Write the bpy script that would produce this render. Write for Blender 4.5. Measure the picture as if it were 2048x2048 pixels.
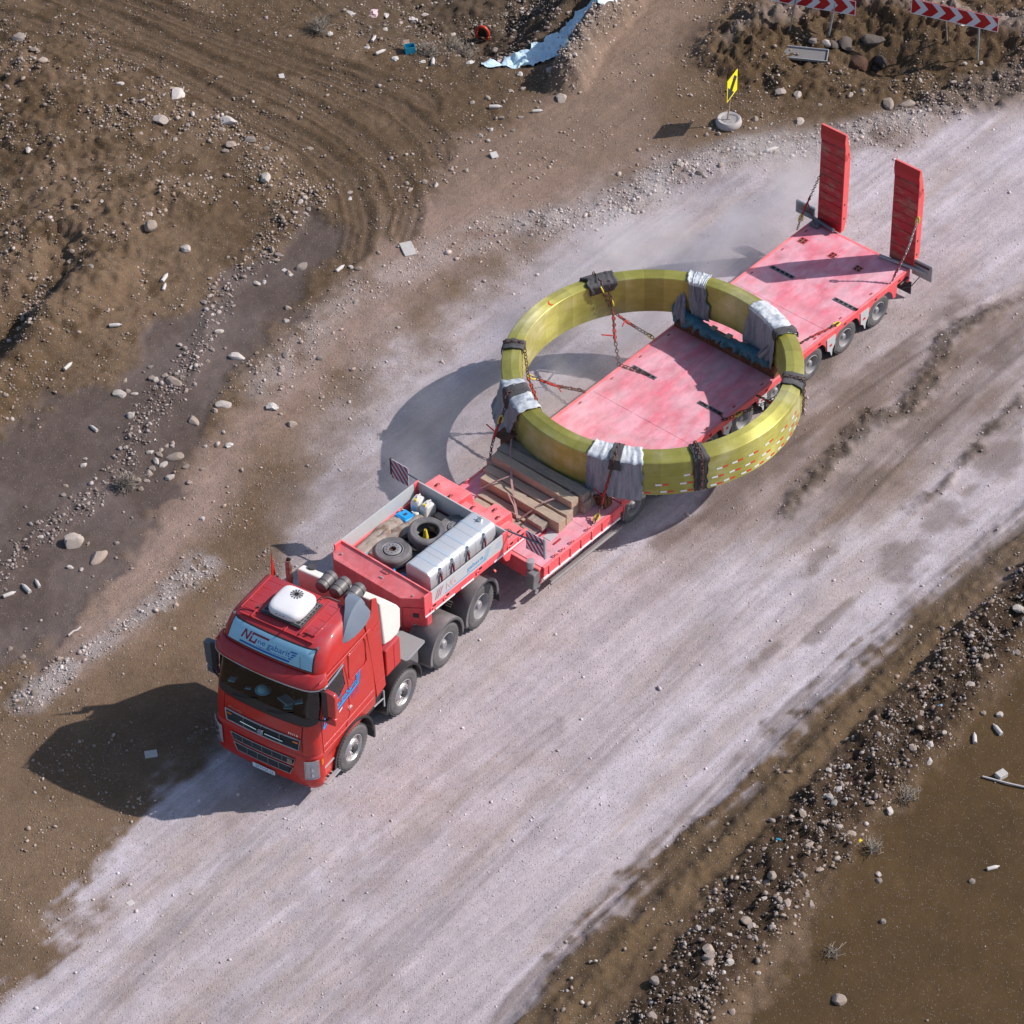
import bpy, bmesh, math, random
import numpy as np
from mathutils import Vector, Matrix

for _o in list(bpy.data.objects):
    bpy.data.objects.remove(_o, do_unlink=True)
SC = bpy.context.scene
COL = SC.collection
R = math.radians
PI = math.pi

# ------------------------------------------------------------------ camera
CAM_F, CAM_PITCH, CAM_H, CAM_ROLL = 7321.34, 42.232, 53.9774, 1.359
cam = bpy.data.cameras.new("camera")
cam.sensor_fit = 'HORIZONTAL'
cam.sensor_width = 36.0
cam.lens = CAM_F * 36.0 / 2048.0
cam.clip_start = 1.0
cam.clip_end = 3000.0
cam_ob = bpy.data.objects.new("camera", cam)
COL.objects.link(cam_ob)
SC.camera = cam_ob
cam_ob.matrix_world = (Matrix.Translation((0, 0, CAM_H)) @ Matrix.Rotation(R(90 - CAM_PITCH), 4, 'X')
                       @ Matrix.Rotation(R(-CAM_ROLL), 4, 'Z'))

# ------------------------------------------------------------------ light
SUN_DIR = Vector((1.22 * 0.994, 0.134, 1.0)).normalized()      # towards the sun
SUN_EL = math.asin(SUN_DIR.z)
SUN_AZ = math.atan2(SUN_DIR.x, SUN_DIR.y)
world = bpy.data.worlds.new("World")
SC.world = world
world.use_nodes = True
wn = world.node_tree
wn.nodes.clear()
sky = wn.nodes.new('ShaderNodeTexSky')
sky.sky_type = 'NISHITA'
sky.sun_disc = False
sky.sun_elevation = SUN_EL
sky.sun_rotation = SUN_AZ
sky.air_density = 1.0
sky.dust_density = 1.2
bg = wn.nodes.new('ShaderNodeBackground')
bg.inputs['Strength'].default_value = 0.115
wo = wn.nodes.new('ShaderNodeOutputWorld')
wn.links.new(sky.outputs[0], bg.inputs['Color'])
wn.links.new(bg.outputs[0], wo.inputs['Surface'])

sun = bpy.data.lights.new("sun", 'SUN')
sun.energy = 4.7
sun.angle = R(0.5)
sun.color = (1.0, 0.92, 0.86)
sun_ob = bpy.data.objects.new("sun", sun)
COL.objects.link(sun_ob)
sun_ob.rotation_euler = SUN_DIR.to_track_quat('Z', 'Y').to_euler()

vs = SC.view_settings
vs.view_transform = 'Standard'
vs.look = 'None'
vs.exposure = 0.0
vs.gamma = 1.0
vs.use_curve_mapping = False
SC.render.engine = 'CYCLES'
SC.cycles.max_bounces = 6
SC.cycles.volume_bounces = 2


# ------------------------------------------------------------------ pixel ray of the survey -> ground point
def at(u, v, z=0.0):
    a, b = u - 1024.0, 1024.0 - v
    cr, sr = math.cos(R(CAM_ROLL)), math.sin(R(CAM_ROLL))
    x, y = a * cr + b * sr, -a * sr + b * cr
    cp, sp = math.cos(R(CAM_PITCH)), math.sin(R(CAM_PITCH))
    d = (x / CAM_F, cp + y / CAM_F * sp, -sp + y / CAM_F * cp)
    t = (z - CAM_H) / d[2]
    return (d[0] * t, d[1] * t)


# ------------------------------------------------------------------ materials
MATS = {}


def nd(nt, kind, **kw):
    n = nt.nodes.new(kind)
    for k, v in kw.items():
        if k in n.inputs:
            n.inputs[k].default_value = v
        else:
            setattr(n, k, v)
    return n


def c4(c):
    return (c[0], c[1], c[2], 1.0)


def make_mat(name, col, rough=0.5, metal=0.0, var=0.0, vscale=4.0, col2=None, mix_lo=0.45, mix_hi=0.65,
             dust=0.0, side=0.25, dust_col=(0.42, 0.36, 0.34), bump=0.0, bscale=30.0, coat=0.0, stretch=(1, 1, 1),
             spec=0.5, rvar=0.0, alpha=None, trans=0.0, grime=0.0, grime_col=(0.22, 0.17, 0.15), gscale=1.7):
    """procedural paint / metal / rubber with optional second colour by noise and dust on up-facing faces"""
    m = bpy.data.materials.new(name)
    m.use_nodes = True
    nt = m.node_tree
    b = nt.nodes['Principled BSDF']
    L = nt.links.new
    tc = nd(nt, 'ShaderNodeTexCoord')
    mp = nd(nt, 'ShaderNodeMapping')
    mp.inputs['Scale'].default_value = stretch
    L(tc.outputs['Object'], mp.inputs['Vector'])
    base = nd(nt, 'ShaderNodeRGB')
    base.outputs[0].default_value = c4(col)
    cur = base.outputs[0]
    if col2 is not None:
        n = nd(nt, 'ShaderNodeTexNoise', Scale=vscale, Detail=7.0, Roughness=0.62)
        L(mp.outputs[0], n.inputs['Vector'])
        mr = nd(nt, 'ShaderNodeMapRange')
        mr.inputs['From Min'].default_value = mix_lo
        mr.inputs['From Max'].default_value = mix_hi
        L(n.outputs['Fac'], mr.inputs['Value'])
        mx = nd(nt, 'ShaderNodeMix', data_type='RGBA')
        L(mr.outputs[0], mx.inputs[0])
        L(cur, mx.inputs[6])
        mx.inputs[7].default_value = c4(col2)
        cur = mx.outputs[2]
    if var > 0:
        n = nd(nt, 'ShaderNodeTexNoise', Scale=vscale * 3.1, Detail=6.0, Roughness=0.7)
        L(mp.outputs[0], n.inputs['Vector'])
        mr = nd(nt, 'ShaderNodeMapRange')
        mr.inputs['From Min'].default_value = 0.3
        mr.inputs['From Max'].default_value = 0.7
        mr.inputs['To Min'].default_value = 1 - var
        mr.inputs['To Max'].default_value = 1 + var
        L(n.outputs['Fac'], mr.inputs['Value'])
        mx = nd(nt, 'ShaderNodeMix', data_type='RGBA', blend_type='MULTIPLY')
        mx.inputs[0].default_value = 1.0
        L(cur, mx.inputs[6])
        L(mr.outputs[0], mx.inputs[7])
        cur = mx.outputs[2]
    if grime > 0:
        n = nd(nt, 'ShaderNodeTexNoise', Scale=gscale, Detail=10.0, Roughness=0.75, Distortion=0.6)
        L(mp.outputs[0], n.inputs['Vector'])
        mr = nd(nt, 'ShaderNodeMapRange')
        mr.inputs['From Min'].default_value = 0.52
        mr.inputs['From Max'].default_value = 0.68
        mr.inputs['To Max'].default_value = grime
        L(n.outputs['Fac'], mr.inputs['Value'])
        mx = nd(nt, 'ShaderNodeMix', data_type='RGBA')
        L(mr.outputs[0], mx.inputs[0])
        L(cur, mx.inputs[6])
        mx.inputs[7].default_value = c4(grime_col)
        cur = mx.outputs[2]
    rough_in = None
    if dust > 0:
        geo = nd(nt, 'ShaderNodeNewGeometry')
        sx = nd(nt, 'ShaderNodeSeparateXYZ')
        L(geo.outputs['Normal'], sx.inputs[0])
        up = nd(nt, 'ShaderNodeMapRange')
        up.inputs['From Min'].default_value = -0.1
        up.inputs['From Max'].default_value = 1.0
        up.inputs['To Min'].default_value = side
        up.inputs['To Max'].default_value = 1.0
        L(sx.outputs[2], up.inputs['Value'])
        n = nd(nt, 'ShaderNodeTexNoise', Scale=2.3, Detail=8.0, Roughness=0.66)
        L(mp.outputs[0], n.inputs['Vector'])
        nr = nd(nt, 'ShaderNodeMapRange')
        nr.inputs['From Min'].default_value = 0.3
        nr.inputs['From Max'].default_value = 0.72
        nr.inputs['To Min'].default_value = 0.25
        L(n.outputs['Fac'], nr.inputs['Value'])
        mu = nd(nt, 'ShaderNodeMath', operation='MULTIPLY')
        L(up.outputs[0], mu.inputs[0])
        L(nr.outputs[0], mu.inputs[1])
        mu2 = nd(nt, 'ShaderNodeMath', operation='MULTIPLY')
        mu2.use_clamp = True
        L(mu.outputs[0], mu2.inputs[0])
        mu2.inputs[1].default_value = dust
        mx = nd(nt, 'ShaderNodeMix', data_type='RGBA')
        L(mu2.outputs[0], mx.inputs[0])
        L(cur, mx.inputs[6])
        mx.inputs[7].default_value = c4(dust_col)
        cur = mx.outputs[2]
        ra = nd(nt, 'ShaderNodeMapRange')
        ra.inputs['To Min'].default_value = rough
        ra.inputs['To Max'].default_value = 0.92
        L(mu2.outputs[0], ra.inputs['Value'])
        rough_in = ra.outputs[0]
    L(cur, b.inputs['Base Color'])
    if rough_in:
        L(rough_in, b.inputs['Roughness'])
    elif rvar > 0:
        n = nd(nt, 'ShaderNodeTexNoise', Scale=vscale * 2, Detail=4.0)
        L(mp.outputs[0], n.inputs['Vector'])
        ra = nd(nt, 'ShaderNodeMapRange')
        ra.inputs['To Min'].default_value = max(0.03, rough - rvar)
        ra.inputs['To Max'].default_value = min(1, rough + rvar)
        L(n.outputs['Fac'], ra.inputs['Value'])
        L(ra.outputs[0], b.inputs['Roughness'])
    else:
        b.inputs['Roughness'].default_value = rough
    b.inputs['Metallic'].default_value = metal
    b.inputs['Specular IOR Level'].default_value = spec
    b.inputs['Coat Weight'].default_value = coat
    b.inputs['Coat Roughness'].default_value = 0.08
    if bump > 0:
        n = nd(nt, 'ShaderNodeTexNoise', Scale=bscale, Detail=5.0, Roughness=0.6)
        L(mp.outputs[0], n.inputs['Vector'])
        bu = nd(nt, 'ShaderNodeBump', Distance=bump)
        bu.inputs['Strength'].default_value = 1.0
        L(n.outputs['Fac'], bu.inputs['Height'])
        L(bu.outputs[0], b.inputs['Normal'])
    if alpha is not None:
        b.inputs['Alpha'].default_value = alpha
    MATS[name] = m
    return m


M = make_mat
DUSTY = (0.47, 0.41, 0.40)
M('cab_red', (0.52, 0.020, 0.008), rough=0.36, coat=0.35, var=0.10, grime=.30, grime_col=(.34, .12, .10), gscale=2.6, dust=0.55, side=0.06, dust_col=(0.30, 0.09, 0.15), spec=.35)  # up-facing magenta is the sky's reflection painted into the colour
M('trailer_red', (0.82, 0.06, 0.075), rough=0.5, var=0.15, vscale=1.5, grime=.4, grime_col=(.45, .22, .21), gscale=3, dust=0.50, dust_col=(0.84, 0.52, 0.55))
M('deck_red', (0.70, 0.11, 0.18), rough=0.6, var=0.30, vscale=1.1, col2=(0.76, 0.30, 0.39), mix_lo=0.42, mix_hi=0.60,
  grime=.6, grime_col=(.36, .24, .24), gscale=1.3, dust=0.54, dust_col=(0.80, 0.58, 0.65), stretch=(0.8, 1.4, 1))
M('ramp_red', (0.42, 0.010, 0.022), rough=0.55, var=0.30, vscale=1.8, col2=(0.34, 0.12, 0.09), mix_lo=0.48, mix_hi=0.60, grime=.7, grime_col=(.13, .07, .04), gscale=3.0,
  dust=0.25, stretch=(1, 1, 2.2), dust_col=(0.45, 0.2, 0.18))
M('ramp_side_red', (0.82, 0.10, 0.10), rough=0.5, var=0.1, dust=0.3, dust_col=(0.8, 0.5, 0.5))
M('grey_panel', (0.52, 0.55, 0.57), rough=0.4, var=0.05, dust=0.25)
M('white_plastic', (0.78, 0.77, 0.74), rough=0.3, var=0.04)
M('white_gloss', (0.82, 0.83, 0.86), rough=0.25, coat=0.3, dust=0.06)
M('cream_tank', (0.82, 0.80, 0.76), rough=0.45, var=0.06, dust=0.3)
M('black_plastic', (0.018, 0.019, 0.022), rough=0.45, dust=0.12)
M('grille_black', (0.006, 0.007, 0.009), rough=0.6)
M('fender_grey', (0.10, 0.10, 0.108), rough=0.55, dust=0.8, side=.4, dust_col=(0.36, 0.34, 0.345))
M('slate_blue', (0.13, 0.17, 0.23), rough=0.4, dust=0.3, dust_col=(0.3, 0.33, 0.38))
M('cylinder_grey', (0.10, 0.10, 0.11), rough=0.35, dust=0.25)
M('rubber', (0.04, 0.039, 0.042), rough=0.85, var=0.18, vscale=5, dust=0.95, side=.5, dust_col=(0.26, 0.25, 0.26))
M('rubber_mat', (0.03, 0.03, 0.033), rough=0.75, var=0.2, dust=0.5, dust_col=(0.2, 0.19, 0.2), bump=0.01, bscale=12)
M('pale_tyre', (0.42, 0.40, 0.40), rough=0.9, var=0.15, dust=0.5)
M('cement', (0.33, 0.31, 0.31), rough=0.95, var=0.25, vscale=9, bump=0.02, bscale=18)
M('rim_grey', (0.33, 0.33, 0.35), rough=0.45, metal=0.4, dust=0.5, dust_col=(0.32, 0.30, 0.30))
M('rim_chrome', (0.62, 0.62, 0.63), rough=0.28, metal=0.85, dust=0.35)
M('chrome', (0.72, 0.73, 0.75), rough=0.15, metal=1.0)
M('silver_trim', (0.45, 0.50, 0.56), rough=0.25, metal=0.8)
M('strap_blue', (0.42, 0.54, 0.66), rough=.4, dust=.3)
M('aluminium', (0.76, 0.79, 0.83), rough=0.32, metal=0.45, var=0.06, vscale=2, stretch=(1, 6, 6), dust=0.22,
  dust_col=(0.5, 0.5, 0.52))
M('steel_dark', (0.05, 0.055, 0.06), rough=0.5, metal=0.5, dust=0.3)
M('steel_blue', (0.10, 0.14, 0.18), rough=0.4, metal=0.3, dust=0.3)
M('galv', (0.42, 0.45, 0.48), rough=0.45, metal=0.4, dust=0.3)
M('rust', (0.10, 0.042, 0.025), rough=0.85, var=0.35, vscale=8, col2=(0.20, 0.09, 0.05), bump=0.01)
M('chain_rust', (0.11, 0.05, 0.035), rough=0.8, var=0.3, vscale=6)
M('chain_red', (0.50, 0.03, 0.03), rough=0.55)
M('hook_yellow', (0.75, 0.60, 0.06), rough=0.5)
M('exhaust', (0.45, 0.40, 0.37), rough=0.5, metal=0.4, col2=(0.20, 0.07, 0.04), vscale=7, stretch=(1, 1, 0.6))
M('soot_hole_dark', (0.01, 0.009, 0.009), rough=0.9)  # soot in the exhaust; elsewhere the dark inside holes and gaps, painted flat
M('timber', (0.33, 0.27, 0.22), rough=0.85, var=0.32, vscale=2.2, col2=(0.20, 0.17, 0.15), stretch=(6, 0.8, 6),
  dust=0.4, dust_col=(0.42, 0.37, 0.34), bump=0.008, bscale=14)
M('timber_pale', (0.45, 0.34, 0.24), rough=0.8, var=0.25, vscale=2.2, col2=(0.32, 0.25, 0.19), stretch=(6, 0.8, 6),
  dust=0.35, dust_col=(0.50, 0.44, 0.39), bump=0.006, bscale=14)
M('canvas_roll', (0.36, 0.31, 0.27), rough=0.9, var=0.2, vscale=3, col2=(0.23, 0.15, 0.11), mix_lo=0.52, mix_hi=0.62,
  bump=0.02, bscale=6)
M('tarp_white', (0.60, 0.64, 0.68), rough=0.6, var=0.22, vscale=3, col2=(.34, .38, .44), mix_lo=.5, mix_hi=.62, bump=0.02, bscale=9, stretch=(1, 1, .5))
M('tarp_grey', (0.27, 0.28, 0.32), rough=0.7, var=0.25, vscale=3, col2=(.17, .19, .23), mix_lo=.5, mix_hi=.6, bump=0.03, bscale=9, stretch=(1.6, 1.6, .25))
M('tarp_teal', (0.05, 0.16, 0.22), rough=0.6, var=0.35, vscale=5, bump=0.02, bscale=10)
M('bag_teal', (0.10, 0.42, 0.52), rough=0.3, var=0.4, vscale=9, col2=(0.55, 0.65, 0.68), bump=0.02, bscale=20)
M('blue_plastic', (0.01, 0.32, 0.75), rough=0.4)
M('blue_dull', (0.03, 0.22, 0.40), rough=0.5, var=0.3)
M('signal_yellow', (0.95, 0.80, 0.02), rough=0.4, var=0.03)
M('cone_yellow', (0.80, 0.62, 0.04), rough=0.5)
M('cone_orange', (0.75, 0.12, 0.03), rough=0.5)
M('ink_black', (0.035, 0.04, 0.045), rough=0.5)
M('sign_red', (0.42, 0.008, 0.012), rough=0.4)
M('sign_white', (0.62, 0.68, 0.76), rough=0.4)
M('board_white', (0.62, 0.62, 0.72), rough=0.45)
M('board_red', (0.40, 0.015, 0.05), rough=0.45)
M('tape_red', (0.72, 0.03, 0.02), rough=0.35)
M('tape_white', (0.85, 0.88, 0.92), rough=0.3)
M('panel_blue', (0.34, 0.66, 0.86), rough=0.35, var=0.04)
M('print_blue', (0.005, 0.14, 0.48), rough=0.4)
M('print_cyan', (0.01, 0.42, 0.85), rough=0.4)
M('print_navy', (0.02, 0.05, 0.35), rough=0.4)
M('print_maroon', (0.25, 0.012, 0.05), rough=0.4)
M('print_violet', (0.20, 0.05, 0.32), rough=0.4)
M('print_skyblue', (0.08, 0.40, 0.72), rough=0.4)
M('print_pink', (0.62, 0.13, 0.22), rough=0.5)
M('print_fade', (0.72, 0.52, 0.56), rough=0.5)
M('plate_white', (0.70, 0.84, 0.90), rough=0.35)
M('orange_lens', (0.75, 0.16, 0.01), rough=0.2)
M('red_lens', (0.55, 0.01, 0.01), rough=0.2)
M('interior_dark', (0.035, 0.032, 0.028), rough=0.8)
M('interior_tan', (0.13, 0.10, 0.06), rough=0.8, var=0.2)
M('paper_cyan', (0.75, 0.95, 0.97), rough=0.6)
M('tread_plate', (0.36, 0.36, 0.36), rough=0.55, metal=0.2, var=0.15, vscale=18, bump=0.006, bscale=60)
M('slab_concrete', (0.50, 0.48, 0.46), rough=0.9, var=0.12, bump=0.01)
M('tray_grey', (0.22, 0.21, 0.21), rough=0.6, var=0.1, metal=0.2)
M('ice', (0.60, 0.80, 0.93), rough=0.55, var=0.06, vscale=6, bump=0.03, bscale=9)
M('litter_white', (0.56, 0.53, 0.51), rough=0.6, var=0.1)
M('dry_twig', (0.30, 0.26, 0.22), rough=0.9)
M('red_plastic', (0.55, 0.06, 0.03), rough=0.4)


def glass_mat(name, tint, a):
    m = bpy.data.materials.new(name)
    m.use_nodes = True
    nt = m.node_tree
    nt.nodes.clear()
    out = nd(nt, 'ShaderNodeOutputMaterial')
    tr = nd(nt, 'ShaderNodeBsdfTransparent', Color=c4(tint))
    gl = nd(nt, 'ShaderNodeBsdfGlossy', Color=(1, 1, 1, 1), Roughness=0.03)
    lw = nd(nt, 'ShaderNodeFresnel', IOR=1.5)
    mx = nd(nt, 'ShaderNodeMixShader')
    ad = nd(nt, 'ShaderNodeMath', operation='ADD')
    ad.inputs[1].default_value = a
    nt.links.new(lw.outputs[0], ad.inputs[0])
    nt.links.new(ad.outputs[0], mx.inputs[0])
    nt.links.new(tr.outputs[0], mx.inputs[1])
    nt.links.new(gl.outputs[0], mx.inputs[2])
    nt.links.new(mx.outputs[0], out.inputs[0])
    MATS[name] = m


glass_mat('windscreen_glass', (0.66, 0.92, 0.98), 0.01)
glass_mat('side_glass', (0.55, 0.6, 0.55), 0.03)
glass_mat('lamp_glass', (0.9, 0.92, 0.95), 0.12)


def ring_mat():
    """yellow-green chromated steel in blocks of slightly different tone"""
    m = bpy.data.materials.new('ring_steel')
    m.use_nodes = True
    nt = m.node_tree
    b = nt.nodes['Principled BSDF']
    L = nt.links.new
    tc = nd(nt, 'ShaderNodeTexCoord')
    n1 = nd(nt, 'ShaderNodeTexNoise', Scale=0.9, Detail=8.0, Roughness=0.6)
    L(tc.outputs['Object'], n1.inputs['Vector'])
    cr = nd(nt, 'ShaderNodeValToRGB')
    e = cr.color_ramp.elements
    e[0].position, e[0].color = 0.3, (0.31, 0.295, 0.045, 1)
    e[1].position, e[1].color = 0.72, (0.64, 0.60, 0.32, 1)
    k = e.new(0.52)
    k.color = (0.44, 0.415, 0.11, 1)
    L(n1.outputs['Fac'], cr.inputs[0])
    mpz = nd(nt, 'ShaderNodeMapping')
    mpz.inputs['Scale'].default_value = (.6, .6, 5.0)
    L(tc.outputs['Object'], mpz.inputs['Vector'])
    n2 = nd(nt, 'ShaderNodeTexNoise', Scale=3.0, Detail=9.0, Roughness=0.7)
    L(mpz.outputs[0], n2.inputs['Vector'])
    mr = nd(nt, 'ShaderNodeMapRange')
    mr.inputs['From Min'].default_value = 0.35
    mr.inputs['From Max'].default_value = 0.7
    mr.inputs['To Min'].default_value = 0.88
    mr.inputs['To Max'].default_value = 1.10
    L(n2.outputs['Fac'], mr.inputs['Value'])
    mx = nd(nt, 'ShaderNodeMix', data_type='RGBA', blend_type='MULTIPLY')
    mx.inputs[0].default_value = 1
    L(cr.outputs[0], mx.inputs[6])
    L(mr.outputs[0], mx.inputs[7])
    sx = nd(nt, 'ShaderNodeSeparateXYZ')
    L(tc.outputs['Object'], sx.inputs[0])
    at_ = nd(nt, 'ShaderNodeMath', operation='ARCTAN2')
    L(sx.outputs[1], at_.inputs[0])
    L(sx.outputs[0], at_.inputs[1])
    ml = nd(nt, 'ShaderNodeMath', operation='MULTIPLY')
    ml.inputs[1].default_value = 6.7
    L(at_.outputs[0], ml.inputs[0])
    fl = nd(nt, 'ShaderNodeMath', operation='FLOOR')
    L(ml.outputs[0], fl.inputs[0])
    wn_ = nd(nt, 'ShaderNodeTexWhiteNoise', noise_dimensions='1D')
    L(fl.outputs[0], wn_.inputs['W'])
    m2 = nd(nt, 'ShaderNodeMapRange')
    m2.inputs['To Min'].default_value = 0.86
    m2.inputs['To Max'].default_value = 1.12
    L(wn_.outputs[0], m2.inputs['Value'])
    mz = nd(nt, 'ShaderNodeMix', data_type='RGBA', blend_type='MULTIPLY')
    mz.inputs[0].default_value = 1
    L(mx.outputs[2], mz.inputs[6])
    L(m2.outputs[0], mz.inputs[7])
    L(mz.outputs[2], b.inputs['Base Color'])
    b.inputs['Metallic'].default_value = 0.42
    b.inputs['Anisotropic'].default_value = 0.85
    b.inputs['Anisotropic Rotation'].default_value = 0.25
    tg = nd(nt, 'ShaderNodeTangent', direction_type='RADIAL', axis='Z')
    L(tg.outputs[0], b.inputs['Tangent'])
    ra = nd(nt, 'ShaderNodeMapRange')
    ra.inputs['To Min'].default_value = 0.36
    ra.inputs['To Max'].default_value = 0.62
    L(n2.outputs['Fac'], ra.inputs['Value'])
    L(ra.outputs[0], b.inputs['Roughness'])
    MATS['ring_steel'] = m


ring_mat()


# ------------------------------------------------------------------ mesh collector
class MB:
    def __init__(s):
        s.v, s.f, s.mi, s.mats = [], [], [], []
        s.cur = 0

    def use(s, mname):
        if mname not in s.mats:
            s.mats.append(mname)
        s.cur = s.mats.index(mname)
        return s

    def add(s, vs, fs):
        o = len(s.v)
        s.v += [tuple(p) for p in vs]
        for f in fs:
            s.f.append([i + o for i in f])
            s.mi.append(s.cur)
        return s

    def box(s, x0, x1, y0, y1, z0, z1, mat=None):
        vs = [(x, y, z) for z in (z0, z1) for y in (y0, y1) for x in (x0, x1)]
        fs = [(0, 2, 3, 1), (4, 5, 7, 6), (0, 1, 5, 4), (2, 6, 7, 3), (0, 4, 6, 2), (1, 3, 7, 5)]
        if mat is not None:
            vs = [tuple(mat @ Vector(p)) for p in vs]
        return s.add(vs, fs)

    def prism(s, poly, a, b, plane='xz'):
        """poly in the plane, extruded from a to b along the third axis"""
        def p3(p, t):
            if plane == 'xz':
                return (p[0], t, p[1])
            if plane == 'xy':
                return (p[0], p[1], t)
            return (t, p[0], p[1])
        n = len(poly)
        vs = [p3(p, a) for p in poly] + [p3(p, b) for p in poly]
        fs = [list(range(n))[::-1], list(range(n, 2 * n))]
        fs += [(i, (i + 1) % n, n + (i + 1) % n, n + i) for i in range(n)]
        return s.add(vs, fs)

    def tube(s, pts, r, n=8, caps=True, rfun=None):
        pts = [Vector(p) for p in pts]
        rings = []
        up = Vector((0, 0, 1))
        for i, p in enumerate(pts):
            d = (pts[min(i + 1, len(pts) - 1)] - pts[max(i - 1, 0)])
            if d.length < 1e-9:
                d = Vector((0, 0, 1))
            d.normalize()
            u = d.cross(up)
            if u.length < 0.05:
                u = d.cross(Vector((1, 0, 0)))
            u.normalize()
            w = d.cross(u)
            rr = r if rfun is None else r * rfun(i / (len(pts) - 1))
            rings.append([p + (u * math.cos(2 * PI * k / n) + w * math.sin(2 * PI * k / n)) * rr for k in range(n)])
        vs = [q for rg in rings for q in rg]
        fs = []
        for i in range(len(pts) - 1):
            for k in range(n):
                fs.append((i * n + k, i * n + (k + 1) % n, (i + 1) * n + (k + 1) % n, (i + 1) * n + k))
        if caps:
            fs.append(list(range(n)))
            fs.append([(len(pts) - 1) * n + k for k in range(n)][::-1])
        return s.add(vs, fs)

    def lathe(s, prof, n=32, axis='z', c=(0, 0, 0), a0=0.0, a1=2 * PI, closed=False):
        full = abs(a1 - a0 - 2 * PI) < 1e-6
        m = n if full else n + 1
        vs = []
        for k in range(m):
            t = a0 + (a1 - a0) * k / n
            ct, st = math.cos(t), math.sin(t)
            for (r, h) in prof:
                if axis == 'z':
                    p = (r * ct, r * st, h)
                elif axis == 'y':
                    p = (r * ct, h, r * st)
                else:
                    p = (h, r * ct, r * st)
                vs.append((p[0] + c[0], p[1] + c[1], p[2] + c[2]))
        q = len(prof)
        fs = []
        for k in range(n):
            k2 = (k + 1) % m
            for j in range(q - 1 if not closed else q):
                j2 = (j + 1) % q
                fs.append((k * q + j, k2 * q + j, k2 * q + j2, k * q + j2))
        return s.add(vs, fs)

    def grid(s, fn, nu, nv):
        vs = [fn(i / nu, j / nv) for i in range(nu + 1) for j in range(nv + 1)]
        fs = []
        for i in range(nu):
            for j in range(nv):
                a = i * (nv + 1) + j
                fs.append((a, a + nv + 1, a + nv + 2, a + 1))
        return s.add(vs, fs)

    def build(s, name, mat=None, parent=None, smooth=0.0, bevel=0.0, solid=0.0, recalc=True, segs=2):
        me = bpy.data.meshes.new(name)
        me.from_pydata(s.v, [], s.f)
        if s.mats:
            for mm in s.mats:
                me.materials.append(MATS[mm])
            me.polygons.foreach_set('material_index', s.mi)
        elif mat:
            me.materials.append(MATS[mat])
        if recalc:
            bm = bmesh.new()
            bm.from_mesh(me)
            bmesh.ops.recalc_face_normals(bm, faces=bm.faces)
            bm.to_mesh(me)
            bm.free()
        if smooth:
            me.polygons.foreach_set('use_smooth', [True] * len(me.polygons))
            me.set_sharp_from_angle(angle=R(smooth))
        me.update()
        o = bpy.data.objects.new(name, me)
        COL.objects.link(o)
        if parent is not None:
            o.parent = parent
        if solid:
            md = o.modifiers.new('solid', 'SOLIDIFY')
            md.thickness = solid
            md.offset = 0
        if bevel:
            md = o.modifiers.new('bevel', 'BEVEL')
            md.width = bevel
            md.segments = segs
            md.limit_method = 'ANGLE'
            md.angle_limit = R(40)
            md.harden_normals = False
        return o


def tag(o, label=None, cat=None, group=None, kind=None):
    if label:
        o['label'] = label
    if cat:
        o['category'] = cat
    if group:
        o['group'] = group
    if kind:
        o['kind'] = kind
    return o


def empty(name, x, y, z=0.0, rz=0.0, parent=None):
    o = bpy.data.objects.new(name, None)
    o.empty_display_size = 0.3
    o.location = (x, y, z)
    o.rotation_euler = (0, 0, rz)
    COL.objects.link(o)
    if parent is not None:
        o.parent = parent
    return o


def copy_tree(o, parent=None):
    c = o.copy()
    COL.objects.link(c)
    c.parent = parent
    for ch in o.children:
        copy_tree(ch, c)
    return c


def frame_matrix(x, y, deg):
    return Matrix.Translation((x, y, 0)) @ Matrix.Rotation(R(deg), 4, 'Z')


def wpos(fr, q):
    p = fr @ Vector(q)
    return (p.x, p.y, p.z)


TEXT_CACHE = {}


def text_geo(s):
    """outline letters as flat polygons: (verts2d, faces), height about 1"""
    if s in TEXT_CACHE:
        return TEXT_CACHE[s]
    cu = bpy.data.curves.new('letters', 'FONT')
    cu.body = s
    cu.size = 1.0
    cu.resolution_u = 3
    ob = bpy.data.objects.new('letters', cu)
    me = ob.to_mesh()
    vs = [(v.co.x, v.co.y) for v in me.vertices]
    fs = [list(p.vertices) for p in me.polygons]
    ob.to_mesh_clear()
    bpy.data.objects.remove(ob)
    bpy.data.curves.remove(cu)
    TEXT_CACHE[s] = (vs, fs)
    return vs, fs


def put_text(mb, s, width, height, fn, shear=0.0, u0=0.0, v0=0.0):
    """map the text into fn(u, v) -> 3D point, u in 0..width, v in 0..height"""
    vs, fs = text_geo(s)
    xs = [p[0] for p in vs]
    x0, x1 = min(xs), max(xs)
    k = width / (x1 - x0)
    mb.add([fn(u0 + (p[0] - x0) * k + shear * p[1] * height / 0.7, v0 + p[1] * height / 0.7) for p in vs], fs)

# ================================================================== GROUND
rng = np.random.default_rng(7)
LAT = rng.random((512, 512))


def vn(X, Y, s, sx=0, sy=0):
    x, y = X / s + 37.3 + sx, Y / s + 91.7 + sy
    xi, yi = np.floor(x).astype(int), np.floor(y).astype(int)
    fx, fy = x - xi, y - yi
    fx, fy = fx * fx * (3 - 2 * fx), fy * fy * (3 - 2 * fy)
    a = LAT[xi % 512, yi % 512]
    b = LAT[(xi + 1) % 512, yi % 512]
    c = LAT[xi % 512, (yi + 1) % 512]
    d = LAT[(xi + 1) % 512, (yi + 1) % 512]
    return (a * (1 - fx) + b * fx) * (1 - fy) + (c * (1 - fx) + d * fx) * fy


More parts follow.
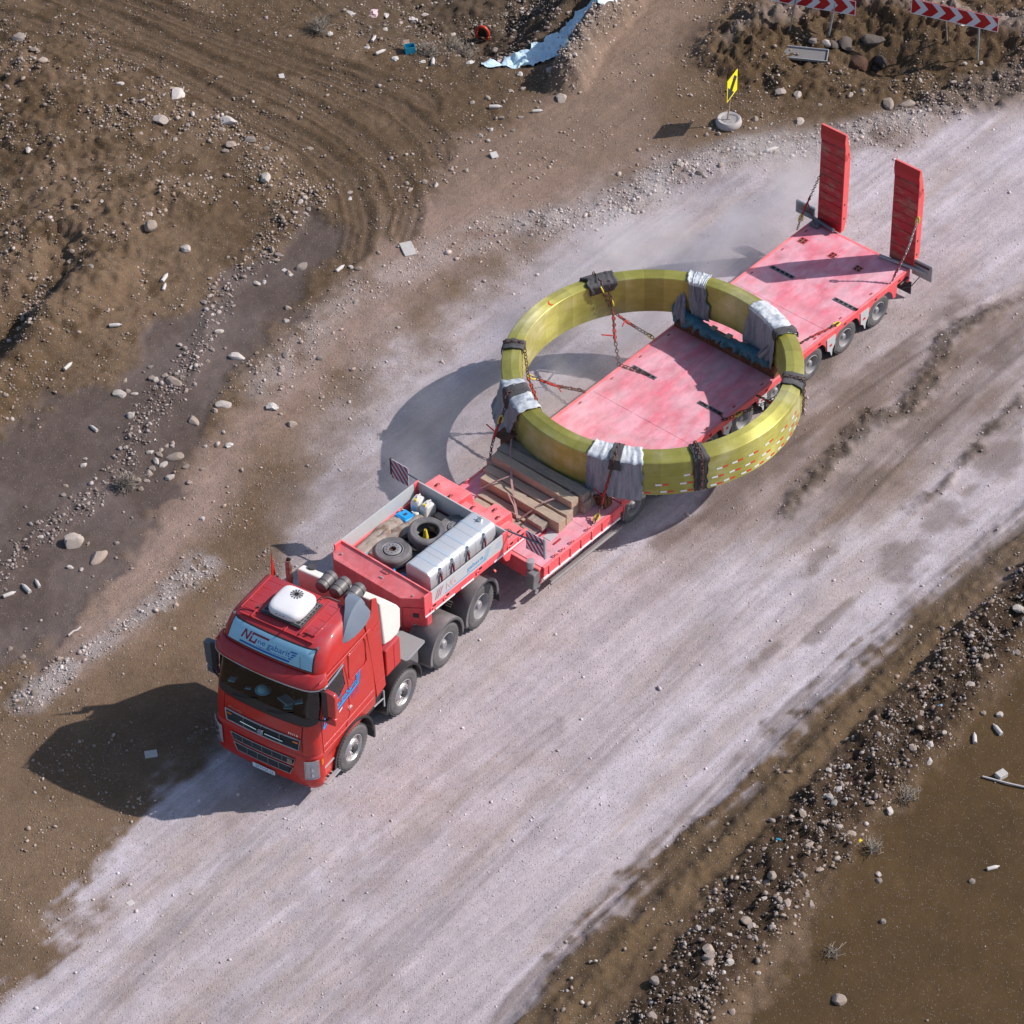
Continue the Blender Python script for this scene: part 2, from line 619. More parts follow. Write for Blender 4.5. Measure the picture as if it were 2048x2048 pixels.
def fbm(X, Y, s, o=4, g=0.5, sd=0):
    t, a, w = 0, 1.0, 0
    for k in range(o):
        t = t + a * vn(X, Y, s / 2 ** k, sd * 13.1 + k * 7.7, sd * 5.3 + k * 3.1)
        w += a
        a *= g
    return t / w


def ss(a, b, x):
    t = np.clip((x - a) / (b - a), 0, 1)
    return t * t * (3 - 2 * t)


def px(poly):
    return np.array([at(u, v) for u, v in poly])


def dline(X, Y, P):
    d = np.full(X.shape, 1e9)
    for (ax, ay), (bx, by) in zip(P[:-1], P[1:]):
        dx, dy = bx - ax, by - ay
        t = np.clip(((X - ax) * dx + (Y - ay) * dy) / (dx * dx + dy * dy + 1e-9), 0, 1)
        d = np.minimum(d, np.hypot(X - ax - t * dx, Y - ay - t * dy))
    return d


def sline(X, Y, P):
    """distance with sign: positive on the left of the line's direction"""
    d = np.full(X.shape, 1e9)
    sg = np.ones(X.shape)
    for (ax, ay), (bx, by) in zip(P[:-1], P[1:]):
        dx, dy = bx - ax, by - ay
        t = np.clip(((X - ax) * dx + (Y - ay) * dy) / (dx * dx + dy * dy + 1e-9), 0, 1)
        e = np.hypot(X - ax - t * dx, Y - ay - t * dy)
        c = np.sign(dx * (Y - ay) - dy * (X - ax))
        sg = np.where(e < d, c, sg)
        d = np.minimum(d, e)
    return d * sg


def sdpoly(X, Y, P):
    """positive inside"""
    Q = np.vstack([P, P[:1]])
    d = dline(X, Y, Q)
    ins = np.zeros(X.shape, bool)
    for (ax, ay), (bx, by) in zip(Q[:-1], Q[1:]):
        c = ((ay > Y) != (by > Y)) & (X < (bx - ax) * (Y - ay) / (by - ay + 1e-12) + ax)
        ins ^= c
    return np.where(ins, d, -d)


ROAD = px([(-300, 2350), (60, 1930), (130, 1830), (260, 1650), (340, 1560), (450, 1470), (560, 1330), (640, 1090), (700, 930), (790, 780),
           (930, 640), (1080, 530), (1200, 430), (1350, 365), (1560, 335), (1800, 285), (2048, 205), (2500, 60),
           (2600, 700), (2048, 1050), (1830, 1200), (1640, 1400), (1500, 1560), (1300, 1760), (1050, 2060), (750, 2400)])
SHOULDER = px([(-500, 1900), (0, 1470), (60, 1370), (180, 1230), (290, 1080), (400, 900), (480, 790), (620, 620),
               (760, 500), (860, 400), (960, 300), (1090, 190), (1190, 90), (1300, -80), (1590, -80), (1440, 120),
               (1420, 210), (1540, 260), (1700, 240), (2048, 120), (2500, 0), (2500, 900), (1400, 1500), (300, 1900), (-300, 2400)])
PINK = px([(900, 300), (1000, 260), (1250, 0), (1330, -80), (1480, -80), (1330, 150), (1300, 300), (1100, 420), (900, 560), (700, 720), (560, 860),
           (430, 1060), (330, 1180), (120, 1370), (100, 1290), (280, 1090), (400, 900), (560, 720), (800, 480)])
WET = px([(610, 400), (560, 470), (450, 560), (400, 640), (300, 690), (230, 750), (100, 800), (-100, 900), (-300, 1100),
          (-200, 1400), (60, 1330), (170, 1190), (280, 1050), (380, 900), (450, 790), (560, 660), (640, 560), (680, 470)])
MUD_R = px([(2600, 950), (2048, 1330), (1960, 1430), (1850, 1560), (1700, 1720), (1640, 1850), (1500, 2070),
            (1250, 2450), (3200, 2800)])
BERM = px([(2350, 950), (2150, 1110), (1990, 1270), (1850, 1430), (1700, 1590), (1570, 1740), (1460, 1880), (1360, 2020),
           (1180, 2280)])
RIDGE_R = px([(2300, 880), (2048, 1085), (1900, 1225), (1760, 1365), (1600, 1525), (1440, 1690), (1300, 1830),
              (1150, 1990), (960, 2250)])
CLODS = px([(2000, 610), (1900, 670), (1850, 760), (1800, 830), (1740, 835), (1700, 880), (1650, 930), (1590, 1000), (1570, 1020)])
CLODS2 = px([(2048, 790), (1960, 880), (1900, 960), (1830, 1020)])
PIT = px([(600, -160), (640, 0), (700, 50), (850, 118), (930, 140), (1020, 140), (1110, 90), (1160, 40), (1230, -60),
          (1330, -260), (900, -420), (600, -400)])
BANK_L = px([(1135, 165), (1150, 132), (1168, 100), (1195, 60), (1240, 10), (1300, -60), (1360, -120)])
ICEC = px([(1040, 100), (1085, 88), (1115, 62), (1135, 38), (1165, 10), (1205, -25)])
MOUND = px([(1470, 95), (1540, 45), (1640, 15), (1780, 20), (1900, 45), (2060, 75), (2300, 110)])
MOUND_S = px([(1480, 130), (1600, 165), (1750, 185), (1900, 195), (2060, 150), (2300, 60)])
ISLE = px([(1400, 130), (1450, 60), (1540, -20), (1700, -60), (2300, -60), (2500, 40), (2100, 190), (1900, 225),
           (1700, 200), (1480, 190)])
WIND_U = px([(1080, 445), (1200, 425), (1290, 375), (1380, 335), (1480, 300), (1640, 285), (1800, 245), (1950, 185), (2300, 60)])
WIND_L = px([(60, 1400), (140, 1330), (230, 1270), (330, 1200), (400, 1130)])
WIND_L2 = px([(540, 760), (640, 640), (760, 560), (900, 500), (1010, 450)])
STRIP = px([(620, 400), (560, 460), (500, 520), (450, 570), (410, 660), (370, 750), (310, 810), (270, 880), (240, 950), (150, 1020), (70, 1080),
            (0, 1150), (-100, 1250)])
STRIP2 = px([(200, 250), (330, 240), (450, 260), (520, 300), (540, 350), (610, 390)])
HILLS = [(60, 130, 1.9, 0.55), (10, 250, 2.2, 0.6), (130, 330, 2.6, 0.55), (250, 200, 1.6, 0.3), (30, 520, 2.4, 0.5), (180, 480, 2.0, 0.35),
         (280, 420, 1.6, 0.25), (110, 620, 1.5, 0.4), (380, 400, 0.9, 0.2), (520, 345, 0.8, 0.14), (600, 440, 0.8, 0.16), (-60, 800, 1.6, 0.4)]
RIDGE_L = px([(-60, 840), (0, 760), (80, 680), (150, 620), (220, 560)])
HOLLOW_L = px([(-60, 770), (0, 700), (60, 620), (110, 560), (120, 500)])
TRACKS = [[(-60, 20), (40, 45), (170, 90), (300, 130), (420, 190), (520, 240), (620, 290), (700, 360), (720, 450), (700, 560)],
          [(90, -20), (200, 30), (330, 90), (470, 150), (590, 200), (700, 265), (790, 340), (820, 420), (790, 520)],
          [(150, -20), (260, 15), (400, 60), (540, 110), (680, 160), (800, 215), (870, 280), (900, 360)],
          [(230, -20), (360, 35), (520, 90), (680, 140), (840, 190), (900, 250)]]
TRACK_PX = [px(t) for t in TRACKS]
TRACKS_R = [px(t) for t in (
    [(2100, 1000), (1900, 1160), (1700, 1330), (1540, 1480), (1380, 1650), (1240, 1790), (1050, 2000), (900, 2200)],
    [(2100, 1030), (1930, 1180), (1740, 1350), (1580, 1500), (1420, 1670), (1270, 1810), (1090, 2030), (950, 2200)],
    [(2100, 560), (1900, 650), (1760, 740), (1600, 860), (1540, 900)],
    [(2100, 640), (1950, 760), (1800, 900), (1650, 1060)],
    [(1500, 1180), (1300, 1400), (1050, 1650), (800, 1900), (600, 2100)],
    [(1100, 1450), (900, 1620), (700, 1800), (450, 2060)],
    [(620, 1560), (460, 1720), (300, 1900), (160, 2060)])]
PATCHES = [(1717, 789, .9, .5), (1792, 1125, .85, .55), (1888, 1022, .75, .5), (1938, 982, .5, .3), (1990, 926, .8, .45),
           (1450, 1000, 1.1, .45), (1560, 900, 1.4, .5), (1620, 740, 1.2, .35), (1530, 1310, .9, .16), (1660, 1240, 1.2, .2), (1480, 960, 1.3, .4),
           (1900, 620, 1.3, .5), (1800, 700, 1.3, .35), (2000, 700, 1.2, .6), (1850, 860, 1.3, .4), (1640, 1120, 1.0, .3),
           (1350, 1060, .6, .3), (1500, 790, 1, .5), (1730, 960, 1.2, .5), (2030, 820, 1.1, .5)]
ANG = R(48)
CA, SA = math.cos(ANG), math.sin(ANG)


def terrain(X, Y):
    """height and the masks of the materials, all from the survey lines"""
    U, V = X * CA + Y * SA, -X * SA + Y * CA              # along and across the road
    e1 = fbm(X, Y, 1.3, 4, .6, 1) - .5
    e2 = fbm(X, Y, .35, 3, .6, 2) - .5
    st = fbm(U / 7, V, .9, 5, .62, 3)                       # streaks along the road
    st2 = fbm(U / 12, V, .25, 4, .6, 4)
    kr = ss(3.5, 1.2, dline(X, Y, RIDGE_R))
    kr = np.maximum(kr, .75 * ss(55, 51, Y))
    road = ss(-.9 + .72 * kr, .7 - .5 * kr, sdpoly(X, Y, ROAD) - kr * .15 + e1 * (1.8 - 1.1 * kr) + e2 * .8 + (st - .5) * 1.0 + kr * (st2 - .5) * 1.3)
    sh = ss(-.5, .5, sdpoly(X, Y, SHOULDER) + e1 * 1.6 + e2 * .6)
    pink = ss(-.7, .7, sdpoly(X, Y, PINK) + e1 * 1.5 + e2 * .5)
    wet = ss(-.3, .3, sdpoly(X, Y, WET) + e1 * 2.0 + e2 * .5)
    mudr = ss(-.2, .25, sdpoly(X, Y, MUD_R) + e2 * .8)
    dB = dline(X, Y, BERM)
    berm = ss(1.05, .40, dB + e1 * .6 + e2 * .3)
    dRr = dline(X, Y, RIDGE_R)
    rr = ss(.85, .2, dRr + e1 * .8)
    wx, wy = X + e1 * .5, Y + (fbm(X, Y, 1.1, 3, .6, 44) - .5) * .6
    rg = 1 - np.abs(2 * fbm(wx, wy, .9, 5, .62, 45) - 1) * 3.0
    rg = np.clip(rg, -.5, 1) - .45
    rough = np.clip(1 - road - mudr * .9 - wet * .7, 0, 1)
    lump = fbm(X, Y, .55, 5, .62, 5) - .5
    lump2 = fbm(X, Y, .16, 3, .6, 6) - .5
    Z = (fbm(X, Y, 6, 3, .5, 8) - .5) * .10 * (1 - road) + lump * .02 + lump2 * .010
    Z += rough * (1 - sh * .75) * (lump * .07 + lump2 * .05)
    # berm and kerb of earth on the right
    Z += berm * (.20 + lump * .42 + lump2 * .16)
    Z += ss(.4, .05, dRr + e2 * .25) * (.07 + lump2 * .12)
    Z += ss(.28, .0, np.abs(dRr - .62) + e2 * .2) * (.05 + lump2 * .10)
    dC = np.minimum(dline(X, Y, CLODS), dline(X, Y, CLODS2) + .12)
    clod = ss(.38, .02, dC + e2 * .45 + e1 * .35)
    Z += clod * (.06 + lump2 * .20 + lump * .10)
    # left spoil heaps
    hills = np.zeros(X.shape)
    for (u, v, r, h) in HILLS:
        cx, cy = at(u, v)
        hills += h * np.exp(-(((X - cx) ** 2 + ((Y - cy) * 1.15) ** 2) / (r * r)))
    hmask = ss(.05, .3, hills) * (1 - wet * .8)
    Z += hills * (1 - wet * .6) * (.60 + .12 * rg + .20 * lump2)
    dl = dline(X, Y, RIDGE_L)
    Z += ss(.9, .1, dl + e1 * .4) * (.34 + lump * .35)
    dh = dline(X, Y, HOLLOW_L)
    Z -= ss(.7, .1, dh + e1 * .3) * .28
    Z -= wet * .05
    # pit at the top with its banks
    sp = sdpoly(X, Y, PIT)
    pit = ss(0, 2.6, sp + e1 * .6)
    Z -= pit * 1.5
    pitm = ss(-.5, .6, sp + e1 * 1.2)
    Z += pitm * (lump * .35 + lump2 * .12)
    bank = ss(.62, .05, dline(X, Y, BANK_L) + e1 * .35 + e2 * .2)
    Z += bank * (.80 + lump * .35 + lump2 * .25)
    dI = dline(X, Y, ICEC)
    Z -= .45 * ss(.85, .30, dI)
    # traffic island mound
    dm = dline(X, Y, MOUND)
    isle = ss(-.4, .4, sdpoly(X, Y, ISLE) + e1 * 1.0)
    Z += ss(1.7, .1, dm + e1 * .5) * (.45 + rg * .15 + lump2 * .15) * ss(-2.5, 0, X - 7.0 + 1.5)
    Z += isle * (rg * .10 + lump2 * .15)
    ds = dline(X, Y, MOUND_S)
    Z += ss(.7, .1, ds + e1 * .6) * (.12 + lump * .25)
    hx, hy = at(1770, 120)
    Z -= .50 * np.exp(-(((X - hx) / .8) ** 2 + ((Y - hy) / .5) ** 2))
    # windrows
    w = ss(.8, .1, dline(X, Y, WIND_U) + e1 * .6)
    Z += w * (.05 + lump * .10 + lump2 * .06)
    wl = ss(.55, .05, dline(X, Y, WIND_L) + e1 * .6 + e2 * .3)
    wl2 = ss(.9, .05, dline(X, Y, WIND_L2) + e1 * .9)
    strip = ss(.55, .08, dline(X, Y, STRIP) + e1 * .6 + e2 * .3)
    strip2 = ss(1.0, .1, dline(X, Y, STRIP2) + e1 * .8 + e2 * .3)
    Z += (strip + strip2 * .6) * (.03 + lump2 * .07 + lump * .08) + wl * (.02 + lump2 * .03)
    # ruts
    trk = np.zeros(X.shape)
    lin = np.zeros(X.shape)
    for P in TRACK_PX:
        s = sline(X, Y, P)
        d = np.abs(s)
        nz = fbm(X, Y, .5, 4, .65, 11) - .5
        endf = ss(0, 1.2, np.hypot(X - P[-1][0], Y - P[-1][1]))
        d = d + (1 - endf) * .6
        band = ss(.34, .20, d + nz * .15)
        fine = .5 + .5 * np.sin(s * 30 + nz * 2.5)
        lin = np.maximum(lin, ss(.62, .42, d + nz * .2) * (fine * .6 + .9 * ss(.10, .0, np.abs(d - .36) + nz * .12)))
        Z += -.022 * band + .020 * ss(.16, .0, np.abs(d - .40) + nz * .25) + ss(.55, .4, d) * (fine - .5) * .016
        trk = np.maximum(trk, band)
    lin2 = np.zeros(X.shape)
    for i, P in enumerate(TRACKS_R):
        s = sline(X, Y, P)
        d = np.abs(s)
        nz = fbm(X, Y, .7, 3, .6, 12 + i) - .5
        k = .012 if i < 4 else .004
        Z += -k * ss(.25, .12, d + nz * .1) + k * 1.2 * ss(.12, 0, np.abs(d - .28) + nz * .1)
        lin2 = np.maximum(lin2, (.75 if i < 2 else .4 if i < 4 else .25) * ss(.14, .03, np.abs(d - .24) + nz * .16) * ss(.25, .55, fbm(X, Y, 1.6, 3, .6, 70 + i)))
        lin2 = np.maximum(lin2, (.5 if i < 2 else .25) * ss(.10, .02, np.abs(d - .05) + nz * .12))
    Z += road * (st2 - .5) * .012
    pat = np.zeros(X.shape)
    for (u, v, a, b) in PATCHES:
        cx, cy = at(u, v)
        du, dv = (X - cx) * CA + (Y - cy) * SA, -(X - cx) * SA + (Y - cy) * CA
        q = np.hypot(du / a, dv / b)
        pat = np.maximum(pat, ss(1.25, .35, q + e1 * 1.9 + e2 * 1.1 + (st2 - .5) * .8))
    # brown tint zone of the road right of the trailer
    bx, by = at(1740, 860)
    du, dv = (X - bx) * CA + (Y - by) * SA, -(X - bx) * SA + (Y - by) * CA
    brown = ss(1.2, .55, np.hypot(du / 7.0, dv / 2.3) + (st - .5) * .9 + e1 * .5)
    return Z, dict(road=road, sh=sh, pink=pink, wet=wet, mudr=mudr, berm=berm, rr=rr, rough=rough, clod=clod, hills=hmask, pit=pitm,
                   bank=bank, isle=isle, w=w, wl=wl, wl2=wl2, strip=strip, strip2=strip2, trk=trk, lin=np.clip(lin, 0, 1), lin2=lin2, pat=pat, brown=brown,
                   st=st, st2=st2, e1=e1, e2=e2, lump=lump, ds=ss(.7, .1, ds + e1 * .6))


def geo_steps(a, n, q):
    o, s = [], .5
    for _ in range(n):
        a += s
        o.append(a)
        s *= q
    return np.array(o)


GS = 0.06
gx = np.arange(-16.2, 16.2, GS)
gy = np.arange(41.5, 86.5, GS)
gx = np.concatenate([-(geo_steps(16.2, 22, 1.35))[::-1], gx, geo_steps(gx[-1], 22, 1.35)])
gy = np.concatenate([41.5 - (geo_steps(0, 22, 1.35))[::-1], gy, geo_steps(gy[-1], 22, 1.35)])
GX, GY = np.meshgrid(gx, gy, indexing='ij')
GZ, MK = terrain(GX, GY)
fade = ss(60, 25, np.hypot(GX, GY - 62))
GZ = GZ * fade

# colours of the materials (albedo)
def lerp(a, b, t):
    return a + (b - a) * t[..., None]


def ccol(r, g, b):
    return np.array([r, g, b])


N1 = fbm(GX, GY, 2.6, 5, .6, 21)
N2 = fbm(GX, GY, .5, 4, .65, 22)
C = np.broadcast_to(ccol(.120, .079, .047), GX.shape + (3,)).copy()
C = lerp(C, ccol(.172, .116, .074), ss(.40, .62, N1))
C = lerp(C, ccol(.082, .052, .028), ss(.56, .70, N2) * .8)
C = lerp(C, ccol(.195, .132, .086), MK['sh'] * (.55 + .45 * ss(.35, .65, N1)))
C = lerp(C, ccol(.33, .238, .200), MK['pink'] * .9 * ss(76, 68, GY))
C = lerp(C, ccol(.25, .178, .138), MK['pink'] * .85 * ss(68, 76, GY))
C = lerp(C, ccol(.36, .30, .29), ss(-1.9, .2, sdpoly(GX, GY, ROAD) + MK['e1'] * 2.2) * MK['sh'] * .8 * ss(53, 58, GY))
RC = lerp(np.broadcast_to(ccol(.475, .418, .442), GX.shape + (3,)).copy(), ccol(.53, .485, .53), ss(.42, .62, MK['st']))
RC = lerp(RC, ccol(.42, .35, .33), ss(.50, .70, fbm((GX * CA + GY * SA) / 6, -GX * SA + GY * CA, .8, 5, .62, 31)) * .6)
RC = lerp(RC, ccol(.38, .34, .37), ss(.52, .66, MK['st2']) * .4)
RC = lerp(RC, ccol(.36, .28, .25), ss(.58, .72, fbm(GX, GY, 1.8, 5, .62, 52)) * .3)
RC = lerp(RC, ccol(.23, .175, .15), MK['brown'] * (.60 + .40 * ss(.42, .58, fbm((GX * CA + GY * SA) / 5, -GX * SA + GY * CA, 1.0, 5, .6, 61))))
C = lerp(C, RC, MK['road'])
C = lerp(C, ccol(.175, .135, .120), MK['pat'] * .66)
C = lerp(C, ccol(.42, .38, .38), np.clip(MK['w'] * .6 + MK['wl'] * .75 + MK['wl2'] * .35, 0, 1) * ss(.35, .6, N2 + .1))
C = lerp(C, ccol(.105, .079, .070), MK['wet'] * .92)
C = lerp(C, ccol(.150, .118, .108), MK['wet'] * ss(.5, .68, N1) * .7)
C = lerp(C, ccol(.090, .056, .026), MK['mudr'])
C = lerp(C, ccol(.072, .046, .022), MK['mudr'] * ss(.40, .65, N1) * .7)
C = lerp(C, ccol(.135, .090, .050), np.clip(MK['rr'], 0, 1) * .85)
C = lerp(C, ccol(.058, .037, .023), MK['berm'] * .92)
C = lerp(C, ccol(.070, .050, .034), MK['clod'] * .8)
C = lerp(C, ccol(.070, .045, .024), MK['hills'] * ss(.44, .62, N2) * .6)
C = lerp(C, ccol(.080, .058, .040), MK['pit'] * .8)
C = lerp(C, ccol(.088, .056, .028), MK['isle'] * .75)
C = lerp(C, ccol(.27, .22, .19), MK['isle'] * ss(.3, .6, N1) * ss(.5, .0, dline(GX, GY, MOUND) - .1) * .8)
C = lerp(C, ccol(.16, .125, .105), MK['bank'] * .85)
C = lerp(C, ccol(.085, .060, .042), MK['lin2'] * .75)
C = lerp(C, ccol(.145, .098, .064), MK['trk'] * .6)
C = lerp(C, ccol(.052, .033, .018), MK['lin'] * (.45 + .4 * ss(.4, .6, N1)))
C = C * (1 + (N2 - .5)[..., None] * .35)
WETR = np.clip(MK['wet'] * .75 + MK['pat'] * .5, 0, 1)

# a pale spill of salt-white dust on the darker ground near the truck's shadow
nX, nY = GX.shape
verts = np.stack([GX, GY, GZ], -1).reshape(-1, 3)
ii = np.arange(nX * nY).reshape(nX, nY)
quads = np.stack([ii[:-1, :-1], ii[1:, :-1], ii[1:, 1:], ii[:-1, 1:]], -1).reshape(-1, 4)
gme = bpy.data.meshes.new('ground')
gme.vertices.add(len(verts))
gme.vertices.foreach_set('co', verts.astype(np.float32).ravel())
gme.loops.add(quads.size)
gme.loops.foreach_set('vertex_index', quads.astype(np.int32).ravel())
gme.polygons.add(len(quads))
gme.polygons.foreach_set('loop_start', np.arange(0, quads.size, 4, dtype=np.int32))
gme.polygons.foreach_set('loop_total', np.full(len(quads), 4, dtype=np.int32))
gme.polygons.foreach_set('use_smooth', np.ones(len(quads), bool))
gme.update(calc_edges=True)
ca = gme.color_attributes.new('earth', 'FLOAT_COLOR', 'POINT')
col4 = np.ones((nX * nY, 4), np.float32)
col4[:, :3] = np.clip(C, .01, .8).reshape(-1, 3)
col4[:, 3] = WETR.reshape(-1)
ca.data.foreach_set('color', col4.ravel())
at2 = gme.attributes.new('grit', 'FLOAT', 'POINT')
at2.data.foreach_set('value', np.clip(MK['road'] * .62 + (1 - MK['road']) * .85 + MK['berm'] * .5 + MK['wl'] + MK['w'] - MK['wet'] * .30
                                      - MK['mudr'] * .45, .1, 1.3).reshape(-1).astype(np.float32))
at3 = gme.attributes.new('track', 'FLOAT', 'POINT')
at3.data.foreach_set('value', np.clip(MK['road'] + MK['pink'] * 1.0 + MK['rr'] * .5, 0, 1).reshape(-1).astype(np.float32))
ground = bpy.data.objects.new('ground', gme)
COL.objects.link(ground)
tag(ground, 'unpaved gravel road and brown earth yard crossed by wheel tracks', None, None, 'structure')


def ground_mat():
    m = bpy.data.materials.new('earth')
    m.use_nodes = True
    nt = m.node_tree
    b = nt.nodes['Principled BSDF']
    L = nt.links.new
    tc = nd(nt, 'ShaderNodeTexCoord')
    a = nd(nt, 'ShaderNodeAttribute', attribute_name='earth')
    g = nd(nt, 'ShaderNodeAttribute', attribute_name='grit')
    cur = a.outputs['Color']
    for (sc, dt, lo, hi, amt) in ((9.0, 6.0, .82, 1.18, 1.0), (40.0, 5.0, .66, 1.32, 1.0)):
        n = nd(nt, 'ShaderNodeTexNoise', Scale=sc, Detail=dt, Roughness=0.7)
        L(tc.outputs['Object'], n.inputs['Vector'])
        mr = nd(nt, 'ShaderNodeMapRange')
        mr.inputs['From Min'].default_value = .28
        mr.inputs['From Max'].default_value = .72
        mr.inputs['To Min'].default_value = lo
        mr.inputs['To Max'].default_value = hi
        L(n.outputs['Fac'], mr.inputs['Value'])
        mx = nd(nt, 'ShaderNodeMix', data_type='RGBA', blend_type='MULTIPLY')
        gm = nd(nt, 'ShaderNodeMath', operation='MULTIPLY')
        gm.use_clamp = True
        gm.inputs[1].default_value = amt
        L(g.outputs['Fac'], gm.inputs[0])
        L(gm.outputs[0], mx.inputs[0])
        L(cur, mx.inputs[6])
        L(mr.outputs[0], mx.inputs[7])
        cur = mx.outputs[2]
    # long tyre streaks along the road
    tk = nd(nt, 'ShaderNodeAttribute', attribute_name='track')
    m1 = nd(nt, 'ShaderNodeMapping')
    m1.inputs['Rotation'].default_value = (0, 0, -ANG)
    L(tc.outputs['Object'], m1.inputs['Vector'])
    m2 = nd(nt, 'ShaderNodeMapping')
    m2.inputs['Scale'].default_value = (.22, 5.0, 1)
    L(m1.outputs[0], m2.inputs['Vector'])
    n = nd(nt, 'ShaderNodeTexNoise', Scale=1.0, Detail=9.0, Roughness=0.7, Distortion=.25)
    L(m2.outputs[0], n.inputs['Vector'])
    mr = nd(nt, 'ShaderNodeMapRange')
    mr.inputs['From Min'].default_value = .32
    mr.inputs['From Max'].default_value = .68
    mr.inputs['To Min'].default_value = .86
    mr.inputs['To Max'].default_value = 1.11
    L(n.outputs['Fac'], mr.inputs['Value'])
    mx = nd(nt, 'ShaderNodeMix', data_type='RGBA', blend_type='MULTIPLY')
    L(tk.outputs['Fac'], mx.inputs[0])
    L(cur, mx.inputs[6])
    L(mr.outputs[0], mx.inputs[7])
    cur = mx.outputs[2]
    # pebbles pressed into the surface
    vo = nd(nt, 'ShaderNodeTexVoronoi', Scale=26.0, Randomness=1.0)
    L(tc.outputs['Object'], vo.inputs['Vector'])
    sep = nd(nt, 'ShaderNodeSeparateColor')
    L(vo.outputs['Color'], sep.inputs[0])
    th = nd(nt, 'ShaderNodeMath', operation='GREATER_THAN')
    th.inputs[1].default_value = .78
    L(sep.outputs[0], th.inputs[0])
    dm = nd(nt, 'ShaderNodeMapRange')
    dm.inputs['From Min'].default_value = .40
    dm.inputs['From Max'].default_value = .25
    L(vo.outputs['Distance'], dm.inputs['Value'])
    pm = nd(nt, 'ShaderNodeMath', operation='MULTIPLY')
    L(th.outputs[0], pm.inputs[0])
    L(dm.outputs[0], pm.inputs[1])
    pm2 = nd(nt, 'ShaderNodeMath', operation='MULTIPLY')
    pm2.use_clamp = True
    L(pm.outputs[0], pm2.inputs[0])
    L(g.outputs['Fac'], pm2.inputs[1])
    pc = nd(nt, 'ShaderNodeMix', data_type='RGBA')
    L(sep.outputs[1], pc.inputs[0])
    pc.inputs[6].default_value = (.12, .10, .09, 1)
    pc.inputs[7].default_value = (.36, .32, .30, 1)
    mx = nd(nt, 'ShaderNodeMix', data_type='RGBA')
    L(pm2.outputs[0], mx.inputs[0])
    L(cur, mx.inputs[6])
    L(pc.outputs[2], mx.inputs[7])
    cur = mx.outputs[2]
    L(cur, b.inputs['Base Color'])
    ra = nd(nt, 'ShaderNodeMapRange')
    ra.inputs['To Min'].default_value = .93
    ra.inputs['To Max'].default_value = .48
    L(a.outputs['Alpha'], ra.inputs['Value'])
    L(ra.outputs[0], b.inputs['Roughness'])
    b.inputs['Specular IOR Level'].default_value = .18
    n = nd(nt, 'ShaderNodeTexNoise', Scale=24.0, Detail=8.0, Roughness=.72)
    L(tc.outputs['Object'], n.inputs['Vector'])
    ad = nd(nt, 'ShaderNodeMath', operation='MULTIPLY_ADD')
    L(pm2.outputs[0], ad.inputs[0])
    ad.inputs[1].default_value = .45
    L(n.outputs['Fac'], ad.inputs[2])
    sm = nd(nt, 'ShaderNodeMath', operation='MULTIPLY')
    L(g.outputs['Fac'], sm.inputs[1])
    L(ad.outputs[0], sm.inputs[0])
    bu = nd(nt, 'ShaderNodeBump', Distance=.035)
    bu.inputs['Strength'].default_value = .9
    L(sm.outputs[0], bu.inputs['Height'])
    L(bu.outputs[0], b.inputs['Normal'])
    return m


gme.materials.append(ground_mat())


def hz(x, y):
    """ground height under a point"""
    i = int(np.clip(np.searchsorted(gx, x), 1, nX - 2))
    j = int(np.clip(np.searchsorted(gy, y), 1, nY - 2))
    return float(GZ[i, j])


# ------------------------------------------------------------------ gravel and stones
def stone_mat():
    m = bpy.data.materials.new('stone')
    m.use_nodes = True
    nt = m.node_tree
    b = nt.nodes['Principled BSDF']
    L = nt.links.new
    a = nd(nt, 'ShaderNodeAttribute', attribute_name='tone')
    tc = nd(nt, 'ShaderNodeTexCoord')
    n = nd(nt, 'ShaderNodeTexNoise', Scale=16.0, Detail=5.0, Roughness=.65)
    L(tc.outputs['Object'], n.inputs['Vector'])
    mr = nd(nt, 'ShaderNodeMapRange')
    mr.inputs['To Min'].default_value = .70
    mr.inputs['To Max'].default_value = 1.25
    L(n.outputs['Fac'], mr.inputs['Value'])
    mx = nd(nt, 'ShaderNodeMix', data_type='RGBA', blend_type='MULTIPLY')
    mx.inputs[0].default_value = 1
    L(a.outputs['Color'], mx.inputs[6])
    L(mr.outputs[0], mx.inputs[7])
    L(mx.outputs[2], b.inputs['Base Color'])
    b.inputs['Roughness'].default_value = .85
    bu = nd(nt, 'ShaderNodeBump', Distance=.02)
    L(n.outputs['Fac'], bu.inputs['Height'])
    L(bu.outputs[0], b.inputs['Normal'])
    return m


STONE = stone_mat()


def ico(sub):
    bm = bmesh.new()
    bmesh.ops.create_icosphere(bm, subdivisions=sub, radius=1.0)
    v = np.array([x.co[:] for x in bm.verts])
    f = np.array([[q.index for q in x.verts] for x in bm.faces])
    bm.free()
    return v, f


def rock_shape(sub, seed):
    """rounded river cobble or angular block: a sphere cut by random planes"""
    r = np.random.default_rng(seed)
    v, f = ico(sub)
    v = v.copy()
    for _ in range(12 if sub > 1 else 5):
        n = r.normal(size=3)
        n /= np.linalg.norm(n)
        d = r.uniform(.58, .90)
        h = v @ n
        v -= np.where(h > d, (h - d) * .96, 0)[:, None] * n
    v += r.normal(size=v.shape) * (.012 if sub > 1 else .05)
    return v, f


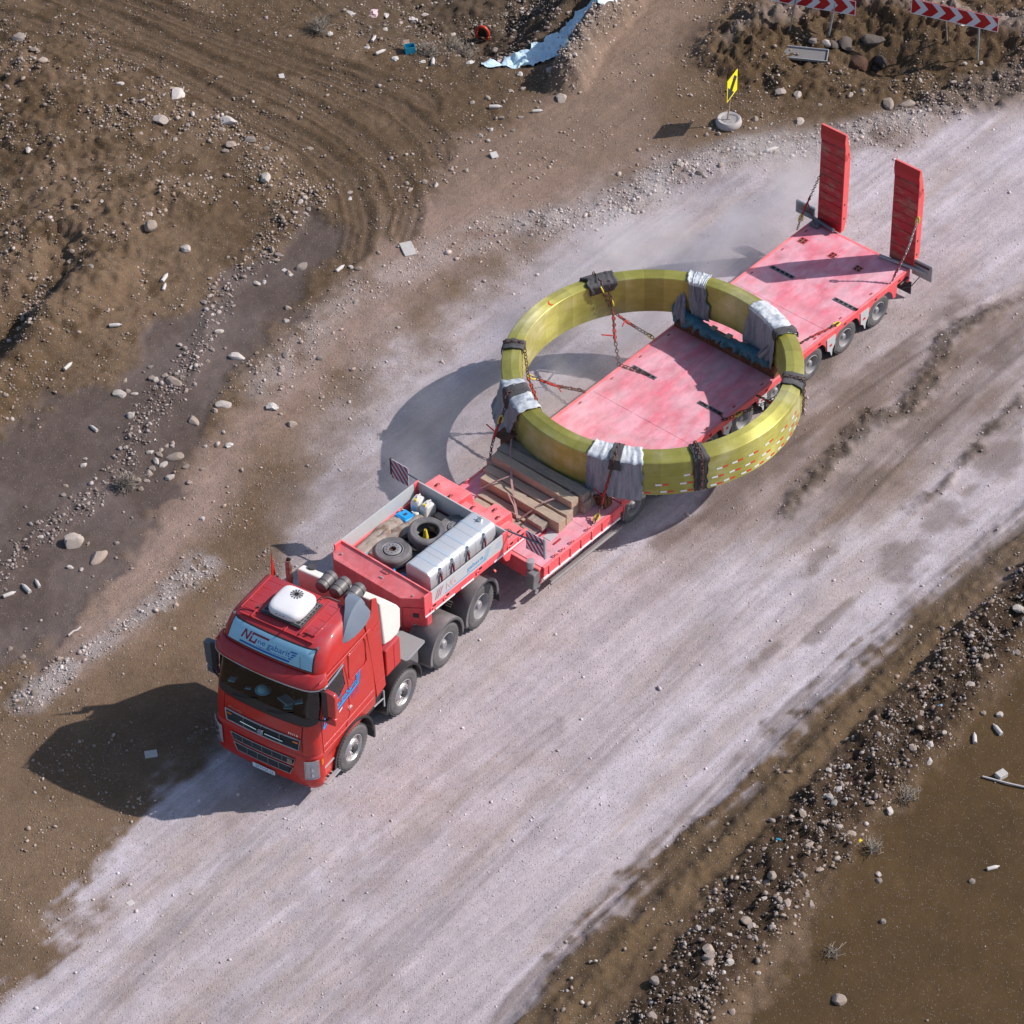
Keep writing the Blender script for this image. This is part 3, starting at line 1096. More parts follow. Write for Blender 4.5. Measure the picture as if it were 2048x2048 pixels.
def scatter(name, label, X, Y, S, sub, tones, sink=.3, seed=3, kinds=6):
    r = np.random.default_rng(seed)
    shapes = [rock_shape(sub, seed * 31 + k) for k in range(kinds)]
    VV, FF, CC, off = [], [], [], 0
    kid = r.integers(0, kinds, len(X))
    zi = GZ[np.clip(np.searchsorted(gx, X), 1, nX - 2), np.clip(np.searchsorted(gy, Y), 1, nY - 2)]
    for k in range(kinds):
        v, f = shapes[k]
        idx = np.where(kid == k)[0]
        n = len(idx)
        if not n:
            continue
        s = S[idx]
        sc = np.stack([s * r.uniform(.75, 1.35, n), s * r.uniform(.6, 1.0, n), s * r.uniform(.4, .75, n)], -1)
        an = r.uniform(0, 2 * PI, n)
        ti = r.normal(0, .35, n)
        P = v[None] * sc[:, None, :]
        c, t = np.cos(ti)[:, None], np.sin(ti)[:, None]
        P = np.stack([P[..., 0], P[..., 1] * c - P[..., 2] * t, P[..., 1] * t + P[..., 2] * c], -1)
        c, t = np.cos(an)[:, None], np.sin(an)[:, None]
        P = np.stack([P[..., 0] * c - P[..., 1] * t, P[..., 0] * t + P[..., 1] * c, P[..., 2]], -1)
        P += np.stack([X[idx], Y[idx], zi[idx] + s * sink], -1)[:, None, :]
        VV.append(P.reshape(-1, 3))
        FF.append((f[None] + (np.arange(n) * len(v))[:, None, None]).reshape(-1, 3) + off)
        off += n * len(v)
        t = tones[r.integers(0, len(tones), n)] * r.uniform(.7, 1.2, (n, 1))
        gc = C[np.clip(np.searchsorted(gx, X[idx]), 1, nX - 2), np.clip(np.searchsorted(gy, Y[idx]), 1, nY - 2)]
        mixf = r.uniform(.25, .8, (n, 1))
        t = t * (1 - mixf) + gc * 1.7 * mixf
        CC.append(np.repeat(t, len(v), 0))
    V, Fc, Cc = np.vstack(VV), np.vstack(FF), np.vstack(CC)
    me = bpy.data.meshes.new(name)
    me.vertices.add(len(V))
    me.vertices.foreach_set('co', V.astype(np.float32).ravel())
    me.loops.add(Fc.size)
    me.loops.foreach_set('vertex_index', Fc.astype(np.int32).ravel())
    me.polygons.add(len(Fc))
    me.polygons.foreach_set('loop_start', np.arange(0, Fc.size, 3, dtype=np.int32))
    me.polygons.foreach_set('loop_total', np.full(len(Fc), 3, dtype=np.int32))
    me.polygons.foreach_set('use_smooth', np.ones(len(Fc), bool))
    me.update(calc_edges=True)
    q = me.color_attributes.new('tone', 'FLOAT_COLOR', 'POINT')
    d = np.ones((len(V), 4), np.float32)
    d[:, :3] = Cc
    q.data.foreach_set('color', d.ravel())
    me.materials.append(STONE)
    o = bpy.data.objects.new(name, me)
    COL.objects.link(o)
    tag(o, label, None, None, 'stuff')
    return o


PALE = np.array([[.50, .43, .40], [.60, .53, .49], [.40, .33, .30], [.52, .42, .36], [.44, .40, .41], [.68, .62, .58]])
BROWN = np.array([[.30, .24, .19], [.38, .31, .26], [.22, .17, .13], [.44, .38, .33], [.33, .30, .28]])
MIXED = np.vstack([PALE, BROWN])
inner = (np.abs(GX) < 16) & (GY > 42) & (GY < 86)
speck = ss(.45, .62, fbm(GX, GY, .9, 4, .65, 41))
speck2 = ss(.5, .66, fbm(GX, GY, .45, 4, .65, 42))


def pick(dens, n, seed):
    r = np.random.default_rng(seed)
    p = (dens * inner).reshape(-1).astype(float)
    p /= p.sum()
    k = r.choice(p.size, n, p=p)
    return (GX.reshape(-1)[k] + r.uniform(-.5, .5, n) * GS * 1.3, GY.reshape(-1)[k] + r.uniform(-.5, .5, n) * GS * 1.3, r)


offroad = (1 - MK['road'])
dryland = offroad * (1 - MK['wet']) * (1 - MK['mudr'])
d_fine = dryland * (.14 + speck * 1.9) * (1 + MK['hills'] * 1.2 + MK['pit'] * 1.6 + MK['isle'] * .6) + MK['wl'] * 4 + MK['w'] * 3.6 + MK['wl2'] * 2.2 \
    + MK['strip'] * 2.6 + MK['strip2'] * 2.2 + MK['berm'] * 1.5 + MK['bank'] * 7 + MK['road'] * .32 * (.3 + speck2) + MK['clod'] * 1.6 + MK['brown'] * .55 * speck2 + MK['wet'] * .05 + MK['mudr'] * .06
d_fine *= (1 - MK['rr'] * .5) * (1 - MK['pink'] * .6 * (1 - np.clip(MK['w'] + MK['wl'] + MK['wl2'], 0, 1)))
x, y, r = pick(d_fine, 56000, 5)
scatter('gravel', 'fine pale gravel and pebbles strewn over the earth and road edges', x, y, np.clip(r.lognormal(math.log(.016), .38, len(x)), .008, .04), 1, MIXED, .12, 11)
d_med = dryland * speck * (.25 + MK['hills'] * 1.2 + MK['pit'] * 2.0 + MK['isle'] * .9) + MK['wl'] * .8 + MK['w'] * 1.2 + MK['strip'] * 2.4 \
    + MK['strip2'] * 2.2 + MK['berm'] * 4.6 * (.2 + speck2 * 1.1) + MK['bank'] * 7 + MK['wl2'] * .35 + MK['wet'] * .02 + MK['road'] * .008
x, y, r = pick(d_med, 13000, 6)
scatter('rubble', 'rounded river stones bedded in the dark earth of banks and heaps', x, y, np.clip(r.lognormal(math.log(.036), .33, len(x)), .022, .09), 1, PALE, .16, 17)

# ================================================================== TRACTOR
TX, TY, TH = -4.3755, 52.5456, -122.784
truck = empty('tractor_truck', TX, TY, 0, R(TH))
tag(truck, 'red four-axle cab-over tractor truck with white roof air conditioner pulling the trailer', 'truck')
TF = frame_matrix(TX, TY, TH)

# body outline by height: z, front x, back x, half width, corner radius, bow of the front
SEC = [(.95, 1.26, -.80, 1.19, .22, .05), (1.05, 1.33, -.86, 1.235, .24, .06), (1.40, 1.35, -.87, 1.245, .25, .07),
       (1.75, 1.34, -.85, 1.245, .26, .08), (2.02, 1.30, -.83, 1.245, .27, .09), (2.22, 1.25, -.81, 1.245, .28, .10),
       (2.60, 1.15, -.77, 1.24, .28, .10), (2.98, 1.05, -.72, 1.235, .28, .10), (3.14, 1.00, -.70, 1.23, .28, .09),
       (3.28, .95, -.68, 1.225, .30, .08), (3.46, .88, -.65, 1.20, .32, .08), (3.62, .79, -.62, 1.155, .34, .07),
       (3.72, .68, -.61, 1.10, .36, .06), (3.79, .54, -.60, 1.03, .38, .05), (3.83, .36, -.58, .95, .38, .03)]


def sec_at(z):
    if z <= SEC[0][0]:
        return SEC[0][1:]
    for a, b in zip(SEC[:-1], SEC[1:]):
        if z <= b[0]:
            t = (z - a[0]) / (b[0] - a[0])
            return tuple(a[i] + (b[i] - a[i]) * t for i in range(1, 6))
    return SEC[-1][1:]


def cab_path(z):
    """half outline from the centre of the front to the back corner (y positive)"""
    xf, xb, w, rc, bow = sec_at(z)
    pts = []
    yc = w - rc
    for k in range(7):
        y = yc * k / 6
        pts.append((xf - bow * (y / w) ** 2, y))
    x0 = pts[-1][0]
    for k in range(1, 8):
        a = (PI / 2) * k / 7
        pts.append((x0 - rc + rc * math.cos(a) - (0), yc + rc * math.sin(a)))
    x1 = pts[-1][0]
    for k in range(1, 9):
        pts.append((x1 + (xb - x1) * k / 8, w))
    return pts


def cab_pt(z, y=None, s=None, off=0.0, sg=1):
    """a point on the cab skin: at lateral y on the front, pushed out by off"""
    P = cab_path(z)
    if y is not None:
        sg = 1 if y >= 0 else -1
        ya = abs(y)
        for a, b in zip(P[:-1], P[1:]):
            if a[1] <= ya <= b[1] + 1e-9 and b[1] > a[1]:
                t = (ya - a[1]) / (b[1] - a[1])
                x = a[0] + (b[0] - a[0]) * t
                dx, dy = b[0] - a[0], b[1] - a[1]
                l = math.hypot(dx, dy)
                return (x + off * dy / l, sg * (ya - off * dx / l), z)
        return (P[13][0], sg * (P[13][1] + off), z)
    i = min(int(s), len(P) - 2)
    t = s - i
    a, b = P[i], P[i + 1]
    dx, dy = b[0] - a[0], b[1] - a[1]
    l = math.hypot(dx, dy) or 1
    return (a[0] + dx * t + off * dy / l, sg * (a[1] + dy * t - off * dx / l), z)


# shell, with the windscreen and side windows left open
WS0, WS1 = 2.22, 2.98
mb = MB()
ZL = [s[0] for s in SEC]
full = []
for z in ZL:
    P = cab_path(z)
    ringp = [(x, y, z) for x, y in P] + [(P[-1][0] - .0, 0.0, z)] + [(x, -y, z) for x, y in P[::-1][:-1]]
    full.append(ringp)
n = len(full[0])
vs_ = [p for r_ in full for p in r_]
fs_ = []
for i in range(len(ZL) - 1):
    zc = (ZL[i] + ZL[i + 1]) / 2
    for k in range(n):
        k2 = (k + 1) % n
        mid = ((full[i][k][0] + full[i][k2][0]) / 2, (full[i][k][1] + full[i][k2][1]) / 2)
        kk = k if k < 22 else n - 1 - k
        if WS0 < zc < WS1 and kk < 11:
            continue
        fs_.append((i * n + k, i * n + k2, (i + 1) * n + k2, (i + 1) * n + k))
top = [(len(ZL) - 1) * n + k for k in range(n)]
vs_.append((.36, 0, 3.85))
fs_ += [(top[k], top[(k + 1) % n], len(vs_) - 1) for k in range(n)]
fs_.append([k for k in range(n)][::-1])
mb.add(vs_, fs_)
body = mb.build('cab_body', 'cab_red', truck, smooth=38)

# ribs of the roof
for y, x0, x1 in ((-.92, -.55, .50), (-.41, -.55, -.28), (.36, -.55, -.36), (.52, -.55, .55), (.80, -.55, .45), (-.60, .40, .62), (.20, .50, .64)):
    mb = MB()
    mb.box(x0, x1, y - .013, y + .013, 3.825, 3.853)
    mb.build('roof_rib', 'cab_red', body, bevel=.008)
for k in range(5):
    x = -.45 + k * .22
    for y0, y1 in ((.56, .77), (-.88, -.52)):
        mb = MB()
        mb.box(x, x + .018, y0, y1, 3.82, 3.838)
        mb.build('roof_seam', 'cab_red', body)
mb = MB()
mb.box(.56, .60, -.90, .86, 3.765, 3.80)
mb.build('roof_rib', 'cab_red', body, bevel=.01)
for sgn in (-1, 1):
    mb = MB()
    mb.lathe([(.0, .0), (.03, .0), (.032, .03), (.0, .045)], 10, 'z', (.62, sgn * 1.0, 3.74))
    mb.build('marker_lamp', 'lamp_glass', body, smooth=50)
for x, y in ((.33, -.62), (.46, .66), (.40, -.50)):
    mb = MB()
    mb.lathe([(.0, .0), (.026, .0), (.022, .03), (.0, .035)], 8, 'z', (x, y, 3.835))
    mb.build('roof_bolt', 'steel_dark', body, smooth=50)


def skin_patch(z0, z1, y0, y1, off, nz=6, ny=24, shape=None):
    m_ = MB()

    def fn(u, v):
        z = z0 + (z1 - z0) * v
        ya, yb = (y0, y1) if shape is None else shape(v)
        return cab_pt(z, y=ya + (yb - ya) * u, off=off)
    return m_.grid(fn, ny, nz)


def skin_wrap(z0, z1, off, smax=10.5, n=36, nz=4, zfun=None):
    """patch that wraps round both front corners"""
    m_ = MB()

    def fn(u, v):
        t = (u * 2 - 1) * smax
        z = z0 + (z1 - z0) * v
        if zfun:
            z = zfun(abs(t) / smax, v)
        return cab_pt(z, s=abs(t), off=off, sg=1 if t >= 0 else -1)
    return m_.grid(fn, n, nz)


# windscreen: black lower band, glass, frame
skin_wrap(2.03, 2.27, .006, 10.6, zfun=lambda a, v: (2.05 + .12 * a ** 3) + (2.26 - 2.05 - .12 * a ** 3) * v).build('windscreen_band', 'black_plastic', truck, smooth=60)
skin_wrap(2.24, 3.0, .004, 10.6, zfun=lambda a, v: 2.24 + .76 * v).build('windscreen', 'windscreen_glass', truck, smooth=60)
# interior seen through the glass
mb = MB()
mb.use('interior_dark').box(-.6, .75, -1.15, 1.15, 1.7, 1.72)
mb.box(-.62, -.58, -1.15, 1.15, 1.7, 3.2)
mb.box(.55, 1.14, -1.06, 1.06, 2.02, 2.22)
mb.box(.45, .62, -1.1, 1.1, 1.7, 2.12)
mb.box(-.6, .7, -1.16, -1.14, 1.7, 3.1)
mb.use('interior_tan')
mb.box(-.35, .05, -.95, -.35, 1.72, 2.15)
mb.box(-.42, -.28, -.95, -.35, 2.1, 2.85)
mb.box(-.35, .05, .35, .95, 1.72, 2.15)
mb.box(-.42, -.28, .35, .95, 2.1, 2.85)
mb.box(.15, .45, -.9, .9, 2.85, 2.95)
inter = mb.build('interior', None, truck, bevel=.02)
mb = MB()
mb.tube([(.52 + .0, .62 + .22 * math.cos(t), 2.30 + .2 * math.sin(t)) for t in np.linspace(0, 2 * PI, 24)], .018, 6)
mb.build('steering_wheel', 'black_plastic', inter, smooth=60)
mb = MB()
mb.lathe([(0, .10), (.06, .095), (.10, .06), (.115, .0), (.17, .0)], 20, 'z', (.92, -.22, 2.23))
mb.build('hat', 'paper_cyan', inter, smooth=60, solid=.006)
for (x0, x1, y0, y1, rz) in ((.92, 1.08, -.98, -.84, .2), (.80, 1.04, .20, .50, -.25), (.98, 1.14, .40, .58, .5), (.78, .92, .50, .66, .8), (1.0, 1.08, -.56, -.44, .3)):
    mb = MB()
    mb.box(-(x1 - x0) / 2, (x1 - x0) / 2, -(y1 - y0) / 2, (y1 - y0) / 2, 0, .02,
           Matrix.Translation(((x0 + x1) / 2, (y0 + y1) / 2, 2.23)) @ Matrix.Rotation(rz, 4, 'Z') @ Matrix.Rotation(-.25, 4, 'Y'))
    mb.build('paper', 'paper_cyan', inter)
# wipers
for y0, y1 in ((-.75, -.05), (.10, .80)):
    mb = MB()
    p0, p1, p2 = cab_pt(2.12, y=y0, off=.03), cab_pt(2.20, y=(y0 + y1) / 2, off=.05), cab_pt(2.30, y=y1 - .1, off=.03)
    mb.tube([p0, p1, p2], .011, 5)
    mb.build('wiper', 'black_plastic', truck)

# roof sign panel with lettering
mb = skin_patch(3.30, 3.71, -1.0, 1.0, .012, 6, 20, shape=lambda v: (-1.03 + .05 * v, 1.03 - .05 * v))
mb.build('sign_frame', 'black_plastic', truck, smooth=60)
sp_ = skin_patch(3.325, 3.69, -1, 1, .018, 6, 20, shape=lambda v: (-1.0 + .05 * v, 1.0 - .05 * v)).build('sign_panel', 'panel_blue', truck, smooth=60)


def on_sign(u, v):
    return cab_pt(3.34 + v, y=u, off=.0225)


def poly_on(mb_, pts, fn):
    mb_.add([fn(*p) for p in pts], [list(range(len(pts)))])


mb = MB().use('print_maroon')
poly_on(mb, [(-.70, .12), (-.66, .12), (-.585, .29), (-.625, .29)], on_sign)
poly_on(mb, [(-.625, .29), (-.585, .29), (-.53, .12), (-.57, .12)], on_sign)
poly_on(mb, [(-.57, .12), (-.53, .12), (-.455, .29), (-.495, .29)], on_sign)
poly_on(mb, [(-.50, .10), (-.46, .10), (-.395, .29), (-.435, .29)], on_sign)
poly_on(mb, [(-.41, .255), (-.05, .255), (-.035, .29), (-.395, .29)], on_sign)
poly_on(mb, [(-.50, .10), (-.36, .10), (-.35, .135), (-.487, .135)], on_sign)
poly_on(mb, [(-.37, .10), (-.335, .10), (-.305, .20), (-.34, .20)], on_sign)
mb.use('print_blue')
put_text(mb, 'ne', .17, .095, on_sign, .10, -.28, .135)
put_text(mb, 'gabarit', .54, .11, on_sign, .10, -.06, .125)
for j, (a, b) in enumerate(((.46, .64), (.50, .62), (.49, .58), (.44, .54))):
    z = .215 - j * .045
    poly_on(mb, [(a, z), (b - .03, z), (b, z + .026), (a + .03, z + .026)], on_sign)
for k in range(12):
    poly_on(mb, [(-.72 + k * .1, .015), (-.72 + (k + 1) * .1, .015), (-.70 + (k + 1) * .1, .055), (-.70 + k * .1, .055)], on_sign)
mb.use('print_navy')
put_text(mb, 'negabaritnie perevozki', .72, .022, on_sign, .1, -.30, .075)
mb.build('lettering', None, sp_, recalc=False)
# antenna by the sign
mb = MB()
mb.tube([cab_pt(3.30, y=.78, off=.06), (cab_pt(3.62, y=.74, off=.14))], .006, 5)
mb.build('antenna', 'black_plastic', truck)

# sun visor: red brow with a silver lip and dark underside
mb = MB()


def visor(u, v):
    t = (u * 2 - 1)
    s_ = abs(t) * 11.3
    lift = .05 * abs(t) ** 3
    z = 3.26 - .22 * v + lift * .6
    p = cab_pt(z, s=min(s_, 11.3), off=.02 + .17 * v * (1 - .45 * abs(t) ** 4) + .03 * math.sin(PI * v), sg=1 if t >= 0 else -1)
    return p


mb.use('cab_red').grid(visor, 40, 6)
vz = mb.build('sun_visor', None, truck, smooth=60, solid=.012)
mb = MB()
pts = []
for k in range(41):
    p = visor(k / 40, 1.0)
    pts.append((p[0] + .004, p[1] * 1.002, p[2] - .012))
mb.tube(pts, .018, 6)
mb.build('visor_trim', 'silver_trim', vz, smooth=60)
mb = MB()


def under(u, v):
    p = visor(u, 1.0)
    t = (u * 2 - 1)
    q = cab_pt(3.0, s=min(abs(t) * 11.3, 11.3), off=.008, sg=1 if t >= 0 else -1)
    return tuple(p[i] * (1 - v) + q[i] * v - (.02 * (1 - v) if i == 2 else 0) for i in range(3))


mb.grid(under, 40, 3)
mb.build('visor_underside', 'slate_blue', vz, smooth=60)

# front panel, name letters, upper grille
mb = skin_patch(1.40, 2.05, -.93, .93, .010, 6, 24, shape=lambda v: (-.93, .93))
mb.build('front_panel', 'cab_red', truck, smooth=60)
mb = MB()
for y in (-.94, .94):
    mb.grid(lambda u, v, y=y: cab_pt(1.38 + .68 * v, y=y - .006 + .012 * u, off=.012), 1, 8)
mb.build('panel_gap', 'soot_hole_dark', truck)
mb = MB()
put_text(mb, 'VOLVO', .36, .055, lambda u, v: cab_pt(1.79 + v, y=u, off=.022), 0, -.84, 0)
mb.build('name_letters', 'chrome', truck, recalc=False)
mb = MB()
put_text(mb, 'FH16', .22, .055, lambda u, v: cab_pt(1.79 + v, y=u, off=.022), 0, .64, 0)
mb.build('model_letters', 'chrome', truck, recalc=False)


def grille(name, z0, z1, w0, w1, off, slats, trim, cols, trim_mat='silver_trim', mesh='grille_black'):
    g_ = skin_patch(z0, z1, -w0, w0, off, 3, 24, shape=lambda v: (-(w1 + (w0 - w1) * v), w1 + (w0 - w1) * v)).build(name, mesh, truck, smooth=60)
    m_ = MB()
    loop = []
    for k in range(25):
        loop.append(cab_pt(z1, y=-w0 + 2 * w0 * k / 24, off=off + .012))
    for k in range(25):
        loop.append(cab_pt(z0, y=w1 - 2 * w1 * k / 24, off=off + .012))
    loop.append(loop[0])
    m_.tube(loop, trim, 6, caps=False)
    m_.build('grille_frame', trim_mat, g_, smooth=50)
    for j in range(slats):
        z = z0 + (z1 - z0) * (j + 1) / (slats + 1)
        w = (w1 + (w0 - w1) * (j + 1) / (slats + 1)) - .02
        m_ = MB()
        m_.grid(lambda u, v: cab_pt(z - .008 + .02 * v, y=-w + 2 * w * u, off=off + .008 + .018 * (1 - v)), 20, 1)
        m_.build('grille_slat', 'black_plastic', g_)
    for c_ in range(cols):
        y = -w1 + 2 * w1 * (c_ + 1) / (cols + 1)
        m_ = MB()
        m_.grid(lambda u, v: cab_pt(z0 + (z1 - z0) * v, y=y - .012 + .024 * u, off=off + .024), 1, 3)
        m_.build('grille_divider', 'fender_grey', g_)
    return g_


g1 = grille('upper_grille', 1.44, 1.73, .90, .87, .016, 4, .018, 3, trim_mat='galv')
mb = MB()
a_, b_, c_ = cab_pt(1.645, y=-.55, off=.055), cab_pt(1.56, y=0, off=.06), cab_pt(1.47, y=.55, off=.055)
mb.tube([cab_pt(1.60, y=-.50, off=.055), cab_pt(1.585, y=-.1, off=.06)], .014, 6)
mb.tube([cab_pt(1.575, y=.1, off=.06), cab_pt(1.56, y=.52, off=.055)], .014, 6)
mb.build('grille_bar', 'chrome', g1, smooth=50)
mb = MB()
e0 = cab_pt(1.58, y=0, off=.05)
mb.lathe([(.0, .02), (.045, .02), (.05, .0), (.072, .0), (.076, .02), (.07, .035), (.052, .035), (.048, .02)], 24, 'x', (e0[0], 0, e0[2]))
mb.tube([(e0[0] + .02, .05, e0[2] + .05), (e0[0] + .02, .095, e0[2] + .095)], .012, 5)
mb.box(e0[0] + .02, e0[0] + .03, -.05, .05, e0[2] - .01, e0[2] + .012)
mb.build('emblem', 'chrome', g1, smooth=40)
for y in (-.80, .80):
    mb = MB()
    mb.grid(lambda u, v: cab_pt(1.60 + .06 * v, y=y - .06 + .12 * u, off=.035), 4, 1)
    mb.build('orange_lamp', 'orange_lens', g1)

# bumper: red wrap, with openings, headlamps, plate
mb = MB()


def bump(u, v):
    t = (u * 2 - 1)
    s_ = min(abs(t) * 13.0, 13.0)
    prof = [(.36, -.10), (.40, -.005), (.50, .045), (.70, .06), (.95, .055), (1.18, .05), (1.28, .035), (1.33, .0)]
    k = v * (len(prof) - 1)
    i = min(int(k), len(prof) - 2)
    f = k - i
    z = prof[i][0] + (prof[i + 1][0] - prof[i][0]) * f
    off = prof[i][1] + (prof[i + 1][1] - prof[i][1]) * f
    p = cab_pt(max(z, 1.1), s=s_, off=off - .01, sg=1 if t >= 0 else -1)
    return (p[0], p[1], z + .0)


mb.grid(bump, 48, 14)
bumper = mb.build('bumper', 'cab_red', truck, smooth=50)


def bpt(z, y, off=0.0):
    p = cab_pt(1.1, y=y, off=.055 + off)
    return (p[0], p[1], z)


def bgrille(z0, z1, w0, w1, slats, cols):
    loop = [bpt(z1, -w0 + 2 * w0 * k / 20, .012) for k in range(21)] + [bpt(z0, w1 - 2 * w1 * k / 20, .012) for k in range(21)]
    loop.append(loop[0])
    m_ = MB()
    m_.grid(lambda u, v: bpt(z0 + (z1 - z0) * v, (-(w1 + (w0 - w1) * v)) + 2 * (w1 + (w0 - w1) * v) * u, .006), 20, 2)
    g_ = m_.build('lower_grille', 'grille_black', bumper)
    m_ = MB()
    m_.tube(loop, .010, 5, caps=False)
    m_.build('grille_frame', 'galv', g_, smooth=50)
    for j in range(slats):
        z = z0 + (z1 - z0) * (j + 1) / (slats + 1)
        w = w1 - .02
        m_ = MB()
        m_.grid(lambda u, v: bpt(z - .008 + .02 * v, -w + 2 * w * u, .008 + .015 * (1 - v)), 16, 1)
        m_.build('grille_slat', 'black_plastic', g_)
    for c_ in range(cols):
        y = -w1 + 2 * w1 * (c_ + 1) / (cols + 1)
        m_ = MB()
        m_.grid(lambda u, v: bpt(z0 + (z1 - z0) * v, y - .010 + .02 * u, .024), 1, 2)
        m_.build('grille_divider', 'fender_grey', g_)


bgrille(.98, 1.16, .78, .72, 3, 5)
bgrille(.70, .90, .72, .64, 3, 4)
for y0, y1 in ((.60, .72), (-.72, -.60)):
    mb = MB()
    mb.grid(lambda u, v: bpt(1.0 + .14 * v, y0 + (y1 - y0) * u, .03), 2, 1)
    mb.build('fog_lamp', 'lamp_glass', bumper)
for sg in (-1, 1):
    mb = MB().use('white_gloss')

    def hl(u, v, o=.062):
        s_ = 6.2 + 4.2 * u
        z = (.72 + .06 * u) + (1.20 - .72) * v
        p = cab_pt(1.1, s=s_, off=o, sg=sg)
        return (p[0], p[1], z)
    mb.grid(lambda u, v: hl(u, v, .064), 8, 6)
    h_ = mb.build('headlight', None, bumper, smooth=60)
    mb = MB()
    mb.grid(lambda u, v: hl(u, v, .085), 8, 6)
    mb.build('headlight_glass', 'lamp_glass', h_, smooth=60)
    mb = MB()
    loop = [hl(k / 6, 0, .08) for k in range(7)] + [hl(1, k / 4, .08) for k in range(5)] + [hl(1 - k / 6, 1, .08) for k in range(7)] + [hl(0, 1 - k / 4, .08) for k in range(5)]
    mb.tube(loop, .012, 5, caps=False)
    mb.build('headlight_bezel', 'galv', h_)
    for z in (.86, 1.02):
        p = hl(.5, 0, .07)
        mb = MB()
        mb.lathe([(.0, .0), (.05, .004), (.055, .012), (.0, .014)], 14, 'x', (p[0] + .0, p[1], z))
        mb.build('headlight_reflector', 'chrome', h_, smooth=50)
    mb = MB()
    mb.grid(lambda u, v: (lambda p: (p[0], p[1], 1.06 + .16 * v))(cab_pt(1.1, s=11.6 + .9 * u, off=.052, sg=sg)), 2, 1)
    mb.build('turn_signal', 'orange_lens', bumper)
mb = MB()
mb.grid(lambda u, v: bpt(.455 + .115 * v, -.27 + .54 * u, .02), 6, 1)
plate = mb.build('number_plate', 'plate_white', bumper, solid=.008)
mb = MB()
put_text(mb, '077TOR 0A', .44, .075, lambda u, v: bpt(.475 + v, u, .026), 0, -.19, 0)
mb.build('plate_letters', 'print_navy', plate, recalc=False)

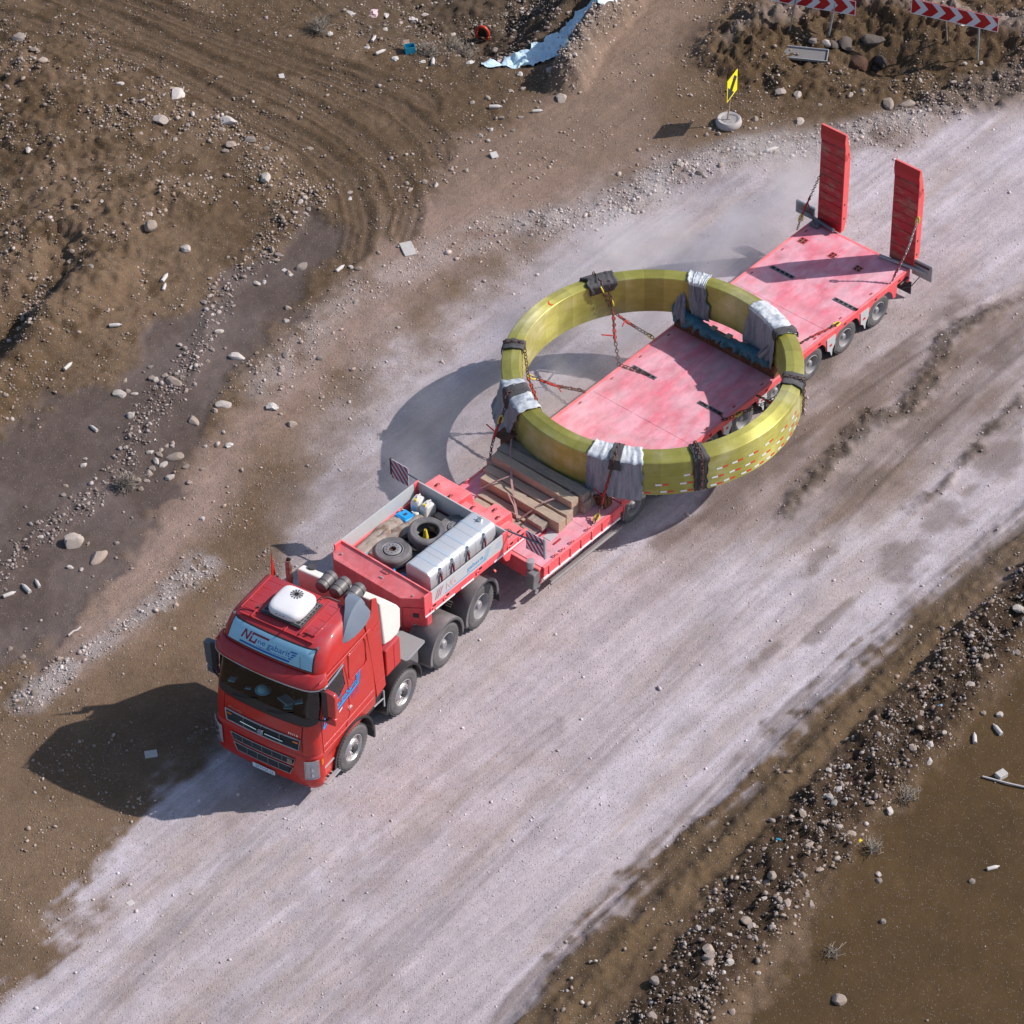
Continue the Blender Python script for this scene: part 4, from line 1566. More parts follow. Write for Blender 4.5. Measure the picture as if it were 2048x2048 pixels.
# side doors, windows, creases, writing (both sides)
for sg in (1, -1):
    Y = 1.249 * sg
    mb = MB()
    # door outline as a recessed dark seam
    loop = [(1.02, 1.32), (1.02, 2.2), (.90, 3.05), (.15, 3.10), (.05, 2.5), (.05, 1.60), (.20, 1.32)]
    mb.tube([(x, Y, z) for x, z in loop], .006, 4, caps=False)
    d_ = mb.build('door_seam', 'board_red', truck)
    mb = MB()
    mb.prism([(.93, 2.28), (.87, 2.98), (.22, 3.06), (.16, 2.52), (.42, 2.30)], Y - .004 * sg, Y + .004 * sg)
    sw = mb.build('side_window', 'side_glass', truck)
    mb = MB()
    mb.prism([(.91, 2.30), (.85, 2.96), (.24, 3.04), (.18, 2.53), (.43, 2.32)], Y - .012 * sg, Y - .006 * sg)
    mb.build('window_recess', 'interior_tan', sw)
    mb = MB()
    mb.tube([(.93, Y, 2.28), (.87, Y, 2.98), (.22, Y, 3.06), (.16, Y, 2.52), (.42, Y, 2.30), (.93, Y, 2.28)], .013, 5, caps=False)
    mb.build('window_frame', 'black_plastic', sw)
    mb = MB()
    mb.tube([(.90, Y + .03 * sg, 2.98), (.5, Y + .05 * sg, 3.06), (.22, Y + .03 * sg, 3.09)], .024, 6)
    mb.build('window_visor', 'slate_blue', sw, smooth=60)
    for (za, zb) in ((1.44, 1.50), (3.20, 3.22), (1.28, 1.30)):
        mb = MB()
        mb.tube([(1.0, Y * .998, za), (-.80, Y * .998, zb)], .014, 6)
        mb.build('side_crease', 'cab_red', truck, smooth=60)
    mb = MB()
    mb.tube([(-.02, Y, 3.12), (-.56, Y, 3.18), (-.62, Y, 3.08), (-.62, Y, 2.52), (-.54, Y, 2.44), (-.08, Y, 2.44), (0, Y, 2.52), (-.02, Y, 3.12)], .011, 6, caps=False)
    mb.build('locker_panel', 'cab_red', truck, smooth=60)
    mb = MB()
    mb.box(-.02, .10, Y - .01 * sg, Y + .035 * sg, 1.72, 1.76)
    mb.build('door_handle', 'chrome', truck, bevel=.008)

    def on_side(u, v, Y=Y, sg=sg):
        return (.98 - u, Y + .006 * sg, 1.93 + v + u * .12)
    if sg == 1:
        lg = MB().use('print_navy')
        sh_ = lambda u, v: on_side(u + .014, v - .012, Y - .0015, sg)
        for P_ in ([(-.01, -.03), (.03, .02), (.10, .26), (.05, .27)], [(.0, .0), (.04, -.045), (.50, .22), (.44, .23)], [(.34, .0), (1.28, .04), (1.30, .10), (.36, .065)], [(.36, .27), (.66, .32), (.67, .365), (.38, .33)]):
            poly_on(lg, P_, sh_)
        put_text(lg, 'ne', .21, .15, sh_, .06, .42, .10)
        put_text(lg, 'gabarit', .56, .17, sh_, .06, .66, .11)
        for j in range(5):
            z = .11 + j * .055
            poly_on(lg, [(1.18, z), (1.32 + .01 * j, z + .01), (1.34 + .01 * j, z + .045), (1.22, z + .035)], sh_)
        lg.use('print_cyan')
        poly_on(lg, [(.0, .0), (.03, .02), (.10, .24), (.07, .25)], on_side)
        poly_on(lg, [(.07, .25), (.12, .25), (.20, .10), (.165, .09)], on_side)
        poly_on(lg, [(.165, .09), (.20, .10), (.24, .25), (.20, .25)], on_side)
        poly_on(lg, [(.0, .0), (.03, -.03), (.48, .22), (.44, .23)], on_side)
        poly_on(lg, [(.26, .25), (.42, .25), (.40, .20), (.25, .20)], on_side)
        poly_on(lg, [(.34, .02), (1.28, .06), (1.30, .10), (.36, .065)], on_side)
        poly_on(lg, [(.36, .28), (.66, .33), (.67, .365), (.38, .33)], on_side)
        put_text(lg, 'ne', .20, .13, on_side, .06, .42, .11)
        put_text(lg, 'gabarit', .54, .15, on_side, .06, .66, .12)
        for j in range(5):
            z = .12 + j * .055
            poly_on(lg, [(1.20, z), (1.31 + .01 * j, z + .01), (1.33 + .01 * j, z + .035), (1.22, z + .025)], on_side)
        lg.use('print_violet')
        for j in range(3):
            put_text(lg, ('perevozki', '8701 553', '727 220')[j], .26, .035, on_side, .06, 1.02, -.05 - j * .055)
        lg.use('white_gloss')
        poly_on(lg, [(.56, -.09), (.68, -.07), (.68, -.03), (.56, -.05)], on_side)
        lg.build('side_lettering', None, truck, recalc=False)

# steps below the doors
for sg in (1, -1):
    mb = MB()
    mb.prism([(1.12, 1.10), (1.12, .48), (.95, .40), (.62, .40), (.56, .62), (.56, 1.10)], 1.10 * sg, 1.22 * sg)
    st_ = mb.build('step_well', 'cab_red', truck, bevel=.02)
    mb = MB()
    mb.box(.64, 1.12, min(1.05 * sg, 1.36 * sg), max(1.05 * sg, 1.36 * sg), .50, .53)
    mb.build('step', 'galv', st_, bevel=.005)
    for k in range(4):
        mb = MB()
        for q in range(2):
            mb.box(.70 + k * .10, .76 + k * .10, sg * (1.13 + q * .11) - .03, sg * (1.13 + q * .11) + .03, .531, .536)
        mb.build('step_slot', 'soot_hole_dark', st_)
    mb = MB()
    mb.box(.66, 1.10, min(1.05 * sg, 1.24 * sg), max(1.05 * sg, 1.24 * sg), .80, .83)
    mb.build('step', 'galv', st_, bevel=.005)

# mirrors
for sg in (1, -1):
    mb = MB()
    mb.tube([(.98, 1.22 * sg, 2.98), (.98, 1.36 * sg, 3.00), (.92, 1.50 * sg, 2.96)], .025, 8)
    mb.tube([(1.05, 1.22 * sg, 2.22), (1.02, 1.34 * sg, 2.24), (.94, 1.46 * sg, 2.30)], .02, 8)
    mr_ = mb.build('mirror_arm', 'black_plastic', truck, smooth=50)
    mb = MB()
    mb.prism([(1.30 * sg, 2.36), (1.29 * sg, 2.98), (1.36 * sg, 3.02), (1.55 * sg, 3.0), (1.59 * sg, 2.94), (1.57 * sg, 2.40), (1.50 * sg, 2.34)], .86, .99, 'yz')
    hs = mb.build('mirror_housing', 'cab_red' if sg > 0 else 'steel_blue', mr_, bevel=.03, smooth=50)
    mb = MB()
    mb.prism([(1.32 * sg, 2.39), (1.32 * sg, 2.96), (1.54 * sg, 2.95), (1.54 * sg, 2.41)], .85, .857, 'yz')
    mb.build('mirror_glass', 'chrome', mr_)
    mb = MB()
    mb.prism([(1.31 * sg, 2.12), (1.31 * sg, 2.32), (1.56 * sg, 2.32), (1.56 * sg, 2.14)], .86, .98, 'yz')
    mb.build('mirror_housing', 'cab_red' if sg > 0 else 'steel_blue', mr_, bevel=.03, smooth=50)
    mb = MB()
    mb.box(.985, 1.0, min(1.28 * sg, 1.40 * sg), max(1.28 * sg, 1.40 * sg), 2.30, 3.0)
    mb.build('mirror_edge', 'black_plastic', mr_, bevel=.006)

# air conditioner on the roof hatch
mb = MB()
mb.box(-.36, .44, -.50, .47, 3.84, 3.885)
ht = mb.build('roof_hatch', 'black_plastic', truck, bevel=.02)
for k in range(9):
    mb = MB()
    mb.box(-.30, .40, -.47 + k * .108, -.455 + k * .108, 3.885, 3.90)
    mb.build('hatch_grid', 'fender_grey', ht)
for k in range(8):
    mb = MB()
    mb.box(-.32 + k * .10, -.305 + k * .10, -.48, .45, 3.885, 3.898)
    mb.build('hatch_grid', 'fender_grey', ht)
mb = MB()
NR = 40


def ac_ring(sc, z, dx=0.0):
    out = []
    for k in range(NR):
        t = 2 * PI * k / NR
        c_, s_ = math.cos(t), math.sin(t)
        ex = 5.0 if c_ < 0 else 2.6
        rx = .40 * abs(c_) ** (2 / ex) * (1 if c_ > 0 else -1)
        ry = .40 * abs(s_) ** (2 / 5.0) * (1 if s_ > 0 else -1)
        out.append((.02 + dx + rx * sc, -.02 + ry * sc, z))
    return out


rings = [ac_ring(.97, 3.89), ac_ring(1.0, 3.93), ac_ring(1.0, 3.99), ac_ring(.97, 4.03, -.005), ac_ring(.90, 4.055, -.015), ac_ring(.75, 4.068, -.02), ac_ring(.3, 4.075, -.03)]
vsx = [p for r_ in rings for p in r_] + [(-.01, -.02, 4.076)]
fsx = []
for i in range(len(rings) - 1):
    for k in range(NR):
        fsx.append((i * NR + k, i * NR + (k + 1) % NR, (i + 1) * NR + (k + 1) % NR, (i + 1) * NR + k))
fsx += [((len(rings) - 1) * NR + k, (len(rings) - 1) * NR + (k + 1) % NR, len(vsx) - 1) for k in range(NR)]
mb.add(vsx, fsx)
ac = mb.build('air_conditioner', 'white_gloss', truck, smooth=50)
mb = MB()
mb.lathe([(.0, 4.084), (.042, 4.086), (.05, 4.082)], 16, 'z', (-.17, -.02, 0))
mb.build('fan_hub', 'soot_hole_dark', ac)
for k in range(12):
    t = 2 * PI * k / 12
    mb = MB()
    mb.add([(-.17 + math.cos(t + a) * q, -.02 + math.sin(t + a) * q, 4.080) for a, q in ((0, .055), (0, .135), (.30, .135), (.36, .055))], [(0, 1, 2, 3)])
    mb.build('fan_slot', 'cylinder_grey', ac)
mb = MB()
for j in range(9):
    y = -.15 + j * .028
    mb.box(.405, .425, y, y + .014, 3.965 + .008 * (j % 3), 3.975 + .01 * ((j * 2) % 3))
mb.build('logo_marks', 'cylinder_grey', ac)
mb = MB()
mb.tube([(-.35, .30, 3.88), (-.5, .33, 3.90), (-.6, .44, 3.86), (-.75, .6, 3.7)], .012, 6)
mb.tube([(-.30, -.40, 3.88), (.30, -.62, 3.855)], .004, 5)
mb.build('hose', 'black_plastic', ac, smooth=60)

# side deflectors behind the cab
for sg in (1, -1):
    mb = MB()
    mb.prism([(-.66, 3.44), (-.88, 3.58), (-.93, 3.92), (-1.10, 3.82), (-1.13, 3.6), (-1.18, 3.06), (-1.20, 2.2), (-1.25, 1.26), (-.92, 1.18), (-.86, 1.8), (-.78, 2.5)] if sg > 0 else
             [(-.72, 3.20), (-1.15, 3.22), (-1.18, 3.06), (-1.20, 2.2), (-1.25, 1.26), (-.92, 1.18), (-.86, 1.8), (-.78, 2.5)],
             1.205 * sg, 1.247 * sg)
    mb.build('side_deflector', 'cab_red', truck, bevel=.012)
    mb = MB()
    mb.tube([(-.90, 1.25 * sg, 3.10), (-1.14, 1.25 * sg, 3.16)], .010, 5)
    mb.tube([(-.90, 1.25 * sg, 1.55), (-1.22, 1.25 * sg, 1.56)], .010, 5)
    mb.build('deflector_crease', 'cab_red', truck)
# slate wedge on the roof's rear corner, left side only
mb = MB()
FS = [(.04, [(1.165, 3.56), (1.175, 3.55), (1.185, 3.52), (1.19, 3.49), (1.15, 3.45), (1.10, 3.45)]),
      (-.08, [(1.12, 3.70), (1.16, 3.70), (1.20, 3.62), (1.245, 3.49), (1.15, 3.42), (1.0, 3.45)]),
      (-.25, [(1.03, 3.83), (1.12, 3.83), (1.19, 3.70), (1.265, 3.47), (1.15, 3.40), (.9, 3.5)]),
      (-.45, [(.93, 3.92), (1.08, 3.90), (1.17, 3.74), (1.27, 3.46), (1.15, 3.40), (.85, 3.6)]),
      (-.65, [(.80, 3.965), (1.05, 3.935), (1.16, 3.78), (1.27, 3.48), (1.15, 3.40), (.8, 3.6)]),
      (-.80, [(.78, 3.965), (1.04, 3.93), (1.15, 3.80), (1.265, 3.56), (1.15, 3.45), (.8, 3.6)]),
      (-.88, [(.84, 3.93), (1.03, 3.90), (1.13, 3.80), (1.24, 3.64), (1.12, 3.5), (.85, 3.6)])]
vs, fs = [], []
for x, pr_ in FS:
    vs += [(x, y, z) for y, z in pr_]
for i in range(len(FS) - 1):
    for k in range(6):
        fs.append((i * 6 + k, i * 6 + (k + 1) % 6, (i + 1) * 6 + (k + 1) % 6, (i + 1) * 6 + k))
fs += [tuple(range(6)), tuple(36 + k for k in range(6))[::-1]]
mb.add(vs, fs)
mb.build('air_intake_fairing', 'slate_blue', truck, smooth=35)
# air cylinders
for y in (-.02, .31, .66):
    mb = MB()
    mb.lathe([(.0, -.93), (.09, -.94), (.135, -.97), (.148, -1.02), (.148, -1.34), (.135, -1.39), (.09, -1.42), (.0, -1.43)], 24, 'x', (0, y, 3.60))
    cy = mb.build('air_cylinder', 'cylinder_grey', truck, smooth=40)
    for x in (-1.08, -1.28):
        mb = MB()
        mb.lathe([(.150, x - .013), (.156, x - .012), (.156, x + .012), (.150, x + .013)], 24, 'x', (0, y, 3.60))
        mb.build('band', 'steel_dark', cy, smooth=40)
# exhaust
mb = MB()
mb.lathe([(.070, 1.6), (.070, 3.66), (.063, 3.66), (.063, 3.3)], 20, 'z', (-1.27, -1.02, 0))
ex = mb.build('exhaust_stack', 'exhaust', truck, smooth=40)
mb = MB()
mb.lathe([(.0, 3.3), (.0635, 3.3)], 16, 'z', (-1.27, -1.02, 0))
mb.build('soot_plug', 'soot_hole_dark', ex)
# broken deflector post on the far side
mb = MB()
mb.prism([(-.94, 3.3), (-.97, 3.62), (-1.01, 3.94), (-1.04, 3.62), (-1.09, 3.3)], -1.235, -1.220)
mb.build('deflector_tip', 'cab_red', truck)

# big cream tank across the frame
mb = MB()
mb.prism([(-1.30, 3.46), (-1.52, 3.40), (-1.95, 2.88), (-2.03, 2.74), (-2.01, 2.26), (-1.90, 2.12), (-1.62, 2.14), (-1.38, 2.22)], -.86, 1.16)
tk = mb.build('water_tank', 'cream_tank', truck, bevel=.05, smooth=30, segs=3)
mb = MB()
mb.lathe([(.0, 3.46), (.075, 3.46), (.08, 3.40), (.08, 3.3)], 18, 'z', (-1.52, -.62, .0))
mb.build('tank_cap', 'steel_dark', tk, smooth=40)
mb = MB()
mb.box(-1.85, -1.32, .70, 1.235, 1.42, 2.13)
rb = mb.build('battery_box', 'cab_red', truck, bevel=.03)
mb = MB()
mb.box(-1.62, -1.60, 1.235, 1.24, 1.45, 2.10)
mb.build('box_seam', 'board_red', rb)

# frame rails, platform, fifth wheel
mb = MB()
for sg in (1, -1):
    mb.box(-5.55, 1.05, min(.36 * sg, .44 * sg), max(.36 * sg, .44 * sg), .70, 1.0)
for x in (-5.5, -4.2, -3.0, -1.7, .6):
    mb.box(x, x + .1, -.38, .38, .74, .95)
mb.build('chassis_frame', 'steel_dark', truck, bevel=.01)
mb = MB()
mb.box(-2.84, -1.90, -1.13, 1.13, 1.125, 1.15)
pf = mb.build('catwalk', 'tread_plate', truck)
mb = MB()
mb.box(-2.84, -1.90, 1.132, 1.15, 1.08, 1.152)
mb.box(-2.84, -1.90, -1.15, -1.132, 1.08, 1.152)
mb.build('catwalk_edge', 'galv', pf)
mb = MB()
mb.lathe([(.0, 1.26), (.42, 1.26), (.46, 1.22), (.46, 1.18), (.0, 1.18)], 28, 'z', (-4.1, 0, 0))
mb.box(-4.5, -3.7, -.36, .36, 1.0, 1.18)
mb.build('fifth_wheel', 'steel_dark', truck, smooth=40)
mb = MB()
mb.box(-2.75, -2.0, .62, 1.05, .50, 1.05)
mb.box(-2.75, -2.0, -1.05, -.62, .50, 1.05)
mb.build('side_tank', 'fender_grey', truck, bevel=.04)
mb = MB()
mb.box(-1.45, -.75, -1.1, 1.1, .7, 1.1)
mb.box(-1.2, .9, -1.0, 1.0, .55, .95)
mb.build('engine_bay', 'steel_dark', truck, bevel=.03)


# wheels
def wheel(parent, x, y, r, w, kind, sg):
    """tyre lathe about y; outer face at y"""
    m_ = MB()
    iy = y - sg * w
    q = .56 * r
    prof = [(q, iy + sg * .02), (q + .02, iy), (r * .80, iy + .0), (r * .93, iy + sg * .015), (r * .985, iy + sg * .045)]
    ng = 4
    for g in range(ng):
        y0 = iy + sg * (.05 + (w - .10) * g / ng)
        y1 = iy + sg * (.05 + (w - .10) * (g + 1) / ng)
        prof += [(r, y0 + sg * .004), (r, y1 - sg * .016), (r - .014, y1 - sg * .013), (r - .014, y1 - sg * .003)]
    prof += [(r * .985, y - sg * .045), (r * .93, y - sg * .015), (r * .85, y - sg * .002), (r * .80, y - sg * .006), (r * .70, y), (q + .03, y - sg * .004), (q + .008, y - sg * .018), (q, y - sg * .03)]
    m_.lathe(prof, 44, 'y', (x, 0, r))
    t_ = m_.build('wheel', 'rubber', parent, smooth=35)
    # tread blocks round the shoulder
    m_ = MB()
    nb = 44
    for k in range(nb):
        a = 2 * PI * k / nb
        rot = Matrix.Translation((x, 0, r)) @ Matrix.Rotation(a, 4, 'Y')
        ya, yb = sorted((y - sg * .055, y - sg * .022))
        m_.box(r * .955, r + .002, ya, yb, -.022, .012, rot)
    tag(m_.build('tread', 'rubber', t_), kind='stuff')
    m_ = MB()
    if kind == 'steer':
        pr = [(q, y - sg * .03), (q + .012, y - sg * .012), (q - .004, y - sg * .004), (q - .025, y - sg * .03), (q - .03, y - sg * .10), (q - .05, y - sg * .11), (.19, y - sg * .02), (.165, y - sg * .005), (.10, y + sg * .0)]
        m_.lathe(pr, 36, 'y', (x, 0, r))
        rim = m_.build('rim', 'rim_chrome', t_, smooth=40)
        m_ = MB()
        m_.lathe([(.10, y - sg * .005), (.095, y + sg * .035), (.07, y + sg * .05), (.0, y + sg * .052)], 20, 'y', (x, 0, r))
        m_.build('hub', 'steel_dark', t_, smooth=40)
        for k in range(10):
            a = 2 * PI * k / 10
            m_ = MB()
            m_.lathe([(.0, y + sg * .028), (.012, y + sg * .025), (.014, y - sg * .01)], 6, 'y', (x + .137 * math.cos(a), 0, r + .137 * math.sin(a)))
            m_.build('wheel_nut', 'chrome', t_)
        for k in range(8):
            a = 2 * PI * (k + .5) / 8
            m_ = MB()
            m_.lathe([(.0, y - sg * .048), (.022, y - sg * .05)], 8, 'y', (x + .215 * math.cos(a), 0, r + .215 * math.sin(a)))
            m_.build('rim_hole', 'soot_hole_dark', t_)
    else:
        deep = .16
        pr = [(q, y - sg * .03), (q + .012, y - sg * .012), (q - .004, y - sg * .003), (q - .02, y - sg * .03), (q - .035, y - sg * deep), (.16 * r / .5, y - sg * (deep + .02)), (.13 * r / .5, y - sg * (deep - .01)), (.105 * r / .5, y - sg * (deep - .02)),
              (.10 * r / .5, y - sg * (deep - .10)), (.075 * r / .5, y - sg * (deep - .13)), (.0, y - sg * (deep - .135))]
        m_.lathe(pr, 36, 'y', (x, 0, r))
        m_.build('rim', 'rim_grey' if kind == 'drive' else 'rim_chrome', t_, smooth=40)
        for k in range(8):
            a = 2 * PI * k / 8
            m_ = MB()
            m_.lathe([(.0, y - sg * (deep - .045)), (.016, y - sg * (deep - .04)), (.018, y - sg * deep)], 6, 'y', (x + .125 * r / .5 * math.cos(a), 0, r + .125 * r / .5 * math.sin(a)))
            m_.build('wheel_nut', 'galv', t_)
    return t_


RT = .527
AX = [0, -1.85, -3.466, -4.841]
for i, x in enumerate(AX):
    for sg in (1, -1):
        kind = 'steer' if i < 2 else 'drive'
        wheel(truck, x, 1.26 * sg, RT, .31 if i < 2 else .62, kind, sg)
    mb = MB()
    mb.tube([(x, -1.0, RT), (x, 1.0, RT)], .07, 8)
    mb.build('axle', 'steel_dark', truck)


def fender(parent, x, r, a0, a1, y0, y1, mat='fender_grey', zc=RT, lip=.04, n=22, name='mudguard'):
    m_ = MB()
    vs, fs = [], []
    for k in range(n + 1):
        a = a0 + (a1 - a0) * k / n
        c_, s_ = math.cos(a), math.sin(a)
        for (rr, yy) in ((r, y0), (r, y1), (r - lip, y1 + .0)):
            vs.append((x + rr * c_, yy, zc + rr * s_))
    for k in range(n):
        for j in range(2):
            fs.append((k * 3 + j, (k + 1) * 3 + j, (k + 1) * 3 + j + 1, k * 3 + j + 1))
    m_.add(vs, fs)
    return m_.build(name, mat, parent, smooth=50, solid=.015)


for sg in (1, -1):
    ya, yb = .80 * sg, 1.275 * sg
    f_ = fender(truck, 0.0, .70, R(-8), R(186), .85 * sg, 1.27 * sg, 'black_plastic', RT + .02, .05)
    m_ = MB()
    m_.box(-.75, -.70, min(ya, yb), max(ya, yb), .22, .52)
    m_.build('mudflap', 'rubber_mat', truck)
    f_ = fender(truck, AX[1], .66, R(-10), R(185), .80 * sg, 1.27 * sg, 'black_plastic', RT + .02, .05)
    for i in (2, 3):
        f_ = fender(truck, AX[i], .64, R(-14), R(192), .66 * sg, 1.285 * sg, 'fender_grey', RT + .02, .07)
        for j in range(3):
            m_ = MB()
            a = R(28 + 8 * j) if False else R(20)
            x_ = AX[i] + .655 * math.cos(R(35)) + .04 * j
            m_.box(x_ - .01, x_ + .03, min(.78 * sg, .90 * sg), max(.78 * sg, .90 * sg), RT + .36 - .03 * j, RT + .40 - .03 * j)
            m_.build('clip', 'steel_dark', f_)
    m_ = MB()
    m_.box(AX[3] - .68, AX[3] - .66, min(.72 * sg, 1.28 * sg), max(.72 * sg, 1.28 * sg), .16, .52)
    m_.build('mudflap', 'rubber_mat', truck)
    m_ = MB()
    m_.lathe([(.0, -5.53), (.035, -5.53), (.04, -5.50), (.03, -5.48)], 14, 'x', (0, 1.18 * sg, .98))
    m_.build('tail_lamp', 'ramp_side_red', truck, smooth=40)
m_ = MB()
m_.box(-1.15, -1.12, 1.24, 1.27, .75, 1.2)
m_.tube([(-.85, 1.2, .95), (-1.14, 1.26, 1.0)], .02, 6)
m_.build('fender_stay', 'galv', truck)

# ================================================================== LOW-LOADER TRAILER
RX, RY, RH = 7.5435, 66.5357, -132.2093
trailer = empty('low_loader_trailer', RX, RY, 0, R(RH))
tag(trailer, 'long red multi-axle low-loader trailer with raised gooseneck and two upright loading ramps', 'trailer')
RF = frame_matrix(RX, RY, RH)
WT = .414
TAX = [i * 1.2537 for i in range(8)]
ZD = .97


def wheel_gap_profile(x0, x1, zt, zb, arcs):
    """side skirt outline with round cut-outs over the wheels"""
    pts = [(x0, zt), (x1, zt), (x1, zb)]
    for ax in sorted(arcs, reverse=True):
        rr = .50
        for k in range(13):
            a = R(-4) + (PI + R(8)) * k / 12
            x_, z_ = ax + rr * math.cos(a), WT + .03 + rr * math.sin(a)
            if x0 < x_ < x1:
                pts.append((x_, min(z_, zt - .04) if z_ > zb else zb))
    pts.append((x0, zb))
    return pts


# rear deck (over the last three axles), middle deck, front deck
def deck(name, x0, x1, hw, z, mat='deck_red', edge=.16):
    m_ = MB()
    m_.box(x0, x1, -hw + .07, hw - .07, z - .05, z)
    d_ = m_.build(name, mat, trailer)
    for sg in (1, -1):
        m_ = MB()
        m_.box(x0, x1, min(sg * (hw - .068), sg * hw), max(sg * (hw - .068), sg * hw), z - edge, z + .012)
        m_.build('side_rail', 'trailer_red', d_, bevel=.012)
    return d_


dk_r = deck('rear_deck', -1.05, 3.72, 1.44, 1.0)
dk_m = deck('middle_deck', 3.74, 9.35, 1.50, .965)
dk_f = deck('front_deck', 9.37, 11.98, 1.56, .95)
# plate seams and centre spine
for (x0, x1, y, z, par) in ((-1.0, 3.7, -.17, 1.0, dk_r), (3.9, 9.3, -.22, .965, dk_m), ):
    mb = MB()
    mb.box(x0, x1, y - .020, y + .020, z + .001, z + .012)
    mb.build('deck_seam', 'deck_red', par, bevel=.004)
for (xs, z, par) in (((1.9,), 1.0, dk_r), ((6.9,), .965, dk_m), ((10.45, 11.5), .95, dk_f)):
    for x in xs:
        mb = MB()
        mb.box(x - .006, x + .006, -1.35, 1.35, z + .001, z + .005)
        mb.build('plate_joint', 'deck_red', par)
# vent slots: steel strip with five black openings
for (x, y, z, par) in ((.88, 1.08, 1.0, dk_r), (.88, -.76, 1.0, dk_r), (5.68, -.93, .965, dk_m), (5.68, .98, .965, dk_m)):
    mb = MB()
    mb.box(x - .055, x + .055, y - .34, y + .34, z + .0005, z + .012)
    sl = mb.build('slot_strip', 'steel_blue', par)
    for k in range(5):
        mb = MB()
        mb.box(x - .032, x + .032, y - .30 + k * .13, y - .21 + k * .13, z + .012, z + .016)
        mb.build('slot', 'soot_hole_dark', sl)
# sunk lashing pockets with a cross of holes
for (x, y) in ((-.36, -1.12), (-.37, -.24), (-.35, .50)):
    mb = MB()
    mb.box(x - .10, x + .10, y - .10, y + .10, 1.0005, 1.008)
    pk = mb.build('lashing_pocket', 'ramp_red', dk_r)
    for dx, dy in ((.045, .045), (-.045, .045), (.045, -.045), (-.045, -.045)):
        mb = MB()
        mb.box(x + dx - .026, x + dx + .026, y + dy - .026, y + dy + .026, 1.008, 1.012)
        mb.build('pocket_hole', 'soot_hole_dark', pk)
# side skirts with wheel arches
for sg in (1, -1):
    y0, y1 = sorted((1.40 * sg, 1.435 * sg))
    mb = MB()
    mb.prism(wheel_gap_profile(-.62, 9.2, .90, .50, TAX), y0, y1)
    sk = mb.build('side_skirt', 'trailer_red', trailer)
    for i in range(7):
        x = (TAX[i] + TAX[i + 1]) / 2
        mb = MB()
        mb.prism([(x - .16, .86), (x + .16, .86), (x + .13, .52), (x + .02, .44), (x - .03, .30), (x - .05, .30), (x - .06, .46), (x - .16, .60)], 1.436 * sg, 1.452 * sg)
        fl = mb.build('flap_bracket', 'grey_panel', sk)
        mb = MB()
        mb.box(x - .03, x + .05, min(1.452 * sg, 1.458 * sg), max(1.452 * sg, 1.458 * sg), .60, .66)
        mb.build('reflector', 'red_lens', fl)
    for i, x in enumerate(TAX):
        mb = MB()
        mb.prism([(x + .33, .85), (x + .36, .80), (x + .42, .55), (x + .44, .30), (x + .41, .30), (x + .39, .55)], min(1.0 * sg, 1.42 * sg), max(1.0 * sg, 1.42 * sg))
        mb.build('wheel_guard', 'fender_grey', sk)
# wheels (super singles / twins)
for i, x in enumerate(TAX):
    for sg in (1, -1):
        wheel(trailer, x, 1.39 * sg, WT, .50, 'drive', sg)
    mb = MB()
    mb.box(x - .12, x + .12, -1.0, 1.0, .30, .55)
    mb.build('bogie', 'steel_dark', trailer)
mb = MB()
mb.box(-.95, 9.3, -.55, .55, .50, .92)
mb.build('spine', 'ramp_red', trailer)
# front deck side beams with ringed lashing points, ladder rail, pockets
for sg in (1, -1):
    mb = MB()
    y0, y1 = sorted((1.38 * sg, 1.555 * sg))
    mb.box(9.45, 11.98, y0, y1, .60, .935)
    sb = mb.build('side_beam', 'trailer_red', trailer, bevel=.012)
    mb = MB()
    mb.box(9.50, 12.02, min(1.556 * sg, 1.586 * sg), max(1.556 * sg, 1.586 * sg), .66, .69)
    mb.build('reflective_strip', 'tape_white', sb)
    for k in range(7):
        x = 9.7 + k * .35
        mb = MB()
        mb.box(x, x + .035, min(1.556 * sg, 1.578 * sg), max(1.556 * sg, 1.578 * sg), .62, .93)
        mb.build('rib', 'trailer_red', sb, bevel=.006)
    for x in (10.45, 10.99, 11.29, 11.53):
        mb = MB()
        mb.lathe([(.035, -.008), (.05, -.012), (.062, 0.0), (.05, .018), (.035, .01)], 16, 'y', (x, 1.50 * sg, .985), closed=True)
        mb.build('lashing_ring', 'trailer_red', sb, smooth=50)
        mb = MB()
        mb.box(x - .04, x + .04, min(1.50 * sg, 1.558 * sg), max(1.50 * sg, 1.558 * sg), .80, .86)
        mb.build('pocket', 'soot_hole_dark', sb)
    mb = MB()
    mb.tube([(9.55, 1.66 * sg, .50), (11.9, 1.66 * sg, .50)], .035, 8)
    mb.box(9.6, 11.85, min(1.58 * sg, 1.66 * sg), max(1.58 * sg, 1.66 * sg), .44, .54)
    mb.build('side_guard', 'tray_grey', sb, bevel=.01)
mb = MB()
mb.box(9.5, 11.8, -1.35, 1.35, .55, .90)
mb.build('deck_girder', 'ramp_red', trailer)
for y in (-1.0, -.4, .2, .8, 1.2):
    mb = MB()
    mb.box(11.05, 11.30, y, y + .05, .951, .957)
    mb.build('deck_slot', 'ramp_red', dk_f)
mb = MB()
mb.box(11.0, 11.25, .90, 1.1, .951, .958)
mb.build('hatch', 'grey_panel', dk_f)
